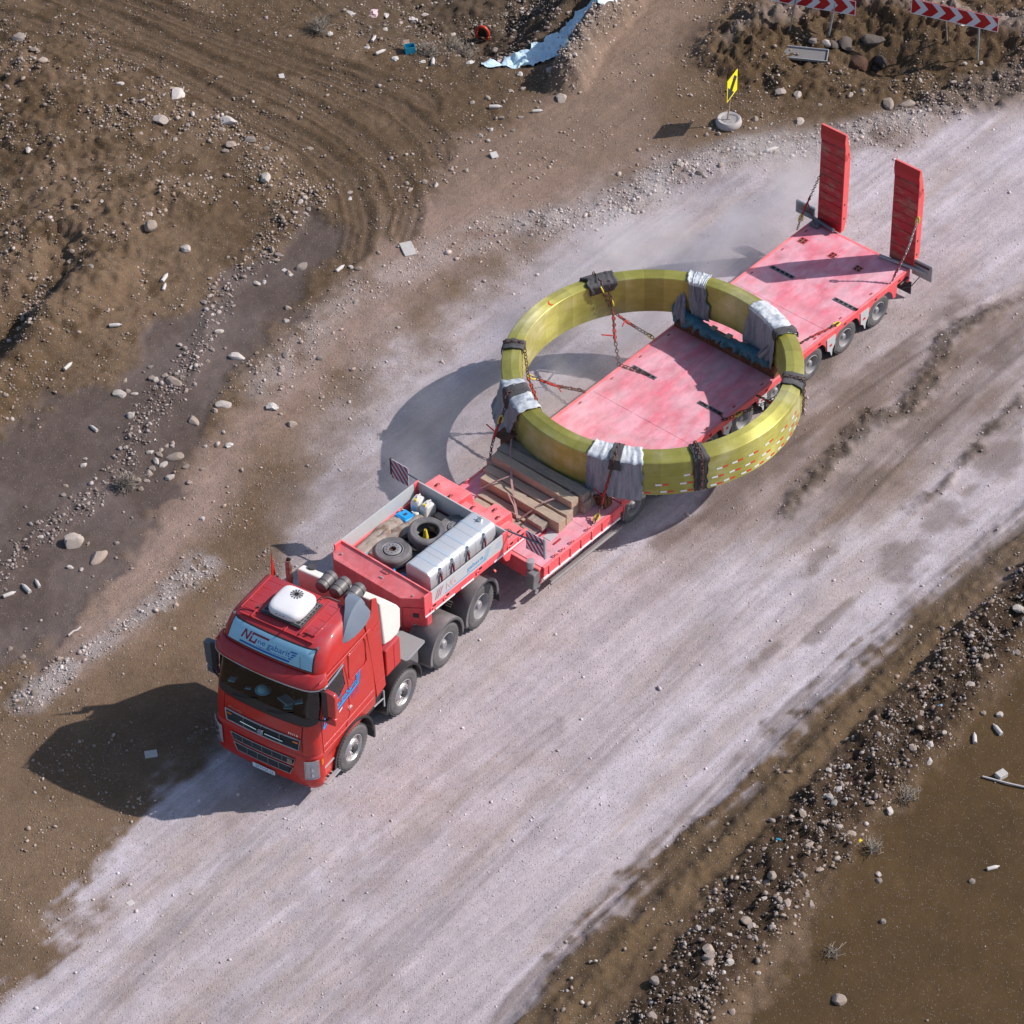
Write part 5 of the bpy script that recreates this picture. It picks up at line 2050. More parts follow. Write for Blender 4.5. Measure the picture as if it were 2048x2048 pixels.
# jack post at the front corner
for sg in (1, -1):
    mb = MB()
    mb.prism([(11.98, .92), (12.24, .86), (12.28, .46), (12.02, .40)], 1.26 * sg, 1.50 * sg)
    jp = mb.build('jack_leg', 'fender_grey', trailer, bevel=.03)
    mb = MB()
    mb.lathe([(.0, .92), (.08, .92), (.09, .98), (.09, 1.12), (.0, 1.13)], 16, 'z', (12.12, 1.30 * sg, 0))
    mb.build('jack_cap', 'galv', jp, smooth=40)
    mb = MB()
    mb.lathe([(.0, .0), (.05, .0), (.06, .04), (.0, .05)], 12, 'y', (12.2, 1.5 * sg, .42))
    mb.build('jack_wheel', 'chrome', jp, smooth=40)
# front bulkhead of the low deck and the neck beams
mb = MB()
mb.box(11.985, 12.08, -1.5, 1.5, .50, .94)
mb.build('front_bulkhead', 'trailer_red', trailer, bevel=.015)
# rear cross member with ramp hinges, lamps, bumpers
mb = MB()
mb.box(-1.14, -1.055, -1.42, 1.42, .62, .99)
rbm = mb.build('rear_beam', 'trailer_red', trailer, bevel=.015)
for sg in (1, -1):
    mb = MB()
    if sg > 0:
        mb.tube([(-1.0, .62, 1.06), (-1.22, 1.85, 1.02)], .045, 8)
    else:
        mb.tube([(-1.2, -1.85, 1.06), (-1.0, -.72, 1.12)], .045, 8)
    lb = mb.build('light_bar', 'steel_blue' if sg < 0 else 'galv', rbm, smooth=50)
    mb = MB()
    if sg > 0:
        mb.box(-1.26, -1.20, 1.42, 1.98, .82, 1.27)
    else:
        mb.box(-1.26, -1.20, -2.0, -1.46, .93, 1.27)
    lp = mb.build('lamp_plate', 'galv' if sg > 0 else 'steel_blue', lb, bevel=.01)
for (x, y0, y1, z0, z1, mt) in ((-1.19, -1.92, -1.56, 1.0, 1.2, 'steel_dark'), (-1.19, 1.5, 1.9, 1.15, 1.2, 'steel_dark'), (-1.27, -1.9, -1.7, 1.05, 1.15, 'red_lens'), (-1.27, 1.6, 1.9, 1.0, 1.1, 'red_lens')):
    mb = MB()
    mb.box(x - .012, x + .012, y0, y1, z0, z1)
    mb.build('tail_lamp', mt, rbm)
mb = MB()
mb.box(-1.1, -.9, -1.38, -1.12, 1.0, 1.1)
mb.build('bar_clamp', 'steel_blue', rbm, bevel=.03)
for sg in (1,):
    mb = MB()
    mb.box(-1.32, -1.30, .94, 1.36, .10, .46)
    mfl = mb.build('mudflap', 'rubber_mat', rbm)
    mb = MB()
    mb.box(-1.335, -1.321, 1.05, 1.22, .24, .30)
    mb.build('flap_mark', 'tape_white', mfl)
mb = MB()
mb.box(-1.32, -1.30, -1.36, -.94, .10, .46)
mb.build('mudflap', 'rubber_mat', rbm)
mb = MB()
mb.tube([(-.75, 1.5, .70), (-1.0, 1.56, .62), (-1.3, 1.62, .80), (-1.26, 1.75, 1.0)], .012, 6)
mb.tube([(-.7, 1.46, .80), (-1.0, 1.46, .84)], .03, 8)
mb.build('cable', 'black_plastic', rbm, smooth=60)


# ramps: standing nearly upright, ribbed tread towards the truck, sloping tip
def ramp(y0, y1, x=-1.17):
    """tread face at x (towards the deck), hinge low"""
    zb, zt = 1.02, 3.82
    m_ = MB()
    dep = .20
    lean = .05
    outline = [(x, zb), (x - dep * .55, zb - .02), (x - dep, zb + .35), (x - dep - .02, zt - .75), (x - .05, zt), (x + .01, zt), (x + .03, zt - .22), (x, zt - .40)]
    m_.use('ramp_side_red').prism(outline, y0, y1)
    rp = m_.build('loading_ramp', None, trailer, bevel=.01)
    m_ = MB()
    m_.box(x, x + .012, y0 + .02, y1 - .02, zb, zt - .42)
    m_.build('ramp_tread', 'ramp_red', rp)
    m_ = MB()
    m_.add([(x + .013, y0 + .005, zt - .41), (x + .013, y1 - .005, zt - .41), (x + .042, y1 - .005, zt - .22), (x + .042, y0 + .005, zt - .22),
            (x + .024, y0 + .005, zt + .003), (x + .024, y1 - .005, zt + .003)], [(0, 1, 2, 3), (3, 2, 5, 4)])
    m_.build('ramp_tip', 'sign_red', rp)
    for k in range(10):
        z = zb + .22 + k * .235
        m_ = MB()
        m_.box(x + .012, x + .022, y0 + .03, y1 - .03, z, z + .012)
        m_.build('tread_bar', 'ramp_red', rp)
    for z in (1.35, 1.75):
        m_ = MB()
        m_.box(x - .10, x - .06, y1, y1 + .004, z, z + .05)
        m_.build('ramp_hole', 'soot_hole_dark', rp)
    m_ = MB()
    m_.tube([(x - .04, y1 + .01, 3.25), (x - .04, y1 + .03, 3.1), (x - .13, y1 + .03, 3.1), (x - .13, y1 + .01, 3.25)], .01, 5)
    m_.tube([(x - .05, y0 + .05, zb - .03), (x - .05, y1 - .05, zb - .03)], .05, 8)
    m_.build('ramp_handle', 'ramp_side_red', rp, smooth=50)
    return rp


rampL = ramp(-1.33, -.62)
rampL['label'] = 'ramp on the far side of the trailer tail'
rampR = ramp(.78, 1.49)
rampR['label'] = 'ramp on the near side of the trailer tail'

# gooseneck: own heading
GXX, GYY, GH = -2.8127, 55.4882, -131.6208
GF = frame_matrix(GXX, GYY, GH)
goose = empty('gooseneck', 0, 0, 0, 0, trailer)
goose.matrix_local = RF.inverted() @ GF
FL = 1.50           # floor
# front box with sloping top, cut corners
mb = MB()
fr_poly = [(-.22, -1.27), (.04, -1.27), (.16, -1.12), (.16, .74), (-.10, 1.24), (-.22, 1.27)]
lo = [(x, y, .88) for x, y in fr_poly]
hi = [(-.24, -1.27, 1.98), (.04, -1.27, 1.86), (.16, -1.12, 1.83), (.16, .74, 1.83), (-.10, 1.24, 1.91), (-.24, 1.27, 1.98)]
n6 = 6
mb.add(lo + hi + [(-.24, .62, 1.98)], [(0, 1, 2, 3, 4, 5), (0, 1, 7, 6), (1, 2, 8, 7), (2, 3, 9, 8), (3, 4, 10, 9), (4, 5, 11, 10), (6, 7, 8, 9, 12), (12, 9, 10, 11), (5, 0, 6, 12, 11)])
fb = mb.build('front_locker', 'trailer_red', goose, bevel=.012)
mb = MB()
mb.box(-.26, -.225, -1.27, 1.27, 1.45, 2.005)
mb.build('headboard', 'trailer_red', goose)
# locker door on the cut corner
ca_, cb_ = Vector((.16, .74, 0)), Vector((-.10, 1.24, 0))
dv_ = (cb_ - ca_).normalized()
nv_ = Vector((dv_.y, -dv_.x, 0))


def on_ch(u, z, o=.006):
    p = ca_ + dv_ * u + nv_ * o
    return (p.x, p.y, z)


mb = MB()
loop = [on_ch(.05, 1.58), on_ch(.58, 1.66), on_ch(.58, 1.02), on_ch(.05, 1.0), on_ch(.05, 1.58)]
mb.tube(loop, .008, 5, caps=False)
mb.build('door_seam', 'board_red', fb)
mb = MB()
mb.add([on_ch(.28, 1.46, .012), on_ch(.40, 1.46, .012), on_ch(.40, 1.36, .012), on_ch(.28, 1.36, .012)], [(0, 1, 2, 3)])
mb.build('door_lock', 'steel_dark', fb, solid=.02)
mb = MB()
mb.add([on_ch(.28, 1.17, .012), on_ch(.36, 1.17, .012), on_ch(.36, 1.13, .012), on_ch(.28, 1.13, .012)], [(0, 1, 2, 3)])
mb.build('door_lamp', 'chrome', fb, solid=.02)
for y in (-1.05, 0.1, .05, .95):
    mb = MB()
    mb.lathe([(.0, .03), (.02, .025), (.022, 0)], 8, 'z', (-.02, y, 1.885))
    mb.build('rivet', 'galv', fb)
mb = MB()
mb.tube([(-.16, -.02, 1.90), (-.16, .0, 1.98), (-.16, .16, 1.98), (-.16, .18, 1.90)], .010, 5)
mb.build('grab_handle', 'steel_dark', fb)
# tray floor, walls
mb = MB()
mb.box(-2.64, -.26, -1.22, 1.22, FL - .06, FL)
fl_ = mb.build('tray_floor', 'steel_dark', goose)
for sg in (1, -1):
    mb = MB()
    y0, y1 = sorted((1.235 * sg, 1.265 * sg))
    mb.box(-2.50, -.23, y0, y1, 1.66, 2.03)
    pnl = mb.build('side_board', 'grey_panel', goose, bevel=.004)
    for x0, x1 in ((-.24, -.02), (-2.66, -2.505)):
        mb = MB()
        mb.box(x0, x1, y0 - .004, y1 + .006, 1.55, 2.035)
        mb.build('corner_post', 'trailer_red', goose, bevel=.006)
    mb = MB()
    mb.box(-3.3, -.02, min(1.20 * sg, 1.27 * sg), max(1.20 * sg, 1.27 * sg), 1.44, 1.655)
    rl = mb.build('tray_rail', 'trailer_red', goose, bevel=.012)
    for x0, x1 in ((-.95, -.35), (-1.55, -1.15), (-3.2, -2.2), (-.3, -.03)):
        mb = MB()
        mb.box(x0, x1, min(1.271 * sg, 1.279 * sg), max(1.271 * sg, 1.279 * sg), 1.45, 1.49)
        mb.build('reflective_strip', 'tape_white', rl)
    for x in (-.30, -.72, -1.75, -2.75, -3.1):
        mb = MB()
        mb.box(x - .06, x + .02, min(1.271 * sg, 1.277 * sg), max(1.271 * sg, 1.277 * sg), 1.585, 1.63)
        mb.build('lashing_slot', 'soot_hole_dark', rl)
        mb = MB()
        mb.lathe([(.03, -.01), (.045, -.012), (.055, 0), (.045, .014), (.03, .01)], 14, 'y', (x + .08, 1.28 * sg, 1.56), closed=True)
        mb.build('lashing_ring', 'trailer_red', rl, smooth=50)
    if sg > 0:
        def on_b(u, v):
            return (-.26 - u, 1.272, 1.68 + v)
        lg = MB().use('print_pink')
        for k in range(3):
            u = .09 + k * .07
            poly_on(lg, [(u, .04 + .03 * (k == 2)), (u + .02, .04 + .03 * (k == 2)), (u + .12, .29), (u + .10, .29)], on_b)
        lg.use('print_fade')
        put_text(lg, 'NG', .30, .20, on_b, .12, .44, .08)
        lg.use('print_skyblue')
        poly_on(lg, [(.38, .012), (.42, .03), (1.72, .075), (1.70, .045)], on_b)
        put_text(lg, 'gabarit', .52, .11, on_b, .10, 1.10, .13)
        for j in range(5):
            poly_on(lg, [(1.62 + .02 * j, .09 + j * .045), (1.76 + .02 * j, .10 + j * .045), (1.77 + .02 * j, .115 + j * .045), (1.63 + .02 * j, .105 + j * .045)], on_b)
        for j in range(3):
            poly_on(lg, [(2.0 + .02 * j, .12 + j * .05), (2.18, .125 + j * .05), (2.18, .135 + j * .05), (2.0 + .02 * j, .13 + j * .05)], on_b)
        lg.build('board_lettering', None, pnl, recalc=False)
mb = MB()
mb.box(-2.66, -2.625, -1.23, 1.23, 1.55, 2.02)
mb.build('tail_board', 'grey_panel', goose, bevel=.004)
# underside box of the tray and kingpin plate
mb = MB()
mb.box(-3.4, -.3, -.55, .55, 1.26, 1.44)
mb.box(-2.6, -.3, -1.2, 1.2, 1.36, 1.44)
mb.build('gooseneck_girder', 'trailer_red', goose, bevel=.01)
# neck beams stepping down behind the tray
for (y0, y1) in ((-1.22, -.62), (.55, 1.15)):
    pass
mb = MB()
mb.prism([(-2.68, 1.86), (-3.28, 1.80), (-3.34, 1.50), (-3.20, 1.20), (-2.68, 1.30)], -1.22, -.28)
mb.build('neck_block', 'trailer_red', goose, bevel=.02)
mb = MB()
mb.prism([(-2.68, 1.80), (-3.05, 1.74), (-3.10, 1.45), (-2.68, 1.4)], -.26, .70)
mb.build('neck_block', 'trailer_red', goose, bevel=.02)
mb = MB()
mb.prism([(-2.85, 1.78), (-3.42, 1.72), (-3.46, 1.40), (-2.85, 1.36)], .25, .72)
mb.build('neck_block', 'trailer_red', goose, bevel=.02)
mb = MB()
mb.prism([(-2.68, 1.66), (-3.30, 1.58), (-3.34, 1.38), (-2.68, 1.38)], .72, 1.26)
mb.build('neck_block', 'trailer_red', goose, bevel=.02)
for sg in (1, -1):
    mb = MB()
    mb.prism([(-2.9, 1.40), (-3.3, 1.45), (-3.42, .9), (-3.2, .55), (-2.95, .8)], .35 * sg, .62 * sg)
    mb.build('neck_arm', 'trailer_red', goose, bevel=.02)
mb = MB()
mb.prism([(-2.50, 1.40), (-2.60, 1.18), (-2.72, 1.14), (-2.78, 1.30), (-2.70, 1.44)], 1.18, 1.25)
mb.build('hook_plate', 'trailer_red', goose, bevel=.01)
mb = MB()
mb.tube([(-2.70, 1.15, 1.75), (-2.85, 1.15, 1.66), (-2.95, 1.15, 1.70), (-2.9, 1.15, 1.80)], .012, 6)
mb.build('air_hose', 'black_plastic', goose, smooth=60)


for (x, y, z) in ((-2.95, -1.0, 1.842), (-2.85, -.55, 1.848), (-2.95, .0, 1.766), (-3.2, .40, 1.752), (-3.05, .62, 1.766), (-3.0, .95, 1.625), (-3.15, 1.15, 1.607), (-2.8, 1.05, 1.652)):
    mb = MB()
    mb.box(x - .05, x + .05, y - .018, y + .018, z, z + .006)
    mb.build('lashing_slot', 'soot_hole_dark', goose)
    mb = MB()
    mb.tube([(x - .05, y + .05, z), (x - .04, y + .05, z + .05), (x + .04, y + .05, z + .05), (x + .05, y + .05, z)], .010, 5)
    mb.build('lashing_ring', 'ramp_red', goose)
for (xs, hw, z, par) in (((-.7, .2, 1.35, 2.3, 3.2), 1.44, 1.0, dk_r), ((4.3, 5.3, 6.3, 7.4, 8.4), 1.50, .965, dk_m)):
    for x in xs:
        for sg in (1, -1):
            mb = MB()
            mb.box(x - .045, x + .045, sg * (hw - .15) - .02, sg * (hw - .15) + .02, z + .0008, z + .006)
            mb.build('lashing_slot', 'ramp_red', par)
            mb = MB()
            mb.box(x - .03, x + .05, min(sg * hw, sg * (hw + .006)), max(sg * hw, sg * (hw + .006)), z - .10, z - .06)
            mb.build('stake_pocket', 'soot_hole_dark', par)

# wide-load warning boards on arms
def warning_board(y_in, y0, y1, x, z0, z1, flip):
    m_ = MB()
    m_.tube([(-2.68, y_in, 2.0), (x, y0 if flip > 0 else y1, (z0 + z1) / 2 + .1)], .022, 6)
    arm = m_.build('board_arm', 'steel_blue', goose, smooth=50)
    m_ = MB()
    m_.box(x - .006, x + .006, y0, y1, z0, z1)
    bd = m_.build('warning_board', 'board_white', goose)
    n_ = 5
    w, h = y1 - y0, z1 - z0
    for fx in (.0075, -.0075):
        for k in range(-n_, n_ * 2):
            # diagonal band clipped to the board
            band = [(k * .15, 0), (k * .15 + .072, 0), (k * .15 + .072 + flip * h * .8, h), (k * .15 + flip * h * .8, h)]
            poly = band

            def clip(poly, a, keep_gt):
                out = []
                for i in range(len(poly)):
                    p, q = poly[i], poly[(i + 1) % len(poly)]
                    ip, iq = (p[0] > a) == keep_gt, (q[0] > a) == keep_gt
                    if ip:
                        out.append(p)
                    if ip != iq:
                        t = (a - p[0]) / (q[0] - p[0])
                        out.append((a, p[1] + (q[1] - p[1]) * t))
                return out
            poly = clip(poly, 0, True)
            if len(poly) > 2:
                poly = clip(poly, w, False)
            if len(poly) > 2:
                m_ = MB()
                m_.add([(x + fx, y0 + p[0], z0 + p[1]) for p in poly], [list(range(len(poly)))])
                if abs(poly[0][0] - poly[2][0]) > .01 or True:
                    m_.build('stripe', 'board_red', bd)
    return bd


warning_board(1.16, 1.60, 2.08, -2.86, 1.60, 2.12, -1)
warning_board(-1.20, -2.02, -1.54, -2.66, 1.68, 2.20, -1)
mb = MB()
mb.box(-2.90, -2.84, 2.085, 2.13, 1.58, 2.14)
mb.build('board_lamp', 'galv', goose, bevel=.008)
mb = MB()
mb.box(-2.69, -2.64, -2.06, -2.025, 1.75, 2.22)
mb.build('board_lamp', 'steel_dark', goose, bevel=.008)

# heavy wooden-faced steel cross wall under the rear of the ring
mb = MB()
mb.box(3.78, 3.98, -1.46, 1.44, .966, 1.33)
cw = mb.build('cross_bolster', 'rust', trailer, bevel=.012)

# ================================================================== THE LOAD
CXR, RO, RI, ZT, ZB = 6.52, 3.33, 2.92, 2.335, 1.38
cw_ = wpos(RF, (CXR, 0, 0))
ring = empty('steel_ring', cw_[0], cw_[1], ZB, R(RH))
tag(ring, 'huge yellow-green steel ring lying flat on the middle of the low-loader', 'ring')
mb = MB()
mb.lathe([(RI, 0), (RI, ZT - ZB - .012), (RI + .012, ZT - ZB), (RI + .19, ZT - ZB + .004), (RO - .02, ZT - ZB - .055), (RO, ZT - ZB - .075), (RO, 0)], 160, 'z', closed=True)
mb.build('ring_body', 'ring_steel', ring, smooth=12)
# red and white reflective strips in rows on the outside
rr_ = random.Random(4)
for (z, phs) in ((.05, (30.5, 36.6, 45.2, 52.7, 64.3, 69.7, 77.3, 83.7, 90, 96.9, 103.6, 110)), (.25, (43.3, 52.5, 64.8, 72, 79.1, 87.4, 96, 105, 111)), (.48, (53.8, 66.6, 73.1, 80.6, 89, 98.9, 107.6))):
    for ph in phs:
        zz = z + rr_.uniform(-.012, .012)
        for j, (a, b, mt) in enumerate(((1.1, 4.7, 'tape_white'), (-3.0 + .5, .9, 'tape_red'))):
            mb = MB()
            a0, a1 = R(ph - b), R(ph - a)
            dz_ = rr_.uniform(-.01, .01)
            # red part nearer the truck's front of each pair
            if mt == 'tape_red':
                a0, a1 = R(ph + .1), R(ph + 2.4)
            else:
                a0, a1 = R(ph - 2.5), R(ph - .1)
            mb.grid(lambda u, v: ((RO + .004) * math.cos(a0 + (a1 - a0) * u), (RO + .004) * math.sin(a0 + (a1 - a0) * u), zz + dz_ * u + .045 * v), 3, 1)
            mb.build('reflective_tape', mt, ring, recalc=False)
# red chalk mark on the top face
mb = MB()
mb.grid(lambda u, v: ((RI + .03 + .34 * u) * math.cos(R(-92) + .012 * math.sin(u * 7) + .016 * v * (1.2 - u)), (RI + .03 + .34 * u) * math.sin(R(-92) + .012 * math.sin(u * 7) + .016 * v * (1.2 - u)),
                      ZT - ZB + .008 - (.0 if u < .47 else (u - .47) * .36 * .42)), 8, 1)
mb.build('paint_mark', 'cone_orange', ring, recalc=False)


def prof_ring(s, off, out_drop, in_drop):
    """point (radius, z) on a path from low outside, over the top, to low inside; s 0..1"""
    H = ZT - ZB
    L1, L2, L3 = out_drop, RO - RI + .04, in_drop
    T = L1 + L2 + L3
    d = s * T
    if d < L1:
        return RO + off, H - .06 - (L1 - d) + off * .4
    d -= L1
    if d < L2:
        t = d / L2
        return RO + off - t * (RO - RI + 2 * off), H + off * 1.0 - .06 * max(0, 1 - t * 2.2)
    d -= L2
    return RI - off, H - d + off * .4


def drape(name, mat, ph0, ph1, out_drop, in_drop, off, wrinkle, seed, label=None, cat=None, ragged=.0, nu=26, nv=40, skew=0.0, lower=None, mats=None, parent=None, thick=.012, flare=0.0):
    r_ = np.random.default_rng(seed)
    ph = r_.uniform(0, 6.28, 12)
    nzr = r_.uniform(-1, 1, (nv + 5, 2))
    nzr = (nzr[:-4] + 2 * nzr[1:-3] + 3 * nzr[2:-2] + 2 * nzr[3:-1] + nzr[4:]) / 5.5 + r_.uniform(-.25, .25, (nv + 1, 2))
    m_ = MB()

    def fn(u, v):
        rad, z = prof_ring(v, off, out_drop, in_drop)
        j = int(round(v * nv))
        p0 = ph0 + nzr[j, 0] * ragged + skew * (v - .5)
        p1 = ph1 + nzr[j, 1] * ragged + skew * (v - .5)
        a = R(p0 + (p1 - p0) * u)
        w = wrinkle * (math.sin(u * 17 + ph[0] + v * 1.5 + math.sin(v * 5 + ph[4])) * .6 + math.sin(u * 37 + ph[1] - v * 2) * .35 + math.sin(u * 61 + ph[5] + v * 3) * .2 + math.sin(v * 11 + u * 5 + ph[2]) * .15)
        drop = 1.0 - (z / (ZT - ZB))
        w2 = flare * max(0, drop) ** 2 * (1 if rad > RI + .1 else -1)
        q = .5 + (rad - RI) / (RO - RI) * .5
        if rad >= RO:
            rad += abs(w) + .004 + w2
        elif rad <= RI:
            rad -= abs(w) + .004 - w2
        else:
            z += abs(w)
        if v < .02 or v > .98:
            z += ragged * .012 * math.sin(u * 57 + ph[3])
        return (rad * math.cos(a), rad * math.sin(a), z)
    m_.grid(fn, nu, nv)
    if mats:
        m_.mats = list(mats)
        m_.mi = []
        for i in range(nu):
            for j in range(nv):
                rad, z = prof_ring((j + .5) / nv, off, out_drop, in_drop)
                m_.mi.append(0 if z > (ZT - ZB) - .05 else 1)
    o = m_.build(name, None if mats else mat, parent, smooth=60, solid=thick)
    if parent is None:
        o.location = (cw_[0], cw_[1], ZB)
        o.rotation_euler = (0, 0, R(RH))
        tag(o, label, cat, 'sheets and pads protecting the ring')
    return o


W2 = ('tarp_white', 'tarp_grey')
drape('woven_tarp', None, 15, 36, .98, .12, .02, .030, 1, 'frayed white and grey woven sheet hanging over the ring next to the timber stack', 'tarp', ragged=.55, mats=W2, nu=46, nv=40, flare=.06)
drape('woven_tarp', None, -41, -21, 1.0, .10, .03, .035, 2, 'blue-white woven sheet trailing off the ring at its left front corner', 'tarp', ragged=.8, mats=W2, nu=34, nv=40, skew=10, flare=.16)
drape('woven_tarp', None, 194.5, 203.5, .14, .96, .02, .035, 3, 'narrow gathered grey sheet bunched over the far side of the ring', 'tarp', ragged=.7, mats=('tarp_white', 'tarp_grey'), nu=26, nv=40, skew=-4, flare=.03)
drape('woven_tarp', None, 149, 172, .10, 1.05, .02, .02, 4, 'striped white sheet lying over the ring at its rear right and hanging inside', 'tarp', ragged=1.0, mats=W2, nu=40, nv=36, skew=4, flare=.05)
# pads of rubber under the chains
drape('rubber_pad', 'rubber_mat', 55.0, 60.5, .86, .12, .025, .020, 5, 'black rubber pad bunched under the chain on the near side of the ring', 'rubber pad', ragged=.6, nu=14, nv=30)
drape('rubber_pad', 'rubber_mat', 115.0, 122.5, .22, .22, .025, .018, 6, 'grey rubber pad folded over the right-hand rim of the ring', 'rubber pad', ragged=.5, nu=14, nv=22)
drape('rubber_pad', 'rubber_mat', 236.0, 249, .12, .22, .03, .032, 7, 'crumpled black rubber pad on the far left rim of the ring', 'rubber pad', ragged=1.0, nu=18, nv=22)
drape('rubber_pad', 'rubber_mat', 296.5, 302.5, .14, .12, .03, .014, 8, 'curled black rubber pad on the left-hand rim of the ring', 'rubber pad', ragged=.3, nu=12, nv=18)
drape('rubber_pad', 'rubber_mat', 23.5, 28.0, .24, .05, .055, .008, 9, 'black rubber pad lying on the frayed sheet under the near chain', 'rubber pad', ragged=.3, nu=10, nv=18)
drape('rubber_pad', 'rubber_mat', -34.0, -27.5, .30, .10, .065, .008, 10, 'brown-grey rubber pad lying on the sheet at the left front corner', 'rubber pad', ragged=.8, nu=10, nv=18)
drape('rubber_pad', 'rubber_mat', 147.5, 151.0, .12, .20, .045, .03, 12, 'dark pad tucked under the end of the striped sheet', 'rubber pad', ragged=.8, nu=10, nv=18)


# chains: real links, one mesh for each chain
def chain(name, pts, label, link=.115, r=.013, mat='chain_rust', parts=(), slack=0.0, local=True, group='lashing chains'):
    P = [Vector(p) for p in pts]
    if slack:
        Q = []
        for a, b in zip(P[:-1], P[1:]):
            for k in range(8):
                t = k / 8
                q = a.lerp(b, t)
                q.z -= slack * 4 * t * (1 - t)
                Q.append(q)
        Q.append(P[-1])
        P = Q
    seg = [(a, b, (b - a).length) for a, b in zip(P[:-1], P[1:])]
    tot = sum(s[2] for s in seg)
    n_ = max(2, int(tot / (link * .72)))
    m_ = MB()

    def posn(d):
        for a, b, l in seg:
            if d <= l:
                return a.lerp(b, d / max(l, 1e-6)), (b - a).normalized()
            d -= l
        return seg[-1][1], (seg[-1][1] - seg[-1][0]).normalized()
    for k in range(n_):
        c, d = posn(tot * (k + .5) / n_)
        u = d.cross(Vector((0, 0, 1)))
        if u.length < .1:
            u = d.cross(Vector((1, 0, 0)))
        u.normalize()
        w = d.cross(u)
        if k % 2:
            u = w
        else:
            u = (u + w * .3).normalized()
        hl_, hw = link * .5 - r, link * .30
        loop = []
        for q in range(8):
            t = 2 * PI * q / 8
            loop.append(c + d * (math.cos(t) * hw * .8 + (1 if math.cos(t) > .1 else -1 if math.cos(t) < -.1 else 0) * (hl_ - hw * .8)) + u * math.sin(t) * hw)
        loop.append(loop[0])
        m_.tube(loop, r, 4, caps=False)
    # origin at the first point
    o0 = P[0]
    m_.v = [(v[0] - o0.x, v[1] - o0.y, v[2] - o0.z) for v in m_.v]
    o = m_.build(name, mat, None, smooth=60, recalc=False)
    o.matrix_world = (RF if local else Matrix.Identity(4)) @ Matrix.Translation(o0)
    tag(o, label, 'chain', group)
    for kind, t in parts:
        c, d = posn(tot * t)
        c = c - o0
        u = d.cross(Vector((0, 0, 1)))
        u = u.normalized() if u.length > .1 else Vector((1, 0, 0))
        b_ = MB()
        if kind == 'binder':
            b_.tube([c - d * .16, c + d * .16], .026, 8)
            b_.tube([c, c + u * .30 + d * .05 + Vector((0, 0, .10))], .016, 6)
            b_.build('chain_binder', 'chain_red', o, smooth=50)
        elif kind == 'hook':
            b_.tube([c + d * .10 * math.cos(a) + u * .05 * math.sin(a) for a in np.linspace(0, 5.2, 12)], .018, 6)
            b_.build('hook', 'hook_yellow', o, smooth=50)
        elif kind == 'redrun':
            b_.tube([c - d * .26 + u * .01, c - d * .12, c + d * .02 + u * .015, c + d * .26], .030, 6, rfun=lambda s: .8 + .35 * math.sin(s * 30))
            b_.build('binder_bar', 'chain_red', o, smooth=50)
    return o


def rp_(phi, rad, z):
    return (CXR + rad * math.cos(R(phi)), rad * math.sin(R(phi)), z)


chain('chain', [rp_(-117, RO + .04, 1.7), rp_(-117, RO + .04, ZT), rp_(-117, RI, ZT + .05), rp_(-117, RI - .05, ZT - .1), (4.98, -2.42, 1.50), (5.45, -1.98, 1.30), (5.86, -1.52, 1.00), (5.82, -1.40, .99), (5.68, -.75, .985)],
      'rusty chain with red binder dropping from the far left pad to the deck edge slot', parts=(('redrun', .52), ('redrun', .60), ('binder', .64), ('hook', .30)))
chain('chain', [(4.98, -2.42, 1.50), (4.85, -2.05, 1.28), (4.60, -1.54, .96)], 'short rusty chain branching from the far chain back to the deck edge', parts=(('redrun', .35), ('binder', .3), ('hook', .92)))
chain('chain', [rp_(-120.5, RI, ZT + .07), rp_(-120.5, RI - .05, ZT - .15), (4.96, -2.45, 1.62)], 'thin doubled chain hanging inside the ring at the far left pad', parts=(('hook', .85),))
chain('chain', [rp_(-61, RO + .02, ZT - .2), rp_(-61, RO, ZT + .04), rp_(-61, RI - .01, ZT + .05), rp_(-61, RI - .05, ZT - .15), (7.92, -2.42, 1.50), (7.5, -1.95, 1.2), (7.05, -1.50, .98)],
      'rusty chain with red binder from the left-hand pad to the middle deck edge', parts=(('redrun', .72), ('binder', .78), ('hook', .56)))
chain('chain', [(7.05, -1.48, .99), (7.16, -1.60, 1.06), (7.30, -1.72, 1.12), (7.45, -1.85, 1.19), (7.5, -1.88, 1.2)], 'knot of spare chain gathered at the middle deck edge', link=.13, r=.018)
chain('chain', [(7.95, -2.40, 1.50), (8.1, -2.1, 1.35), (8.30, -1.80, 1.18), (8.45, -1.5, 1.0)], 'short chain with red bar dropping inside the ring at its left front', parts=(('redrun', .25), ('redrun', .6)))
chain('chain', [rp_(-30.5, RI - .04, ZT), rp_(-30.5, RO + .06, ZT + .05), (9.62, -1.60, 2.1), (9.96, -1.56, 1.7), (10.08, -1.58, 1.4), (10.15, -1.60, .97)], 'chain from the left front corner of the ring down to the front deck edge', parts=(('redrun', .62), ('binder', .66), ('hook', .52)))
chain('chain', [rp_(25.6, RI - .02, ZT + .06), rp_(25.6, RO + .07, ZT + .03), (9.62, 1.44, 2.1), (9.80, 1.42, 1.6), (9.90, 1.40, 1.25), (10.08, 1.45, 1.1), (10.27, 1.47, .99)],
      'chain over the frayed sheet with a red binder above the near front wheel', parts=(('redrun', .55), ('redrun', .66), ('binder', .70), ('hook', .93)))
chain('chain', [rp_(57.6, RI - .04, ZT - .1), rp_(57.6, RI, ZT + .09), rp_(57.6, RO + .07, ZT + .06), rp_(57.9, RO + .10, 2.0), rp_(57.6, RO + .10, 1.5)], 'chain lying over the bunched pad on the near side of the ring')
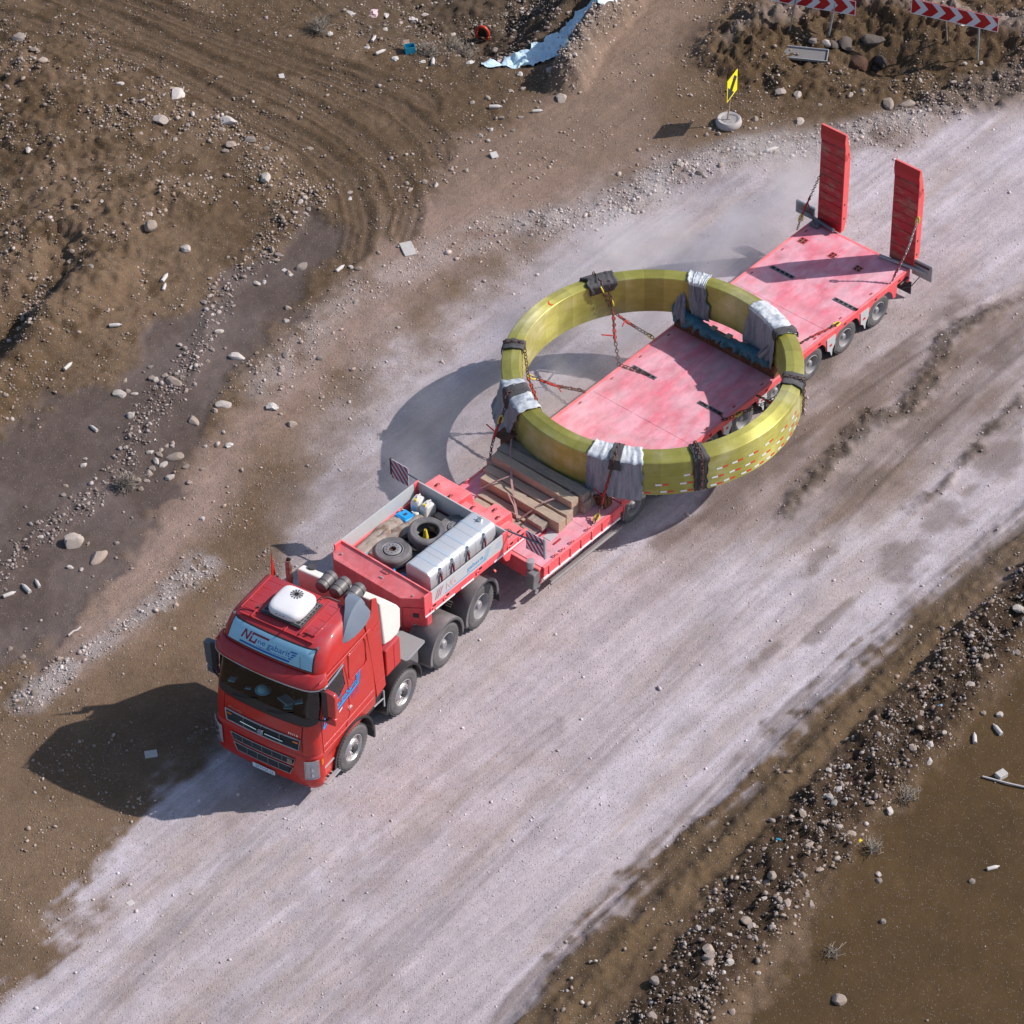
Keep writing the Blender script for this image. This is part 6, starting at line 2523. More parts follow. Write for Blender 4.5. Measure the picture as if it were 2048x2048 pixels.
chain('chain', [rp_(119, RI - .02, ZT - .05), rp_(119, RI, ZT + .07), rp_(119, RO + .03, ZT + .04), rp_(118, RO + .05, 1.9), rp_(117.5, RO + .05, 1.42)], 'chain hanging down the outside of the ring at its right-hand rim')
chain('chain', [rp_(116, RI - .02, 1.42), (4.80, 1.85, 1.12), (4.70, 1.52, 1.0)], 'dark chain with red lever under the right-hand side of the ring', parts=(('redrun', .5), ('binder', .55)))
chain('chain', [(5.68, .72, .985), (5.70, 1.30, .99), (5.84, 1.46, .99), (5.4, 1.65, 1.05), (5.05, 1.85, 1.12), (4.7, 2.05, 1.25), rp_(118, RI, 1.40)], 'chain running from the deck slot across the wheels to the ring', parts=(('hook', .42),), slack=.03)
chain('chain', [(1.55, 1.38, 1.03), (2.0, 1.30, 1.02), (2.35, 1.20, 1.02), (2.9, 1.12, 1.02)], 'loose chain with yellow hook on the near edge of the rear deck', parts=(('hook', .04), ('redrun', .4)))
chain('chain', [(-1.05, -1.22, 2.48), (-.92, -1.44, 1.66), (-.78, -1.50, 1.3), (-.62, -1.50, .98)], 'chain stay bracing the far ramp', parts=(('redrun', .60), ('hook', .82)), link=.09, r=.010)
chain('chain', [(-1.05, 1.60, 2.60), (-.82, 1.54, 1.86), (-.6, 1.48, 1.41), (-.40, 1.42, 1.03)], 'bright chain stay bracing the near ramp', mat='galv', parts=(('hook', .04), ('redrun', .70), ('redrun', .82)), link=.09, r=.010)
for (k, pts) in enumerate((((-.9, -1.42, 1.62), (-.92, -1.18, 1.05)),)):
    mb = MB()
    mb.tube([Vector(p) - Vector(pts[0]) for p in pts], .014, 6)
    o = mb.build('stay_rod', 'chain_rust', None)
    o.matrix_world = RF @ Matrix.Translation(Vector(pts[0]))
    tag(o, 'thin rusty rod leaning from the far ramp chain to the deck', 'rod')


# webbing straps over the timber
def strap(pts, w, label, mat='print_fade'):
    m_ = MB()
    P = [Vector(p) for p in pts]
    o0 = P[0]
    vs, fs = [], []
    for i, p in enumerate(P):
        d = (P[min(i + 1, len(P) - 1)] - P[max(i - 1, 0)]).normalized()
        s_ = d.cross(Vector((0, 0, 1))).normalized() * w
        vs += [tuple(p - o0 - s_), tuple(p - o0 + s_)]
    for i in range(len(P) - 1):
        fs.append((2 * i, 2 * i + 1, 2 * i + 3, 2 * i + 2))
    m_.add(vs, fs)
    o = m_.build('lashing_strap', mat, None, solid=.006)
    o.matrix_world = RF @ Matrix.Translation(o0)
    tag(o, label, 'strap', 'straps over the timber stack')
    return o


M('strap_pink', (0.42, 0.26, 0.25), rough=.8, var=.15)
strap([(9.50, -1.50, 1.55), (10.08, -1.05, 1.50), (10.72, -.45, 1.36), (11.23, .17, 1.0)], .022, 'faded pink strap running from the left bracket across the timber stack', 'strap_pink')
strap([(11.24, .18, 1.0), (10.75, .45, 1.33), (10.30, .70, 1.40), (10.02, .80, 1.48)], .022, 'taut pale strap slanting over the near half of the timber', 'strap_pink')
strap([(11.10, -1.05, 1.10), (10.85, -.75, 1.34), (10.62, -.60, 1.40)], .018, 'dusty strap end lying on the far half of the timber', 'strap_pink')
strap([(10.95, -.37, 1.30), (11.10, -.05, 1.18), (11.22, .14, 1.01)], .014, 'short cord dropping from the timber to the ratchet', 'strap_pink')
mb = MB()
mb.box(-.05, .05, -.03, .03, 0, .05)
o = mb.build('ratchet', 'steel_dark', None, bevel=.01)
o.matrix_world = RF @ Matrix.Translation((11.24, .18, .975)) @ Matrix.Rotation(.4, 4, 'Z')
tag(o, 'dark ratchet where the pink straps meet', 'ratchet')

# timbers under the front of the ring
TB = [('timber_beam', 10.70, 10.94, -1.18, 1.08, .952, 1.23, 'timber_pale', 'pale squared beam forming the front edge of the timber stack'),
      ('timber_beam', 10.44, 10.68, -1.30, 1.05, .952, 1.25, 'timber_pale', 'sunlit beam second from the front in the timber stack'),
      ('timber_beam', 10.16, 10.43, -1.44, .98, .952, 1.27, 'timber', 'grey-brown beam third from the front in the timber stack'),
      ('timber_beam', 10.20, 10.44, -1.30, 1.02, 1.275, 1.46, 'timber_pale', 'beam lying on top of the stack with a split yellowish end'),
      ('timber_beam', 9.90, 10.15, -1.45, 1.12, .952, 1.28, 'timber', 'weathered beam fourth from the front of the stack'),
      ('timber_beam', 9.92, 10.17, -1.36, 1.08, 1.285, 1.475, 'timber', 'dark grey upper beam beside the topmost split beam'),
      ('timber_beam', 9.62, 9.88, -1.46, 1.10, .952, 1.375, 'timber', 'thick beam right under the front rim of the ring'),
      ('timber_beam', 9.34, 9.60, -1.42, 1.0, .985, 1.375, 'timber', 'beam hidden in the shade below the ring'),
      ('plank', 10.97, 11.21, -1.02, .55, .952, 1.02, 'timber_pale', 'wide loose plank on the deck in front of the stack'),
      ('plank', 11.23, 11.48, -1.0, .36, .952, .99, 'timber_pale', 'front loose plank nearest the gooseneck'),
      ('timber_block', 10.98, 11.20, .40, .82, 1.022, 1.15, 'timber', 'short grey block resting on the end of the loose plank'),
      ('timber_block', 11.16, 11.38, .36, .74, .993, 1.03, 'timber', 'flat grey board end beside the strap ratchet')]
rr_ = random.Random(11)
for (nm, x0, x1, y0, y1, z0, z1, mt, lab) in TB:
    xc, yc = (x0 + x1) / 2, (y0 + y1) / 2
    mb = MB()
    hx_, hy_, hz_ = (x1 - x0) / 2 - .006, (y1 - y0) / 2, z1 - z0
    n_ = 12
    def fnb(i):
        y = -hy_ + 2 * hy_ * i / n_
        j = lambda a: rr_.uniform(-a, a)
        return [(-hx_ + j(.004), y, 0), (hx_ + j(.004), y, 0), (hx_ + j(.006), y, hz_ + j(.005)), (-hx_ + j(.006), y, hz_ + j(.005))]
    vs = [p for i in range(n_ + 1) for p in fnb(i)]
    fs = [(4 * i + k, 4 * (i + 1) + k, 4 * (i + 1) + (k + 1) % 4, 4 * i + (k + 1) % 4) for i in range(n_) for k in range(4)]
    fs += [(0, 1, 2, 3), tuple(4 * n_ + k for k in (3, 2, 1, 0))]
    mb.add(vs, fs)
    o = mb.build(nm, mt, None, bevel=.008)
    o.matrix_world = RF @ Matrix.Translation((xc, yc, z0)) @ Matrix.Rotation(rr_.uniform(-.015, .015), 4, 'Z')
    tag(o, lab, 'timber', 'timbers packed under the front of the ring')
# bracket and blocks holding the ring
mb = MB()
mb.box(-.10, .10, -.10, .14, 0, .55)
mb.box(-.16, .22, -.16, .2, .55, .60)
o = mb.build('corner_bracket', 'rust', None, bevel=.01)
o.matrix_world = RF @ Matrix.Translation((9.72, -1.48, .96))
tag(o, 'rusty steel bracket with dark cap at the left front of the ring', 'bracket')
mb = MB()
mb.box(-.12, .12, -.16, .16, 0, .40)
mb.box(.02, .06, -.2, .2, .1, .36)
mb.tube([(.1, -.1, .1), (.2, -.1, .3), (.14, .12, .38)], .03, 6)
o = mb.build('steel_chock', 'rust', None, bevel=.01)
o.matrix_world = RF @ Matrix.Translation((9.62, 1.20, .96))
tag(o, 'dark rusty chock below the frayed sheet near the front wheel', 'chock')
for k, y in enumerate((-1.25, -.82, -.42, .02, .45, .88, 1.22)):
    mb = MB()
    mb.box(-.10, .10, -.07, .07, 0, .05)
    o = mb.build('wooden_wedge', 'timber_pale', None, bevel=.006)
    o.matrix_world = RF @ Matrix.Translation((3.86, y, 1.33)) @ Matrix.Rotation(rr_.uniform(-.5, .5), 4, 'Z')
    tag(o, ('wooden wedge at the far end of the rusty cross wall', 'wooden wedge second from the far end of the cross wall', 'wooden wedge left of the middle of the cross wall', 'wooden wedge at the middle of the rusty cross wall',
            'wooden wedge right of the middle of the cross wall', 'wooden wedge second from the near end of the cross wall', 'wooden wedge at the near end of the rusty cross wall')[k], 'wedge', 'wedges on the cross wall')
# teal plastic sheet gathered along the wall
mb = MB()
q = np.random.default_rng(21)
hem = q.uniform(0, 1, 40)


def teal(u, v):
    y = -1.42 + 2.75 * u
    k = u * 38
    i = int(k)
    hv = hem[i] + (hem[min(i + 1, 39)] - hem[i]) * (k - i)
    fold = .035 * math.sin(u * 61) + .025 * math.sin(u * 103 + v * 3)
    lift = .40 * math.exp(-u * 16) + .05 * math.sin(u * 9 + .6)
    t = v
    x = 3.80 + .02 + .27 * math.sin(t * PI * .62) + fold * (.3 + t)
    z = 1.37 + lift * (1 - t) + .07 * math.sin(t * PI) - (.04 + .17 * hv) * t * t
    return (x - 3.8, y + .03 * math.sin(v * 9 + u * 30), z - 1.3)


mb.grid(teal, 90, 12)
o = mb.build('gathered_sheet', 'tarp_teal', None, smooth=70, solid=.01)
o.matrix_world = RF @ Matrix.Translation((3.8, 0, 1.3))
tag(o, 'crumpled teal plastic sheet gathered along the cross wall inside the ring', 'sheet')


def flap(pa, pb, pc, pd, org, label, seed):
    A, B, C_, D = (Vector(p) for p in (pa, pb, pc, pd))
    m_ = MB()

    def fn(u, v):
        p = (A.lerp(B, u)).lerp(D.lerp(C_, u), v)
        w = .03 * math.sin(u * 17 + seed) + .02 * math.sin(u * 31 + v * 5)
        return (p.x + w, p.y, p.z + w * .3)
    m_.grid(fn, 16, 14)
    o = m_.build('hanging_sheet', 'tarp_grey', None, smooth=60, solid=.01)
    o.matrix_world = RF @ Matrix.Translation(org)
    tag(o, label, 'sheet')


flap((0, 0, 0), (.02, .34, -.10), (-.42, .02, .84), (-.46, -.04, .86), (4.14, -1.36, 1.46), 'narrow flap of grey sheet hanging from the far rim down to the cross wall', 1)
flap((0, 0, 0), (.05, -.40, .10), (-.30, .12, .88), (-.32, .22, .86), (4.02, 1.36, 1.36), 'pointed flap of grey sheet hanging inside the rear right rim', 2)


# ------------------------------------------------------------------ things in the gooseneck tray
def put(o, x, y, z, rz=0.0, M_=None):
    o.matrix_world = GF @ Matrix.Translation((x, y, z)) @ Matrix.Rotation(rz, 4, 'Z') @ (M_ or Matrix.Identity(4))
    return o


def child_root(name, x, y, z, rz=0.0):
    o = empty(name, 0, 0)
    o.matrix_world = GF @ Matrix.Translation((x, y, z)) @ Matrix.Rotation(rz, 4, 'Z')
    return o


ft = child_root('fuel_tank', -1.50, .70, FL)
tag(ft, 'long aluminium fuel tank with four straps lying along the tray', 'fuel tank')
mb = MB()
prof = []
hw_, hh_, rc_ = .34, .70, .13
for (cx, cz, a0) in ((hw_ - rc_, rc_, -PI / 2), (hw_ - rc_, hh_ - rc_, 0), (-hw_ + rc_, hh_ - rc_, PI / 2), (-hw_ + rc_, rc_, PI)):
    for k in range(6):
        a = a0 + (PI / 2) * k / 5
        prof.append((cx + rc_ * math.cos(a), cz + rc_ * math.sin(a)))
mb.prism(prof, -1.04, 1.04, 'yz')
tkb = mb.build('tank_body', 'aluminium', ft, smooth=30, bevel=.02)
prof2 = [(p[0] * 1.022, .35 + (p[1] - .35) * 1.012) for p in prof]
for x in (-.66, -.14, .34, .72):
    mb = MB()
    mb.prism(prof2, x - .035, x + .035, 'yz')
    sb = mb.build('strap_band', 'strap_blue', ft, smooth=30)
    mb = MB()
    mb.tube([(x + .02, .32, .61), (x + .02, .40, .62), (x + .02, .41, .55)], .022, 7)
    mb.lathe([(.0, .05), (.03, .045), (.035, 0), (.0, 0)], 10, 'z', (x, .33, .62))
    mb.build('strap_bolt', 'chrome', sb, smooth=50)
    mb = MB()
    mb.tube([(x - .01, .345, .60), (x + .01, .385, .45), (x + .01, .395, .2), (x, .37, .06)], .024, 7)
    mb.build('strap_edge', 'ramp_red', sb, smooth=50)
mb = MB()
mb.lathe([(.0, .045), (.045, .045), (.05, .02), (.062, .02), (.062, -.01)], 16, 'z', (-.90, .02, .705))
mb.tube([(-.90, -.05, .76), (-.90, .09, .76)], .012, 6)
mb.tube([(-.97, .02, .75), (-.83, .02, .75)], .012, 6)
mb.build('filler_cap', 'chrome', ft, smooth=40)
for x in (-.40, .10, .53):
    mb = MB()
    mb.prism([(p[0] * 1.006, .35 + (p[1] - .35) * 1.004) for p in prof], x - .004, x + .004, 'yz')
    mb.build('weld_seam', 'galv', tkb, smooth=30)


def lying_wheel(name, x, y, z, r, w, label, rim=True, tilt=0.0, tz=0.0, mat='rubber'):
    root = child_root(name, x, y, z)
    root.matrix_world = root.matrix_world @ Matrix.Rotation(tz, 4, 'Z') @ Matrix.Rotation(tilt, 4, 'X')
    tag(root, label, 'tyre', 'spare tyres in the tray')
    m_ = MB()
    q = .56 * r
    prof = [(q, .03), (q + .02, .005), (r * .8, 0), (r * .93, .012), (r * .985, .04), (r, .06), (r, w * .3), (r - .014, w * .32), (r - .014, w * .34), (r, w * .36), (r, w * .62), (r - .014, w * .64), (r - .014, w * .66), (r, w * .68),
            (r, w - .06), (r * .985, w - .04), (r * .93, w - .012), (r * .86, w), (r * .8, w - .006), (r * .7, w), (q + .02, w - .008), (q, w - .03)]
    if not rim:
        prof += [(q + .09, w - .07), (r - .05, w * .5), (q + .09, .07)]
    m_.lathe(prof, 40, 'z', closed=not rim)
    m_.build('tyre', mat, root, smooth=35)
    if rim:
        m_ = MB()
        m_.lathe([(q, w - .03), (q + .012, w - .008), (q - .006, w - .004), (q - .03, w - .04), (q - .04, w - .09), (q - .06, w - .10), (.19, w + .0), (.165, w + .012), (.085, w + .012), (.075, w - .02)], 36, 'z')
        m_.build('rim', 'rim_grey' if mat == 'rubber' else 'rim_chrome', root, smooth=40)
        m_ = MB()
        m_.lathe([(.0, w - .05), (.082, w - .05)], 20, 'z')
        m_.build('hub_hole', 'rust', root)
        for k in range(10):
            a = 2 * PI * k / 10
            m_ = MB()
            m_.lathe([(.0, w + .0145), (.013, w + .0145)], 8, 'z', (.125 * math.cos(a), .125 * math.sin(a), 0))
            m_.build('bolt_hole', 'soot_hole_dark', root)
        for k in range(4):
            a = 2 * PI * (k + .3) / 4
            m_ = MB()
            m_.lathe([(.0, w - .060), (.028, w - .062)], 8, 'z', (.215 * math.cos(a), .215 * math.sin(a), 0))
            m_.build('hand_hole', 'soot_hole_dark', root)
    return root


lying_wheel('spare_wheel', -.90, -.42, FL + .02, .41, .26, 'dusty spare wheel lying flat behind the red front locker')
lying_wheel('spare_tyre', -1.72, -.18, FL + .10, .42, .30, 'bare tyre without rim in the middle of the tray with a cone inside', rim=False, tilt=-.10)
lying_wheel('spare_wheel', -2.32, .12, FL + .0, .40, .24, 'spare wheel half hidden behind the aluminium tank')
cn = child_root('traffic_cone', -1.70, -.20, FL + .06)
tag(cn, 'small yellow and orange cone standing inside the bare tyre', 'traffic cone')
mb = MB()
mb.lathe([(.09, .0), (.075, .06), (.066, .10)], 18, 'z')
mb.box(-.11, .11, -.11, .11, -.02, .0)
mb.build('cone_base', 'cone_orange', cn, smooth=40)
mb = MB()
mb.lathe([(.066, .10), (.035, .30), (.028, .33), (.018, .33), (.018, .25)], 18, 'z')
mb.build('cone_top', 'cone_yellow', cn, smooth=40)
# jerry cans
for k, (x, y, rz, lab) in enumerate(((-2.38, -1.02, .15, 'white jerry can in the far rear corner of the tray'), (-2.38, -.74, -.1, 'white jerry can with yellow cap standing beside the corner one'))):
    jc = child_root('jerry_can', x, y, FL, rz)
    tag(jc, lab, 'jerry can', 'white jerry cans')
    mb = MB()
    mb.prism([(-.15, .0), (.15, .0), (.16, .05), (.16, .27), (.10, .34), (-.08, .36), (-.15, .30)], -.105, .105)
    mb.build('can_body', 'white_plastic', jc, bevel=.035, segs=3, smooth=40)
    mb = MB()
    mb.tube([(-.09, 0, .35), (-.08, 0, .40), (.03, 0, .39), (.05, 0, .34)], .015, 6)
    mb.build('can_handle', 'white_plastic', jc, smooth=50)
    mb = MB()
    mb.lathe([(.0, .385), (.028, .385), (.03, .34)], 12, 'z', (.095, 0, 0))
    mb.build('can_cap', 'cone_yellow', jc, smooth=40)
    mb = MB()
    mb.box(.161, .166, -.05, .05, .08, .24)
    mb.build('can_label', 'panel_blue', jc)
# blue tool case
bc = child_root('tool_case', -1.90, -.98, FL + .08, -.05)
bc.matrix_world = bc.matrix_world @ Matrix.Rotation(-.15, 4, 'Y')
tag(bc, 'bright blue plastic tool case on the rolled canvas by the far side board', 'tool case')
mb = MB()
mb.box(-.16, .16, -.17, .17, 0, .13)
mb.build('case_body', 'blue_plastic', bc, bevel=.03, segs=3)
mb = MB()
mb.box(-.12, .12, -.12, .12, .13, .145)
mb.box(-.03, .03, -.21, -.17, .03, .10)
mb.build('case_rib', 'blue_plastic', bc, bevel=.01)
mb = MB()
mb.tube([(-.07, .17, .06), (-.07, .22, .06), (.07, .22, .06), (.07, .17, .06)], .016, 6)
mb.build('case_handle', 'blue_dull', bc, smooth=50)
mb = MB()
mb.box(-.05, .05, -.03, .03, .146, .150)
mb.build('case_label', 'ink_black', bc)


# canvas rolls
def canvas(x0, y0, x1, y1, z, r, seed, label, mat='canvas_roll', name='rolled_canvas'):
    q = np.random.default_rng(seed)
    n_ = 14
    pts = []
    for k in range(n_ + 1):
        t = k / n_
        pts.append(Vector((x0 + (x1 - x0) * t + q.normal(0, .012), y0 + (y1 - y0) * t + .03 * math.sin(t * 7 + seed), z + r * .75 + .015 * math.sin(t * 11 + seed))))
    o0 = pts[0].copy()
    m_ = MB()
    ph = q.uniform(0, 6, 4)
    rings_, n2 = [], 18
    vs, fs = [], []
    for i, p in enumerate(pts):
        d = (pts[min(i + 1, n_)] - pts[max(i - 1, 0)]).normalized()
        u = d.cross(Vector((0, 0, 1))).normalized()
        w = u.cross(d)
        for k in range(n2):
            a = 2 * PI * k / n2
            rr = r * (1 + .13 * math.sin(3 * a + ph[0] + i * .25) + .07 * math.sin(7 * a + ph[1] - i * .3))
            if i in (0, n_):
                rr *= .75
            vs.append(tuple(p - o0 + u * math.cos(a) * rr * 1.15 + w * math.sin(a) * rr * .8))
    for i in range(n_):
        for k in range(n2):
            fs.append((i * n2 + k, i * n2 + (k + 1) % n2, (i + 1) * n2 + (k + 1) % n2, (i + 1) * n2 + k))
    fs += [tuple(range(n2)), tuple(n_ * n2 + k for k in range(n2))[::-1]]
    m_.add(vs, fs)
    o = m_.build(name, mat, None, smooth=60)
    o.matrix_world = GF @ Matrix.Translation(o0)
    tag(o, label, 'rolled canvas', 'canvas rolls in the tray')
    return o


canvas(-.40, -1.02, -1.95, -1.04, FL, .15, 1, 'dirty beige canvas roll lying against the far side board')
canvas(-.55, -.74, -2.15, -.70, FL, .15, 2, 'pale dusty canvas roll beside the spare wheel')
canvas(-.45, -.88, -1.3, -.90, FL + .14, .08, 3, 'thin stained fold of canvas on top of the far roll')
# cement bags / folded boards at the rear
rr_ = random.Random(5)
for k, (x, y, lx, ly, z, rz, lab) in enumerate(((-2.22, -.62, .22, .42, FL, .1, 'tan folded sack under the jerry cans'), (-2.20, -.28, .20, .36, FL, -.05, 'tan sack in the middle of the tray rear'), (-2.05, -.42, .18, .44, FL + .11, .05, 'cracked tan board lying over the sacks'),
                                          (-2.44, -.38, .16, .40, FL + .02, .0, 'dark tan board end below the tail board'), (-2.46, -.02, .16, .20, FL, .4, 'small grey lump beside the tail board'))):
    mb = MB()
    mb.box(-lx / 2, lx / 2, -ly / 2, ly / 2, 0, .11)
    o = mb.build('sack', 'canvas_roll' if k < 4 else 'cement', None, bevel=.03, segs=3, smooth=50)
    put(o, x, y, z, rz)
    tag(o, lab, 'sack', 'sacks in the tray')


def crumple(name, x, y, z, sx, sy, sz, mat, label, cat, seed):
    v, f = ico(3)
    q = np.random.default_rng(seed)
    v = v.copy()
    for _ in range(14):
        n_ = q.normal(size=3)
        n_ /= np.linalg.norm(n_)
        d = q.uniform(.35, .85)
        h = v @ n_
        v -= np.where(h > d, (h - d) * 1.1, 0)[:, None] * n_
    v += q.normal(size=v.shape) * .035
    v *= [sx, sy, sz]
    v[:, 2] += sz * .6
    m_ = MB()
    m_.add([tuple(p) for p in v], [tuple(t) for t in f])
    o = m_.build(name, mat, None, smooth=50)
    put(o, x, y, z)
    tag(o, label, cat)
    return o


crumple('plastic_bag', -.52, -.82, FL + .05, .17, .16, .13, 'bag_teal', 'shiny teal and white plastic bag in the corner behind the front locker', 'bag', 1)
crumple('blue_bundle', -.48, -.05, FL + .04, .14, .12, .12, 'blue_plastic', 'small blue bundle behind the middle of the front locker', 'bundle', 2)
crumple('blue_cloth', -.46, .22, FL + .04, .16, .15, .10, 'blue_dull', 'dull blue cloth heap in the corner below the tank', 'cloth', 3)
crumple('white_rag', -2.12, -.88, FL + .12, .10, .10, .09, 'white_plastic', 'crumpled white rag next to the blue tool case', 'rag', 4)
crumple('pink_rag', -2.3, -.86, FL + .06, .10, .12, .08, 'print_fade', 'crumpled pinkish packaging between case and jerry cans', 'packaging', 5)
crumple('tan_cup', -1.98, -1.12, FL + .20, .05, .05, .05, 'timber_pale', 'little tan cup by the far side board above the tool case', 'cup', 6)
crumple('yellow_can', -.40, .38, FL + .05, .05, .05, .07, 'hook_yellow', 'tiny yellow can below the end of the tank', 'can', 7)
mb = MB()
mb.box(-.55, .5, -.10, .10, 0, .02)
o = mb.build('scrap_board', 'fender_grey', None)
put(o, -1.25, -.12, FL + .001, -.25)
tag(o, 'long dark board on the tray floor beside the bare tyre', 'board')

# ================================================================== SIGNS AND THINGS ON THE GROUND
def ground_at(u, v):
    """ground point seen at a survey pixel, following the terrain"""
    x, y = at(u, v, 0)
    for _ in range(6):
        x, y = at(u, v, hz(x, y))
    return x, y, hz(x, y)


# yellow direction sign in a tyre
sx, sy, sz = 5.598, 73.55, hz(5.598, 73.55)
ys = empty('arrow_sign', sx, sy, sz)
tag(ys, 'yellow square sign with black arrow on a pole set in a pale cement-filled tyre', 'sign')
mb = MB()
mb.lathe([(.20, .17), (.235, .20), (.28, .205), (.315, .165), (.33, .10), (.32, .04), (.29, .0), (.2, .0)], 36, 'z')
mb.build('tyre_base', 'pale_tyre', ys, smooth=50)
mb = MB()
mb.grid(lambda u, v: ((.02 + .20 * u) * math.cos(v * 2 * PI), (.02 + .20 * u) * math.sin(v * 2 * PI), .165 + .012 * math.sin(v * 19 + u * 8) * u), 6, 30)
mb.build('cement_fill', 'cement', ys, smooth=60)
mb = MB()
mb.tube([(-.03, 0, .16), (.03, -.01, 1.02), (.06, -.012, 1.48)], .019, 8)
mb.build('pole', 'timber_pale', ys, smooth=50)
a_ = R(63)
dx_, dy_ = math.cos(a_), math.sin(a_)
mb = MB()


def on_ys(u, v, o=0.0):
    return (.055 + dx_ * u + dy_ * o, -.03 + dy_ * u - dx_ * o, 1.20 + v)


S_ = .31
mb.add([on_ys(-S_, -S_), on_ys(S_, -S_), on_ys(S_, S_), on_ys(-S_, S_)], [(0, 1, 2, 3)])
yp = mb.build('sign_plate', 'signal_yellow', ys, solid=.012)
mb = MB()
arrow = [(-.21, -.21), (.09, -.20), (.0, -.115), (.20, .085), (.085, .20), (-.115, .0), (-.20, .09)]
mb.add([on_ys(u * 1.35, v * 1.3, .009) for u, v in arrow], [list(range(7))])
mb.build('arrow', 'ink_black', yp, recalc=False)


# chevron boards
def chevron(px_r, base2, base1, zb, W_, H_, ddir, label, lean1=.0, lean2=0.0, right=.62):
    x2, y2, z2 = ground_at(*base2)
    x1, y1, z1 = ground_at(*base1)
    root = empty('chevron_sign', x2, y2, z2)
    tag(root, label, 'sign', 'red and white chevron boards')
    d = Vector((ddir[0], ddir[1], 0)).normalized()
    nrm = Vector((d.y, -d.x, 0))
    if nrm.y > 0:
        nrm = -nrm

    def P(u, v, o=0.0):
        q = d * (right - W_ + u) + nrm * o
        return (q.x + lean2, q.y, zb + v)
    m_ = MB()
    m_.add([P(0, 0), P(W_, 0), P(W_, H_), P(0, H_)], [(0, 1, 2, 3)])
    pl = m_.build('sign_plate', 'sign_red', root, solid=.02)
    m_ = MB()
    e = .018
    for (u0, u1, v0, v1) in ((0, W_, 0, e), (0, W_, H_ - e, H_), (0, e, e, H_ - e), (W_ - e, W_, e, H_ - e)):
        m_.add([P(u0, v0, .0125), P(u1, v0, .0125), P(u1, v1, .0125), P(u0, v1, .0125)], [(0, 1, 2, 3)])
    m_.build('border', 'tape_white', pl, recalc=False)
    n_ = 5
    st = W_ / n_
    for k in range(n_):
        u0 = k * st + .08
        w = st * .42
        tip = H_ * .42
        m_ = MB()
        m_.add([P(u0, e, .013), P(u0 + w, e, .013), P(min(u0 + w + tip, W_ - e), H_ / 2, .013), P(u0 + tip, H_ / 2, .013)], [(0, 1, 2, 3)])
        m_.add([P(u0 + tip, H_ / 2, .013), P(min(u0 + w + tip, W_ - e), H_ / 2, .013), P(u0 + w, H_ - e, .013), P(u0, H_ - e, .013)], [(0, 1, 2, 3)])
        m_.build('chevron', 'sign_white', pl, recalc=False)
    m_ = MB()
    m_.tube([(0, .02, -.1), (lean2, .02, zb + H_ * .9)], .028, 8)
    m_.build('post', 'galv', root, smooth=50)
    m_ = MB()
    m_.tube([(x1 - x2, y1 - y2, z1 - z2 - .1), tuple(Vector(P((W_ - right) - (Vector((x2 - x1, y2 - y1)).length), H_ * .8, -.02)))], .022, 8)
    m_.build('post', 'timber', root, smooth=50)
    return root


chevron(0, (1656, 75), (1577, 65), .78, 2.3, .44, (1.75, -.64), 'red board with pale chevrons standing left above the grey tray', lean2=.16, right=.52)
chevron(0, (1955, 120), (1894, 82), .98, 2.3, .44, (1.83, -.82), 'red board with pale chevrons at the right end of the traffic island', lean2=-.03, right=.50)

# the grey tray lying below the left board (back of another sign)
tx_, ty_, tz_ = ground_at(1606, 118)
try_ = empty('grey_tray', tx_, ty_, tz_ + .14, R(-12))
try_.rotation_euler = (R(8), R(1), R(-11))
tag(try_, 'long shallow grey metal tray with raised rim lying on the island bank', 'tray')
mb = MB()
mb.box(-.61, .61, -.20, .20, 0, .012)
mb.build('tray_bottom', 'tray_grey', try_)
for (x0, x1, y0, y1) in ((-.63, .63, -.22, -.20), (-.63, .63, .20, .22), (-.63, -.61, -.20, .20), (.61, .63, -.20, .20)):
    mb = MB()
    mb.box(x0, x1, y0, y1, -.01, .06)
    mb.build('tray_rim', 'galv', try_)


# ------------------------------------------------------------------ individual rocks
def tone_attr(me, col):
    q = me.color_attributes.new('tone', 'FLOAT_COLOR', 'POINT')
    d = np.ones((len(me.vertices), 4), np.float32)
    d[:, :3] = col
    q.data.foreach_set('color', d.ravel())


ROCK_ME = []
for k in range(12):
    v, f = rock_shape(3, 100 + k)
    me = bpy.data.meshes.new('rock')
    me.from_pydata([tuple(p) for p in v], [], [tuple(t) for t in f])
    me.polygons.foreach_set('use_smooth', [True] * len(me.polygons))
    me.set_sharp_from_angle(angle=R(28))
    tone_attr(me, [(.50, .43, .38), (.60, .54, .49), (.38, .31, .26), (.46, .37, .31), (.32, .27, .24), (.68, .62, .58)][k % 6])
    me.materials.append(STONE)
    ROCK_ME.append(me)
DARK_ME = []
for k in range(3):
    v, f = rock_shape(3, 300 + k)
    me = bpy.data.meshes.new('rock')
    me.from_pydata([tuple(p) for p in v], [], [tuple(t) for t in f])
    tone_attr(me, [(.10, .050, .030), (.055, .045, .04), (.13, .105, .09)][k])
    me.materials.append(STONE)
    DARK_ME.append(me)
rk = np.random.default_rng(77)
NROCK = [0]


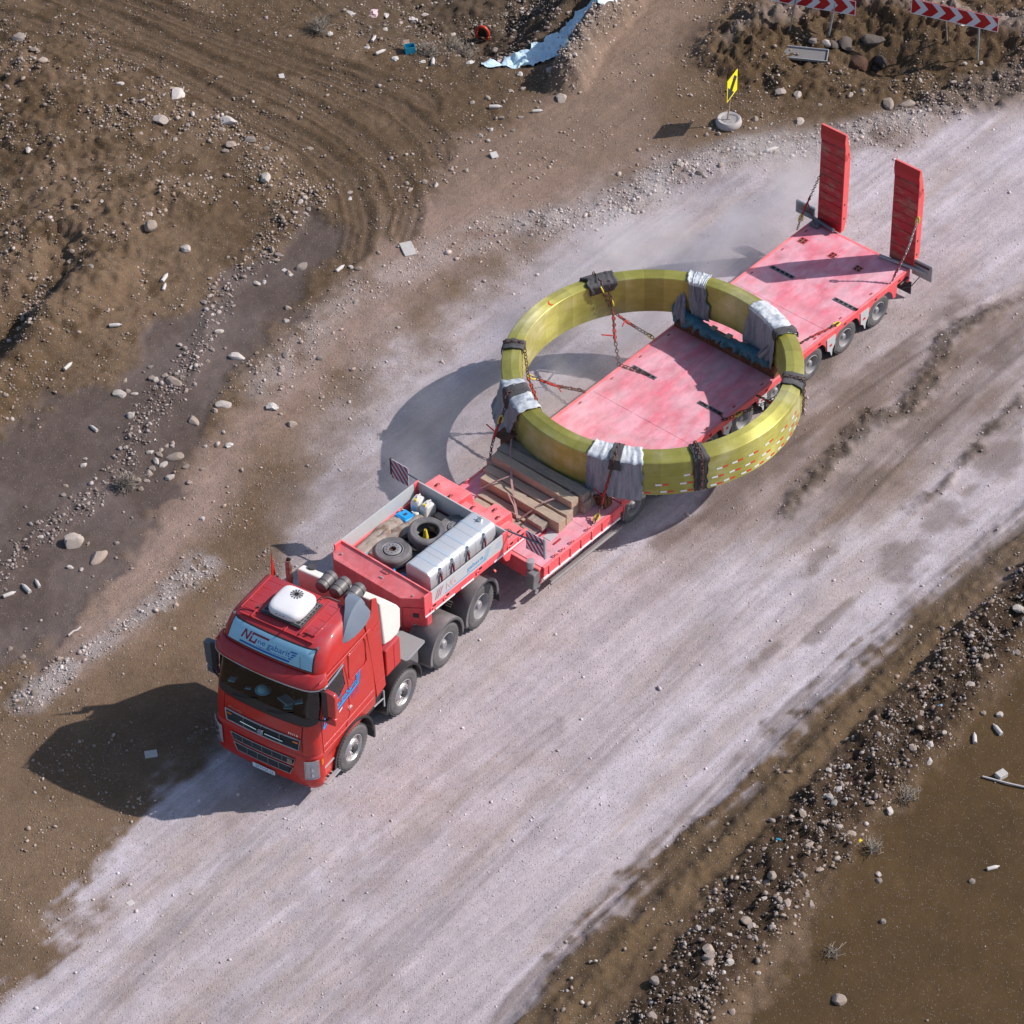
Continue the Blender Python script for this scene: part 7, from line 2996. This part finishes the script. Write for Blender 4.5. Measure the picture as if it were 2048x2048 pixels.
def rock(u, v, size_px, label, group, asp=1.25, flat=.62, sink=.30, me=None, ang=None, name='rock'):
    x, y, z = ground_at(u, v)
    s = size_px * .0127 * .43 * (1 + (y - 60) * .008)
    asp, flat = min(asp, 1.55), max(flat, .52)
    o = bpy.data.objects.new(name, me or ROCK_ME[int(rk.integers(0, 12))])
    COL.objects.link(o)
    a = rk.uniform(0, PI) if ang is None else ang
    sc = (s * asp, s / asp ** .5 * 1.05, s * flat)
    o.scale = sc
    o.location = (x, y, z + sc[2] * (1 - 2 * sink) * .5)
    o.rotation_euler = (rk.normal(0, .15), rk.normal(0, .15), a)
    tag(o, label, 'boulder' if size_px > 24 else 'stone', group)
    NROCK[0] += 1
    return o


NAMED = [(148, 1085, 44, 'big pale angular boulder on the wet mud left of the truck', 1.15, .85), (196, 1115, 36, 'long pale flat stone just below the biggest boulder on the mud', 1.7, .45),
         (300, 453, 30, 'pale block-like rock among the pebbles of the left slope', 1.1, .8), (371, 500, 25, 'pale rounded rock below the block-like one on the left slope', 1.1, .7),
         (1678, 2002, 31, 'round half-buried boulder on the brown flat at the bottom right', 1.05, .7), (1310, 1962, 22, 'white round stone at the lower end of the rubble berm', 1.1, .7),
         (1621, 1811, 20, 'white blocky stone on the near edge of the berm', 1.2, .7), (37, 78, 30, 'brownish boulder on the heap at the top left corner', 1.1, .7),
         (355, 193, 38, 'long white flat slab of stone on the upper left heap', 1.8, .4), (320, 240, 33, 'elongated white stone at the foot of the upper left heap', 1.7, .45),
         (455, 243, 32, 'long whitish stone lying beside the wheel tracks', 1.8, .4), (463, 290, 24, 'white cobble above the little gravel hump', 1.2, .6),
         (530, 358, 26, 'white boulder crowning the small gravel hump', 1.2, .8), (609, 398, 20, 'white stone at the top of the muddy strip', 1.1, .8),
         (500, 280, 22, 'pointed white stone right of the whitish slab', 1.4, .6), (473, 714, 26, 'white angular stone alone on the wet mud', 1.5, .6),
         (344, 765, 32, 'wide pale stone at the lower stone line', 1.5, .6), (240, 790, 26, 'rounded white stone left end of the lower stone line', 1.3, .6),
         (262, 833, 20, 'pale stone on the dark gravel spit', 1.1, .8), (448, 812, 28, 'broad pale stone beside the dusty road verge', 1.4, .6),
         (386, 843, 24, 'flat pale stone between mud and road verge', 1.6, .5), (583, 850, 20, 'pale stone on the verge near the ring shadow', 1.2, .6),
         (604, 535, 22, 'brick-shaped pale stone on the mud', 1.5, .6), (1123, 198, 26, 'pale boulder at the fork of the two roads', 1.4, .8),
         (1100, 143, 24, 'pale round boulder on the bank by the snow strip', 1.2, .8), (1040, 150, 14, 'small pale boulder under the snow strip', 1.1, .8),
         (1595, 190, 20, 'white rounded stone on the island apron', 1.3, .8), (1560, 184, 20, 'long white stone left of the rounded one on the apron', 1.9, .5),
         (1510, 239, 15, 'grey stone right of the yellow sign', 1.1, .9), (1601, 243, 20, 'flat pale stone above the ramp tip', 2.0, .45),
         (1413, 271, 12, 'little white stone left of the sign tyre', 1.1, .8), (1437, 268, 11, 'little white upright stone below the sign tyre', 1.0, .9),
         (1776, 209, 28, 'dusty boulder on the gravel windrow at the top', 1.5, .6), (1815, 211, 24, 'long dusty boulder beside the first on the windrow', 1.6, .5),
         (341, 955, 18, 'white stone end of the cluster by the dry bush', 1.4, .6), (350, 915, 28, 'long whitish stone topping the cluster by the verge', 2.2, .45),
         (1625, 82, 18, 'light angular stone beside the chevron post', 1.2, .8), (1655, 88, 20, 'grey angular stone right of the post foot', 1.3, .8),
         (1962, 127, 12, 'pale stone at the foot of the right sign post', 1.1, .8), (1950, 130, 12, 'second pale stone at the right post foot', 1.2, .8),
         (1998, 1430, 16, 'whitish stone alone right of the berm', 1.1, .9), (1966, 1427, 13, 'pale stone beside the whitish one right of the berm', 1.1, .8),
         (1944, 1763, 14, 'small stone in the lower right brown flat', 1.2, .7), (1766, 1844, 13, 'pale upright stone on the brown flat', 1.1, .9),
         (1758, 1762, 14, 'pale stone under its twin on the brown flat', 1.2, .7), (1757, 1749, 13, 'grey stone above its twin on the brown flat', 1.2, .7)]
for (u, v, s, lab, asp, fl_r) in NAMED:
    rock(u, v, s, lab, None, asp, fl_r)
for (u, v, s, k, lab) in ((1715, 130, 44, 0, 'rust-brown boulder sunk in the island bank'), (1745, 86, 46, 2, 'large dark grey boulder high on the island bank'), (1692, 92, 36, 2, 'grey boulder left of the largest one on the bank'),
                          (1760, 105, 36, 1, 'blackish boulder in the hollow of the bank'), (1668, 92, 24, 2, 'grey rock beside the post of the left board'), (1752, 108, 22, 1, 'dark flat rock above the hollow')):
    rock(u, v, s, lab, None, 1.15, .8, .25, DARK_ME[k])
# clusters read off the photograph
CL = [(300, 905, 13), (318, 910, 15), (312, 925, 16), (328, 930, 17), (305, 938, 15), (298, 948, 18), (292, 962, 14), (275, 962, 16), (265, 975, 15), (282, 978, 13), (333, 893, 12), (322, 900, 11), (372, 934, 14), (345, 893, 10),
      (167, 931, 14), (170, 918, 12), (252, 895, 12), (127, 990, 12), (132, 972, 10), (75, 1045, 11), (80, 1075, 13), (108, 1042, 12), (233, 1087, 12), (140, 1135, 12), (162, 1140, 11), (176, 1088, 9), (250, 762, 12), (268, 788, 13),
      (255, 783, 13), (300, 735, 13), (312, 760, 14), (330, 752, 15), (352, 748, 12), (365, 755, 12), (303, 758, 16), (372, 783, 11), (412, 690, 10), (424, 700, 12), (437, 664, 16), (425, 610, 10), (407, 605, 13), (420, 592, 14),
      (427, 575, 12), (419, 557, 11), (455, 515, 10), (497, 537, 9), (467, 612, 10), (360, 690, 12), (370, 697, 12), (383, 735, 11), (415, 723, 11), (513, 707, 10), (571, 712, 16), (562, 740, 18), (575, 617, 13), (573, 643, 14),
      (527, 565, 13), (514, 567, 14), (557, 510, 14), (552, 520, 15), (545, 500, 12), (577, 547, 13), (617, 420, 12), (600, 405, 13), (590, 425, 11), (533, 297, 14), (450, 303, 16), (445, 260, 13), (620, 298, 12), (505, 280, 11), (350, 280, 12),
      (330, 265, 12), (375, 250, 12), (385, 228, 11), (240, 168, 14), (85, 120, 22), (70, 100, 16), (40, 118, 14), (60, 300, 12), (140, 523, 12), (182, 533, 12), (203, 402, 10), (300, 430, 13), (145, 503, 11), (78, 425, 10), (56, 300, 14),
      (848, 365, 15), (813, 367, 12), (820, 380, 12), (903, 340, 13), (932, 342, 12), (872, 370, 12), (960, 272, 12), (982, 260, 11), (976, 282, 11), (1002, 236, 12), (1040, 236, 12), (1026, 262, 11), (975, 197, 13), (945, 206, 12), (1045, 178, 12),
      (1020, 182, 10), (718, 538, 13), (702, 535, 12), (757, 507, 12), (712, 604, 12), (605, 535, 10), (700, 385, 11), (640, 717, 12), (645, 795, 11), (565, 775, 11), (405, 938, 9), (378, 965, 13), (392, 1168, 12), (378, 1172, 12),
      (405, 1038, 12), (483, 940, 10), (447, 865, 10), (430, 822, 13), (411, 893, 9), (345, 887, 11), (117, 1318, 12), (133, 1319, 10), (45, 1315, 14), (20, 1298, 11), (70, 1385, 16), (226, 1262, 10), (155, 1380, 9),
      (1460, 175, 10), (1640, 210, 9), (1700, 190, 14), (1725, 182, 12), (1905, 170, 12), (1876, 192, 10), (1930, 128, 10), (1420, 258, 9), (1360, 330, 18), (1375, 340, 14), (1400, 345, 16), (1500, 310, 16), (1543, 300, 14), (1552, 306, 14),
      (1250, 420, 14), (1270, 425, 13), (1440, 330, 12), (1180, 430, 10), (1800, 255, 10), (1660, 262, 12), (1740, 245, 11),
      (1180, 60, 12), (1210, 40, 13), (1150, 110, 12), (1225, 25, 14), (1170, 100, 10), (990, 100, 14), (770, 60, 15), (800, 45, 13), (905, 70, 14), (1010, 30, 12), (1078, 65, 10), (850, 30, 12), (950, 50, 12), (715, 28, 12)]
LM = [(148, 1085, 'the biggest boulder on the mud'), (252, 972, 'the dry bush on the mud'), (350, 915, 'the stone cluster by the verge'), (344, 765, 'the lower stone line on the mud'), (240, 790, 'the white stone ending the lower line'),
      (187, 858, 'the bottle on the wet mud'), (300, 453, 'the block-like rock on the left slope'), (371, 500, 'the rounded rock of the left slope'), (530, 358, 'the small gravel hump'), (609, 398, 'the head of the muddy strip'),
      (355, 193, 'the flat white slab on the heap'), (455, 243, 'the whitish slab beside the tracks'), (37, 78, 'the top left corner heap'), (816, 500, 'the concrete slab'), (700, 385, 'the dusty patch inside the tracks'),
      (604, 535, 'the brick-shaped stone on the mud'), (560, 740, 'the verge left of the ring shadow'), (448, 812, 'the broad stone by the road verge'), (992, 215, 'the bottle at the fork of the roads'), (1123, 198, 'the boulder at the fork of the roads'),
      (988, 312, 'the white foam piece'), (820, 104, 'the blue box'), (965, 80, 'the broken red seat'), (1180, 60, 'the gravel bank above the snow'), (1457, 246, 'the yellow sign'), (1595, 190, 'the white stone on the island apron'),
      (1776, 209, 'the dusty windrow boulders'), (1955, 120, 'the right chevron post'), (1380, 340, 'the near end of the upper windrow'), (1550, 305, 'the far ramp tip'), (1250, 420, 'the road edge above the ring'), (392, 1170, 'the gravel left of the trailer neck'),
      (110, 1320, 'the verge left of the truck roof'), (60, 1390, 'the left photo edge by the shadow'), (75, 1168, 'the two bottles at the left edge'), (75, 1050, 'the stones left of the biggest boulder'), (425, 590, 'the middle of the muddy strip'),
      (140, 523, 'the dark left slope'), (1120, 90, 'the snow strip'), (770, 40, 'the plastic scraps of the dump')]
SEEN = {}


def stone_label(u, v, s, asp, fl_r, marks, noun):
    best = min(marks, key=lambda m: (m[0] - u) ** 2 + (m[1] - v) ** 2)
    du, dv = u - best[0], v - best[1]
    if math.hypot(du, dv) < 9:
        where = 'right at'
    elif abs(du) > abs(dv):
        where = 'to the right of' if du > 0 else 'to the left of'
    else:
        where = 'below' if dv > 0 else 'above'
    size = 'tiny' if s < 10.5 else 'small' if s < 12.5 else 'medium' if s < 15.5 else 'large'
    shape = ('long' if asp > 1.4 else 'round' if asp < 1.15 else 'oval') + (' flat' if fl_r < .58 else '')
    for extra in ('', 'close ', 'farther ', 'outlying ', 'neighbouring ', 'half-sunk '):
        t = '%s%s %s %s %s %s' % (extra, size, shape, noun, where, best[2])
        if len(t.split()) > 16:
            t = '%s%s %s %s %s' % (extra, size, noun, where, best[2])
        if SEEN.get(t, 0) == 0:
            SEEN[t] = 1
            return t
    return t


for (u, v, s) in CL:
    as_, fl_r = rk.uniform(1.0, 1.6), rk.uniform(.5, .8)
    rock(u, v, s, stone_label(u, v, s, as_, fl_r, LM, 'pale cobble'), 'cobbles strewn over the left yard and the far verge', as_, fl_r)
# berm cobbles
bp = BERM
BM = [at(u, v) + (t,) for u, v, t in ((2010, 1250, 'the upper right end of the berm'), (1930, 1340, 'the berm stretch above the two bottles'), (1860, 1430, 'the berm left of the bottles'), (1790, 1510, 'the berm beside the upper dry bush'), (1720, 1580, 'the berm stretch by the lower bush'), (1650, 1660, 'the widest part of the berm'), (1590, 1740, 'the berm near its blocky white stone'), (1530, 1810, 'the berm left of the blocky white stone'), (1470, 1880, 'the lower stretch of the berm'), (1410, 1950, 'the berm near the round boulder'), (1350, 2020, 'the bottom end of the berm'))]
while NROCK[0] < 292:
    t = rk.uniform(0, len(bp) - 1.001)
    i = int(t)
    c = bp[i] + (bp[i + 1] - bp[i]) * (t - i)
    x = c[0] + rk.normal(.12, .42)
    y = c[1] + rk.normal(-.12, .42)
    if not (-6 < x < 13 and 43 < y < 62):
        continue
    s = float(np.clip(rk.lognormal(math.log(.075), .28), .055, .17))
    o = bpy.data.objects.new('rock', ROCK_ME[int(rk.integers(0, 12))])
    COL.objects.link(o)
    sc = (s * rk.uniform(1, 1.45), s, s * rk.uniform(.55, .85))
    o.scale = sc
    o.location = (x, y, hz(x, y) + sc[2] * .15)
    o.rotation_euler = (rk.normal(0, .3), rk.normal(0, .3), rk.uniform(0, PI))
    k_ = min(range(len(BM)), key=lambda m: math.hypot(BM[m][0] - x, BM[m][1] - y))
    tag(o, stone_label((x - BM[k_][0]) * 80 + k_ * 1000, (BM[k_][1] - y) * 55, s * 160, sc[0] / s, sc[2] / s, [(k_ * 1000, 0, BM[k_][2])], 'river cobble'), 'stone', 'cobbles of the right-hand berm')
    NROCK[0] += 1

# ------------------------------------------------------------------ litter
mb = MB()
mb.lathe([(.0, -.12), (.034, -.12), (.036, -.10), (.036, .03), (.030, .06), (.014, .085), (.013, .11), (.0, .112)], 12, 'x')
bt0 = mb.build('plastic_bottle', 'litter_white', None, smooth=50)
BOT = [(1987, 1737, .3, 'whitish plastic bottle lying on the brown flat far from the berm'), (1949, 1477, 1.5, 'pale bottle lying lengthwise right of the berm'), (1994, 1460, 2.0, 'tilted pale bottle beside the right-hand stones'),
       (187, 858, 2.3, 'white bottle on the wet mud above the stone line'), (232, 652, .1, 'slender white bottle on the grey mud slope'), (330, 556, 1.2, 'white bottle standing out on the pebbly slope'),
       (329, 575, 1.4, 'second white bottle just below the first on the slope'), (137, 735, 1.0, 'pale bottle at the foot of the brown ridge'), (52, 1178, 2.2, 'dull bottle on the dark ground near the left edge'),
       (75, 1168, 2.0, 'pale bottle on the dark ground beside the dull one'), (20, 1190, .5, 'greyish bottle at the left edge of the yard'), (992, 215, .0, 'white bottle lying by the fork of the roads'),
       (1076, 223, .1, 'grey bottle on the dirt right of the white one'), (762, 105, .6, 'yellowish bottle in the litter by the blue box'), (866, 124, 1.5, 'bluish bottle right of the blue box'),
       (748, 78, 1.2, 'upright pale scrap left of the blue box'), (681, 538, .9, 'white bottle at the edge of the wheel tracks'), (1545, 300, .4, 'small bottle on the gravel windrow')]
for k, (u, v, rz, lab) in enumerate(BOT):
    o = bt0 if k == 0 else bt0.copy()
    if k:
        COL.objects.link(o)
    x, y, z = ground_at(u, v)
    o.location = (x, y, z + .03)
    s = 1.15 + .25 * (k % 3) * .5
    o.scale = (s, s, s)
    o.rotation_euler = (0, 0, rz)
    tag(o, lab, 'bottle', 'bottles littering the ground')


def slab(name, u, v, lx, ly, lz, rz, mat, label, cat, tilt=0.05):
    m_ = MB()
    m_.box(-lx / 2, lx / 2, -ly / 2, ly / 2, 0, lz)
    o = m_.build(name, mat, None, bevel=min(.012, lz * .3))
    x, y, z = ground_at(u, v)
    o.location = (x, y, z - .005)
    o.rotation_euler = (tilt, 0, rz)
    tag(o, label, cat)
    return o


slab('concrete_slab', 816, 500, .30, .50, .06, R(18), 'slab_concrete', 'pale rectangular slab with a ribbed face beside the curved wheel tracks', 'slab')
slab('concrete_block', 2002, 1553, .22, .17, .12, R(35), 'slab_concrete', 'grey block beside the long rod at the right edge', 'block')
slab('white_board', 575, 545, .34, .10, .02, R(-50), 'litter_white', 'narrow white strip of board on the wet mud', 'board')
slab('foam_piece', 988, 312, .18, .20, .06, R(20), 'litter_white', 'white foam piece at the start of the pale road', 'foam', .2)
slab('foam_piece', 563, 153, .14, .17, .03, R(10), 'litter_white', 'whitish sheet piece on the upper wheel tracks', 'foam', .1)
slab('white_card', 261, 1806, .14, .13, .01, R(40), 'litter_white', 'small white card lying on the pale road at the lower left', 'card')
slab('white_card', 302, 1508, .26, .20, .012, R(10), 'slab_concrete', 'pale flat scrap in the shadow of the truck', 'scrap')
slab('wood_scrap', 352, 178, .40, .10, .03, R(-15), 'timber_pale', 'pale strip of wood on the upper left heap', 'wood')
slab('cardboard', 935, 105, .24, .16, .02, R(30), 'timber_pale', 'tan piece of cardboard in the litter near the red seat', 'cardboard', .3)
# blue box with open flaps
x, y, z = ground_at(820, 104)
bb = empty('blue_box', x, y, z, R(12))
tag(bb, 'open bright blue box standing in the litter at the top', 'box')
M('box_cyan', (.02, .32, .48), rough=.5, var=.15)
mb = MB()
for (x0, x1, y0, y1) in ((-.13, .13, -.10, -.09), (-.13, .13, .09, .10), (-.13, -.12, -.09, .09), (.12, .13, -.09, .09)):
    mb.box(x0, x1, y0, y1, 0, .20)
mb.box(-.12, .12, -.09, .09, 0, .01)
mb.build('box_body', 'box_cyan', bb)
mb = MB()
mb.add([(-.13, .10, .20), (.02, .10, .20), (.02, .16, .28), (-.13, .16, .28)], [(0, 1, 2, 3)])
mb.build('box_flap', 'timber_pale', bb, solid=.006)
# broken red seat
x, y, z = ground_at(965, 80)
rs = empty('red_seat', x, y, z, R(-20))
tag(rs, 'broken red plastic seat shell with a dark opening half sunk among the pebbles', 'seat')
mb = MB()
mb.tube([(.17 * math.cos(t), 0, .20 + .22 * math.sin(t)) for t in np.linspace(-.8, 3.9, 20)], .045, 8)
mb.build('seat_rim', 'red_plastic', rs, smooth=50)
mb = MB()
mb.grid(lambda u, v: ((u - .5) * .30, .05 + .05 * math.cos((u - .5) * 3), .03 + v * .34), 8, 4)
mb.build('seat_back', 'ink_black', rs, solid=.01)
# snow / ice strip in the ditch
ICE = px([(890, 125), (930, 112), (985, 100), (1010, 92), (1030, 82), (1060, 72), (1080, 60), (1092, 46), (1112, 30), (1135, 14), (1160, -4), (1190, -20),
          (1215, -30), (1205, -4), (1175, 22), (1150, 46), (1138, 64), (1135, 78), (1120, 92), (1095, 108), (1070, 128), (1040, 134), (1000, 136), (950, 138), (905, 134)])
ctr = ICE.mean(0)
mb = MB()
fan, dens = [], 5
vs, fs = [], []
PI_ = []
for i in range(len(ICE)):
    a, b = ICE[i], ICE[(i + 1) % len(ICE)]
    for k in range(3):
        PI_.append(a + (b - a) * k / 3 + rk.normal(0, .02, 2))
# strip triangulated between its two banks
left = np.array([ground_at(*p_)[:2] for p_ in [(962, 129), (985, 122), (1010, 116), (1035, 108), (1055, 98), (1075, 88), (1095, 80), (1115, 66), (1130, 50), (1142, 36), (1160, 22), (1180, 6), (1215, -18)]])
right = np.array([ground_at(*p_)[:2] for p_ in [(965, 134), (990, 137), (1020, 137), (1045, 133), (1070, 130), (1090, 124), (1110, 113), (1132, 98), (1138, 78), (1150, 60), (1172, 40), (1198, 20), (1235, -8)]])
nl = 72
ts = np.linspace(0, 12, nl + 1)


def interp(Q, t):
    i = min(int(t), 11)
    return Q[i] + (Q[i + 1] - Q[i]) * (t - i)


m_ = MB()
xo, yo = float(ctr[0]), float(ctr[1])


def ice_fn(u, v):
    a, b = interp(left, u * 12), interp(right, u * 12)
    q = a + (b - a) * v + np.array([.05 * math.sin(u * 60 + v * 9), .05 * math.sin(u * 47 + 2)]) * (1 if v in (0, 1) else .2)
    return (q[0] - xo, q[1] - yo, hz(q[0], q[1]) + .05 + .03 * math.sin(PI * v) + .012 * math.sin(u * 90 + v * 20))


m_.grid(ice_fn, nl, 10)
o = m_.build('snow_strip', 'ice', None, smooth=60)
o.location = (xo, yo, 0)
tag(o, 'strip of leftover snow and ice along the foot of the pit bank', 'snow')
# long rod at the right edge
x, y, z = ground_at(1965, 1555)
mb = MB()
mb.tube([(0, 0, .03), (.5, -.22, .04), (1.2, -.46, .03), (1.9, -.66, .02)], .022, 7)
o = mb.build('long_pole', 'litter_white', None, smooth=50)
o.location = (x, y, z)
tag(o, 'long thin pale pole lying on the brown flat at the right edge', 'pole')
x, y, z = ground_at(137, 1272)
mb = MB()
mb.tube([(0, 0, .02), (.10, .12, .025), (.18, .16, .02), (.24, .25, .02)], .02, 6)
o = mb.build('bent_stick', 'litter_white', None, smooth=50)
o.location = (x, y, z)
tag(o, 'short bent pale stick on the brown verge left of the truck', 'stick')


# dry bushes
def bush(u, v, r, n_, label, seed):
    q = np.random.default_rng(seed)
    x, y, z = ground_at(u, v)
    m_ = MB()
    for k in range(n_):
        a, el = q.uniform(0, 2 * PI), q.uniform(.15, 1.35)
        L_ = r * q.uniform(.5, 1.05)
        d = Vector((math.cos(a) * math.cos(el), math.sin(a) * math.cos(el), math.sin(el)))
        b = Vector((q.normal(0, .03), q.normal(0, .03), 0))
        mid = b + d * L_ * .5 + Vector((q.normal(0, .04), q.normal(0, .04), .02))
        e = b + d * L_ + Vector((0, 0, -.05 * L_))
        m_.tube([b, mid, e], .0065, 3, caps=False)
        for j in range(3):
            s_ = mid.lerp(e, q.uniform(0, .9))
            m_.tube([s_, s_ + Vector((q.normal(0, .08), q.normal(0, .08), abs(q.normal(0, .06))))], .004, 3, caps=False)
    o = m_.build('dry_bush', 'dry_twig', None, recalc=False)
    o.location = (x, y, z)
    tag(o, label, 'bush')


bush(252, 972, .34, 70, 'leafless grey bush beside the cluster of cobbles on the mud', 1)
bush(1815, 1598, .34, 26, 'sparse dry bush at the foot of the berm', 2)
bush(1745, 1700, .30, 24, 'sparse dry bush lower down along the berm', 3)
bush(1665, 1905, .2, 14, 'tiny withered weed near the bottom of the brown flat', 4)
bush(925, 108, .45, 90, 'dry grass tuft left of the snow strip', 5)
bush(905, 95, .4, 80, 'wispy dead weeds in the litter above the snow', 6)
bush(860, 108, .35, 70, 'dead weeds right of the blue box', 7)
bush(640, 60, .45, 70, 'dead weeds near the head of the wheel tracks', 8)

# cloth scraps and plastic in the dump at the top
q = np.random.default_rng(9)
DUMP = [(700, 28, .17, 'pale crumpled plastic at the left rim of the dump'), (745, 30, .22, 'big pinkish crumpled plastic in the dump'), (772, 32, .12, 'small white wad beside the big plastic'), (826, 40, .14, 'white wad near the dark gravel'),
        (815, 52, .10, 'little grey wad under the white one'), (790, 118, .12, 'whitish scrap left of the dead weeds'), (845, 124, .10, 'pale scrap below the weeds'), (905, 100, .10, 'rosy scrap in the dead weeds'), (660, 68, .12, 'faded scrap beside the upper track'),
        (735, 95, .08, 'bright scrap among bottles'), (940, 127, .12, 'white crumple at the west tip of the snow'), (1000, 123, .10, 'pinkish lump lying on the snow'), (543, 815, .16, 'torn white scrap on the verge by the ring shadow'), (458, 891, .10, 'star-shaped white scrap on the verge'),
        (700, 398, .08, 'whitish crumbs on the dusty bare patch'), (1925, 35, .12, 'pale lump behind the right board'), (1720, 1682, .06, 'yellow scrap on the berm')]
for k, (u, v, s, lab) in enumerate(DUMP):
    vv, ff = rock_shape(2, 500 + k)
    vv = vv + np.random.default_rng(k).normal(size=vv.shape) * .14
    m_ = MB()
    m_.add([tuple(p) for p in vv * [s, s * .8, s * .4]], [tuple(t) for t in ff])
    mt = 'hook_yellow' if 'yellow' in lab else 'print_fade' if ('pink' in lab or 'rosy' in lab) else 'litter_white'
    o = m_.build('plastic_scrap', mt, None)
    x, y, z = ground_at(u, v)
    o.location = (x, y, z + s * .12)
    o.rotation_euler = (0, 0, k)
    tag(o, lab, 'litter')
slab('blue_can', 1557, 1680, .10, .045, .04, R(-20), 'box_cyan', 'small blue and white can on the edge of the berm', 'can')
slab('blue_strip', 1878, 1412, .16, .04, .02, R(25), 'print_skyblue', 'thin blue strip on top of the berm', 'strip')
print('ROCKS', NROCK[0])

# ------------------------------------------------------------------ dust raised by the wheels
def dust_mat(dens):
    m = bpy.data.materials.new('dust')
    m.use_nodes = True
    nt = m.node_tree
    nt.nodes.clear()
    out = nd(nt, 'ShaderNodeOutputMaterial')
    vol = nd(nt, 'ShaderNodeVolumePrincipled')
    vol.inputs['Color'].default_value = (.99, .98, 1.0, 1)
    vol.inputs['Anisotropy'].default_value = .2
    tc = nd(nt, 'ShaderNodeTexCoord')
    n = nd(nt, 'ShaderNodeTexNoise', Scale=.55, Detail=3.0, Roughness=.55, Distortion=.4)
    nt.links.new(tc.outputs['Object'], n.inputs['Vector'])
    mr = nd(nt, 'ShaderNodeMapRange')
    mr.inputs['From Min'].default_value = .46
    mr.inputs['From Max'].default_value = .72
    mr.inputs['To Max'].default_value = dens
    nt.links.new(n.outputs['Fac'], mr.inputs['Value'])
    # fades out towards the skin of the cloud
    g = nd(nt, 'ShaderNodeTexGradient', gradient_type='SPHERICAL')
    mp = nd(nt, 'ShaderNodeMapping')
    mp.inputs['Scale'].default_value = (1 / 6.4, 1 / 2.6, 1 / 1.5)
    nt.links.new(tc.outputs['Object'], mp.inputs['Vector'])
    nt.links.new(mp.outputs[0], g.inputs['Vector'])
    mu = nd(nt, 'ShaderNodeMath', operation='MULTIPLY')
    nt.links.new(mr.outputs[0], mu.inputs[0])
    nt.links.new(g.outputs['Fac'], mu.inputs[1])
    nt.links.new(mu.outputs[0], vol.inputs['Density'])
    nt.links.new(vol.outputs[0], out.inputs['Volume'])
    m.cycles.volume_step_rate = 1.0 if hasattr(m, 'cycles') and hasattr(m.cycles, 'volume_step_rate') else 1.0
    return m


for (x, y, dens, lab) in ((1.6, -3.2, 1.7, 'thin pale dust hanging over the road on the far side of the trailer tail'), (8.6, -2.6, .7, 'thin pale dust drifting through the far half of the ring')):
    v, f = ico(3)
    me = bpy.data.meshes.new('dust_cloud')
    me.from_pydata([tuple(p) for p in v * [6.3, 2.5, 1.45]], [], [tuple(t) for t in f])
    me.materials.append(dust_mat(dens))
    o = bpy.data.objects.new('dust_cloud', me)
    COL.objects.link(o)
    o.matrix_world = RF @ Matrix.Translation((x, y, .75))
    tag(o, lab, None, None, 'stuff')
SC.cycles.volume_step_rate = 4.0
SC.cycles.volume_max_steps = 64
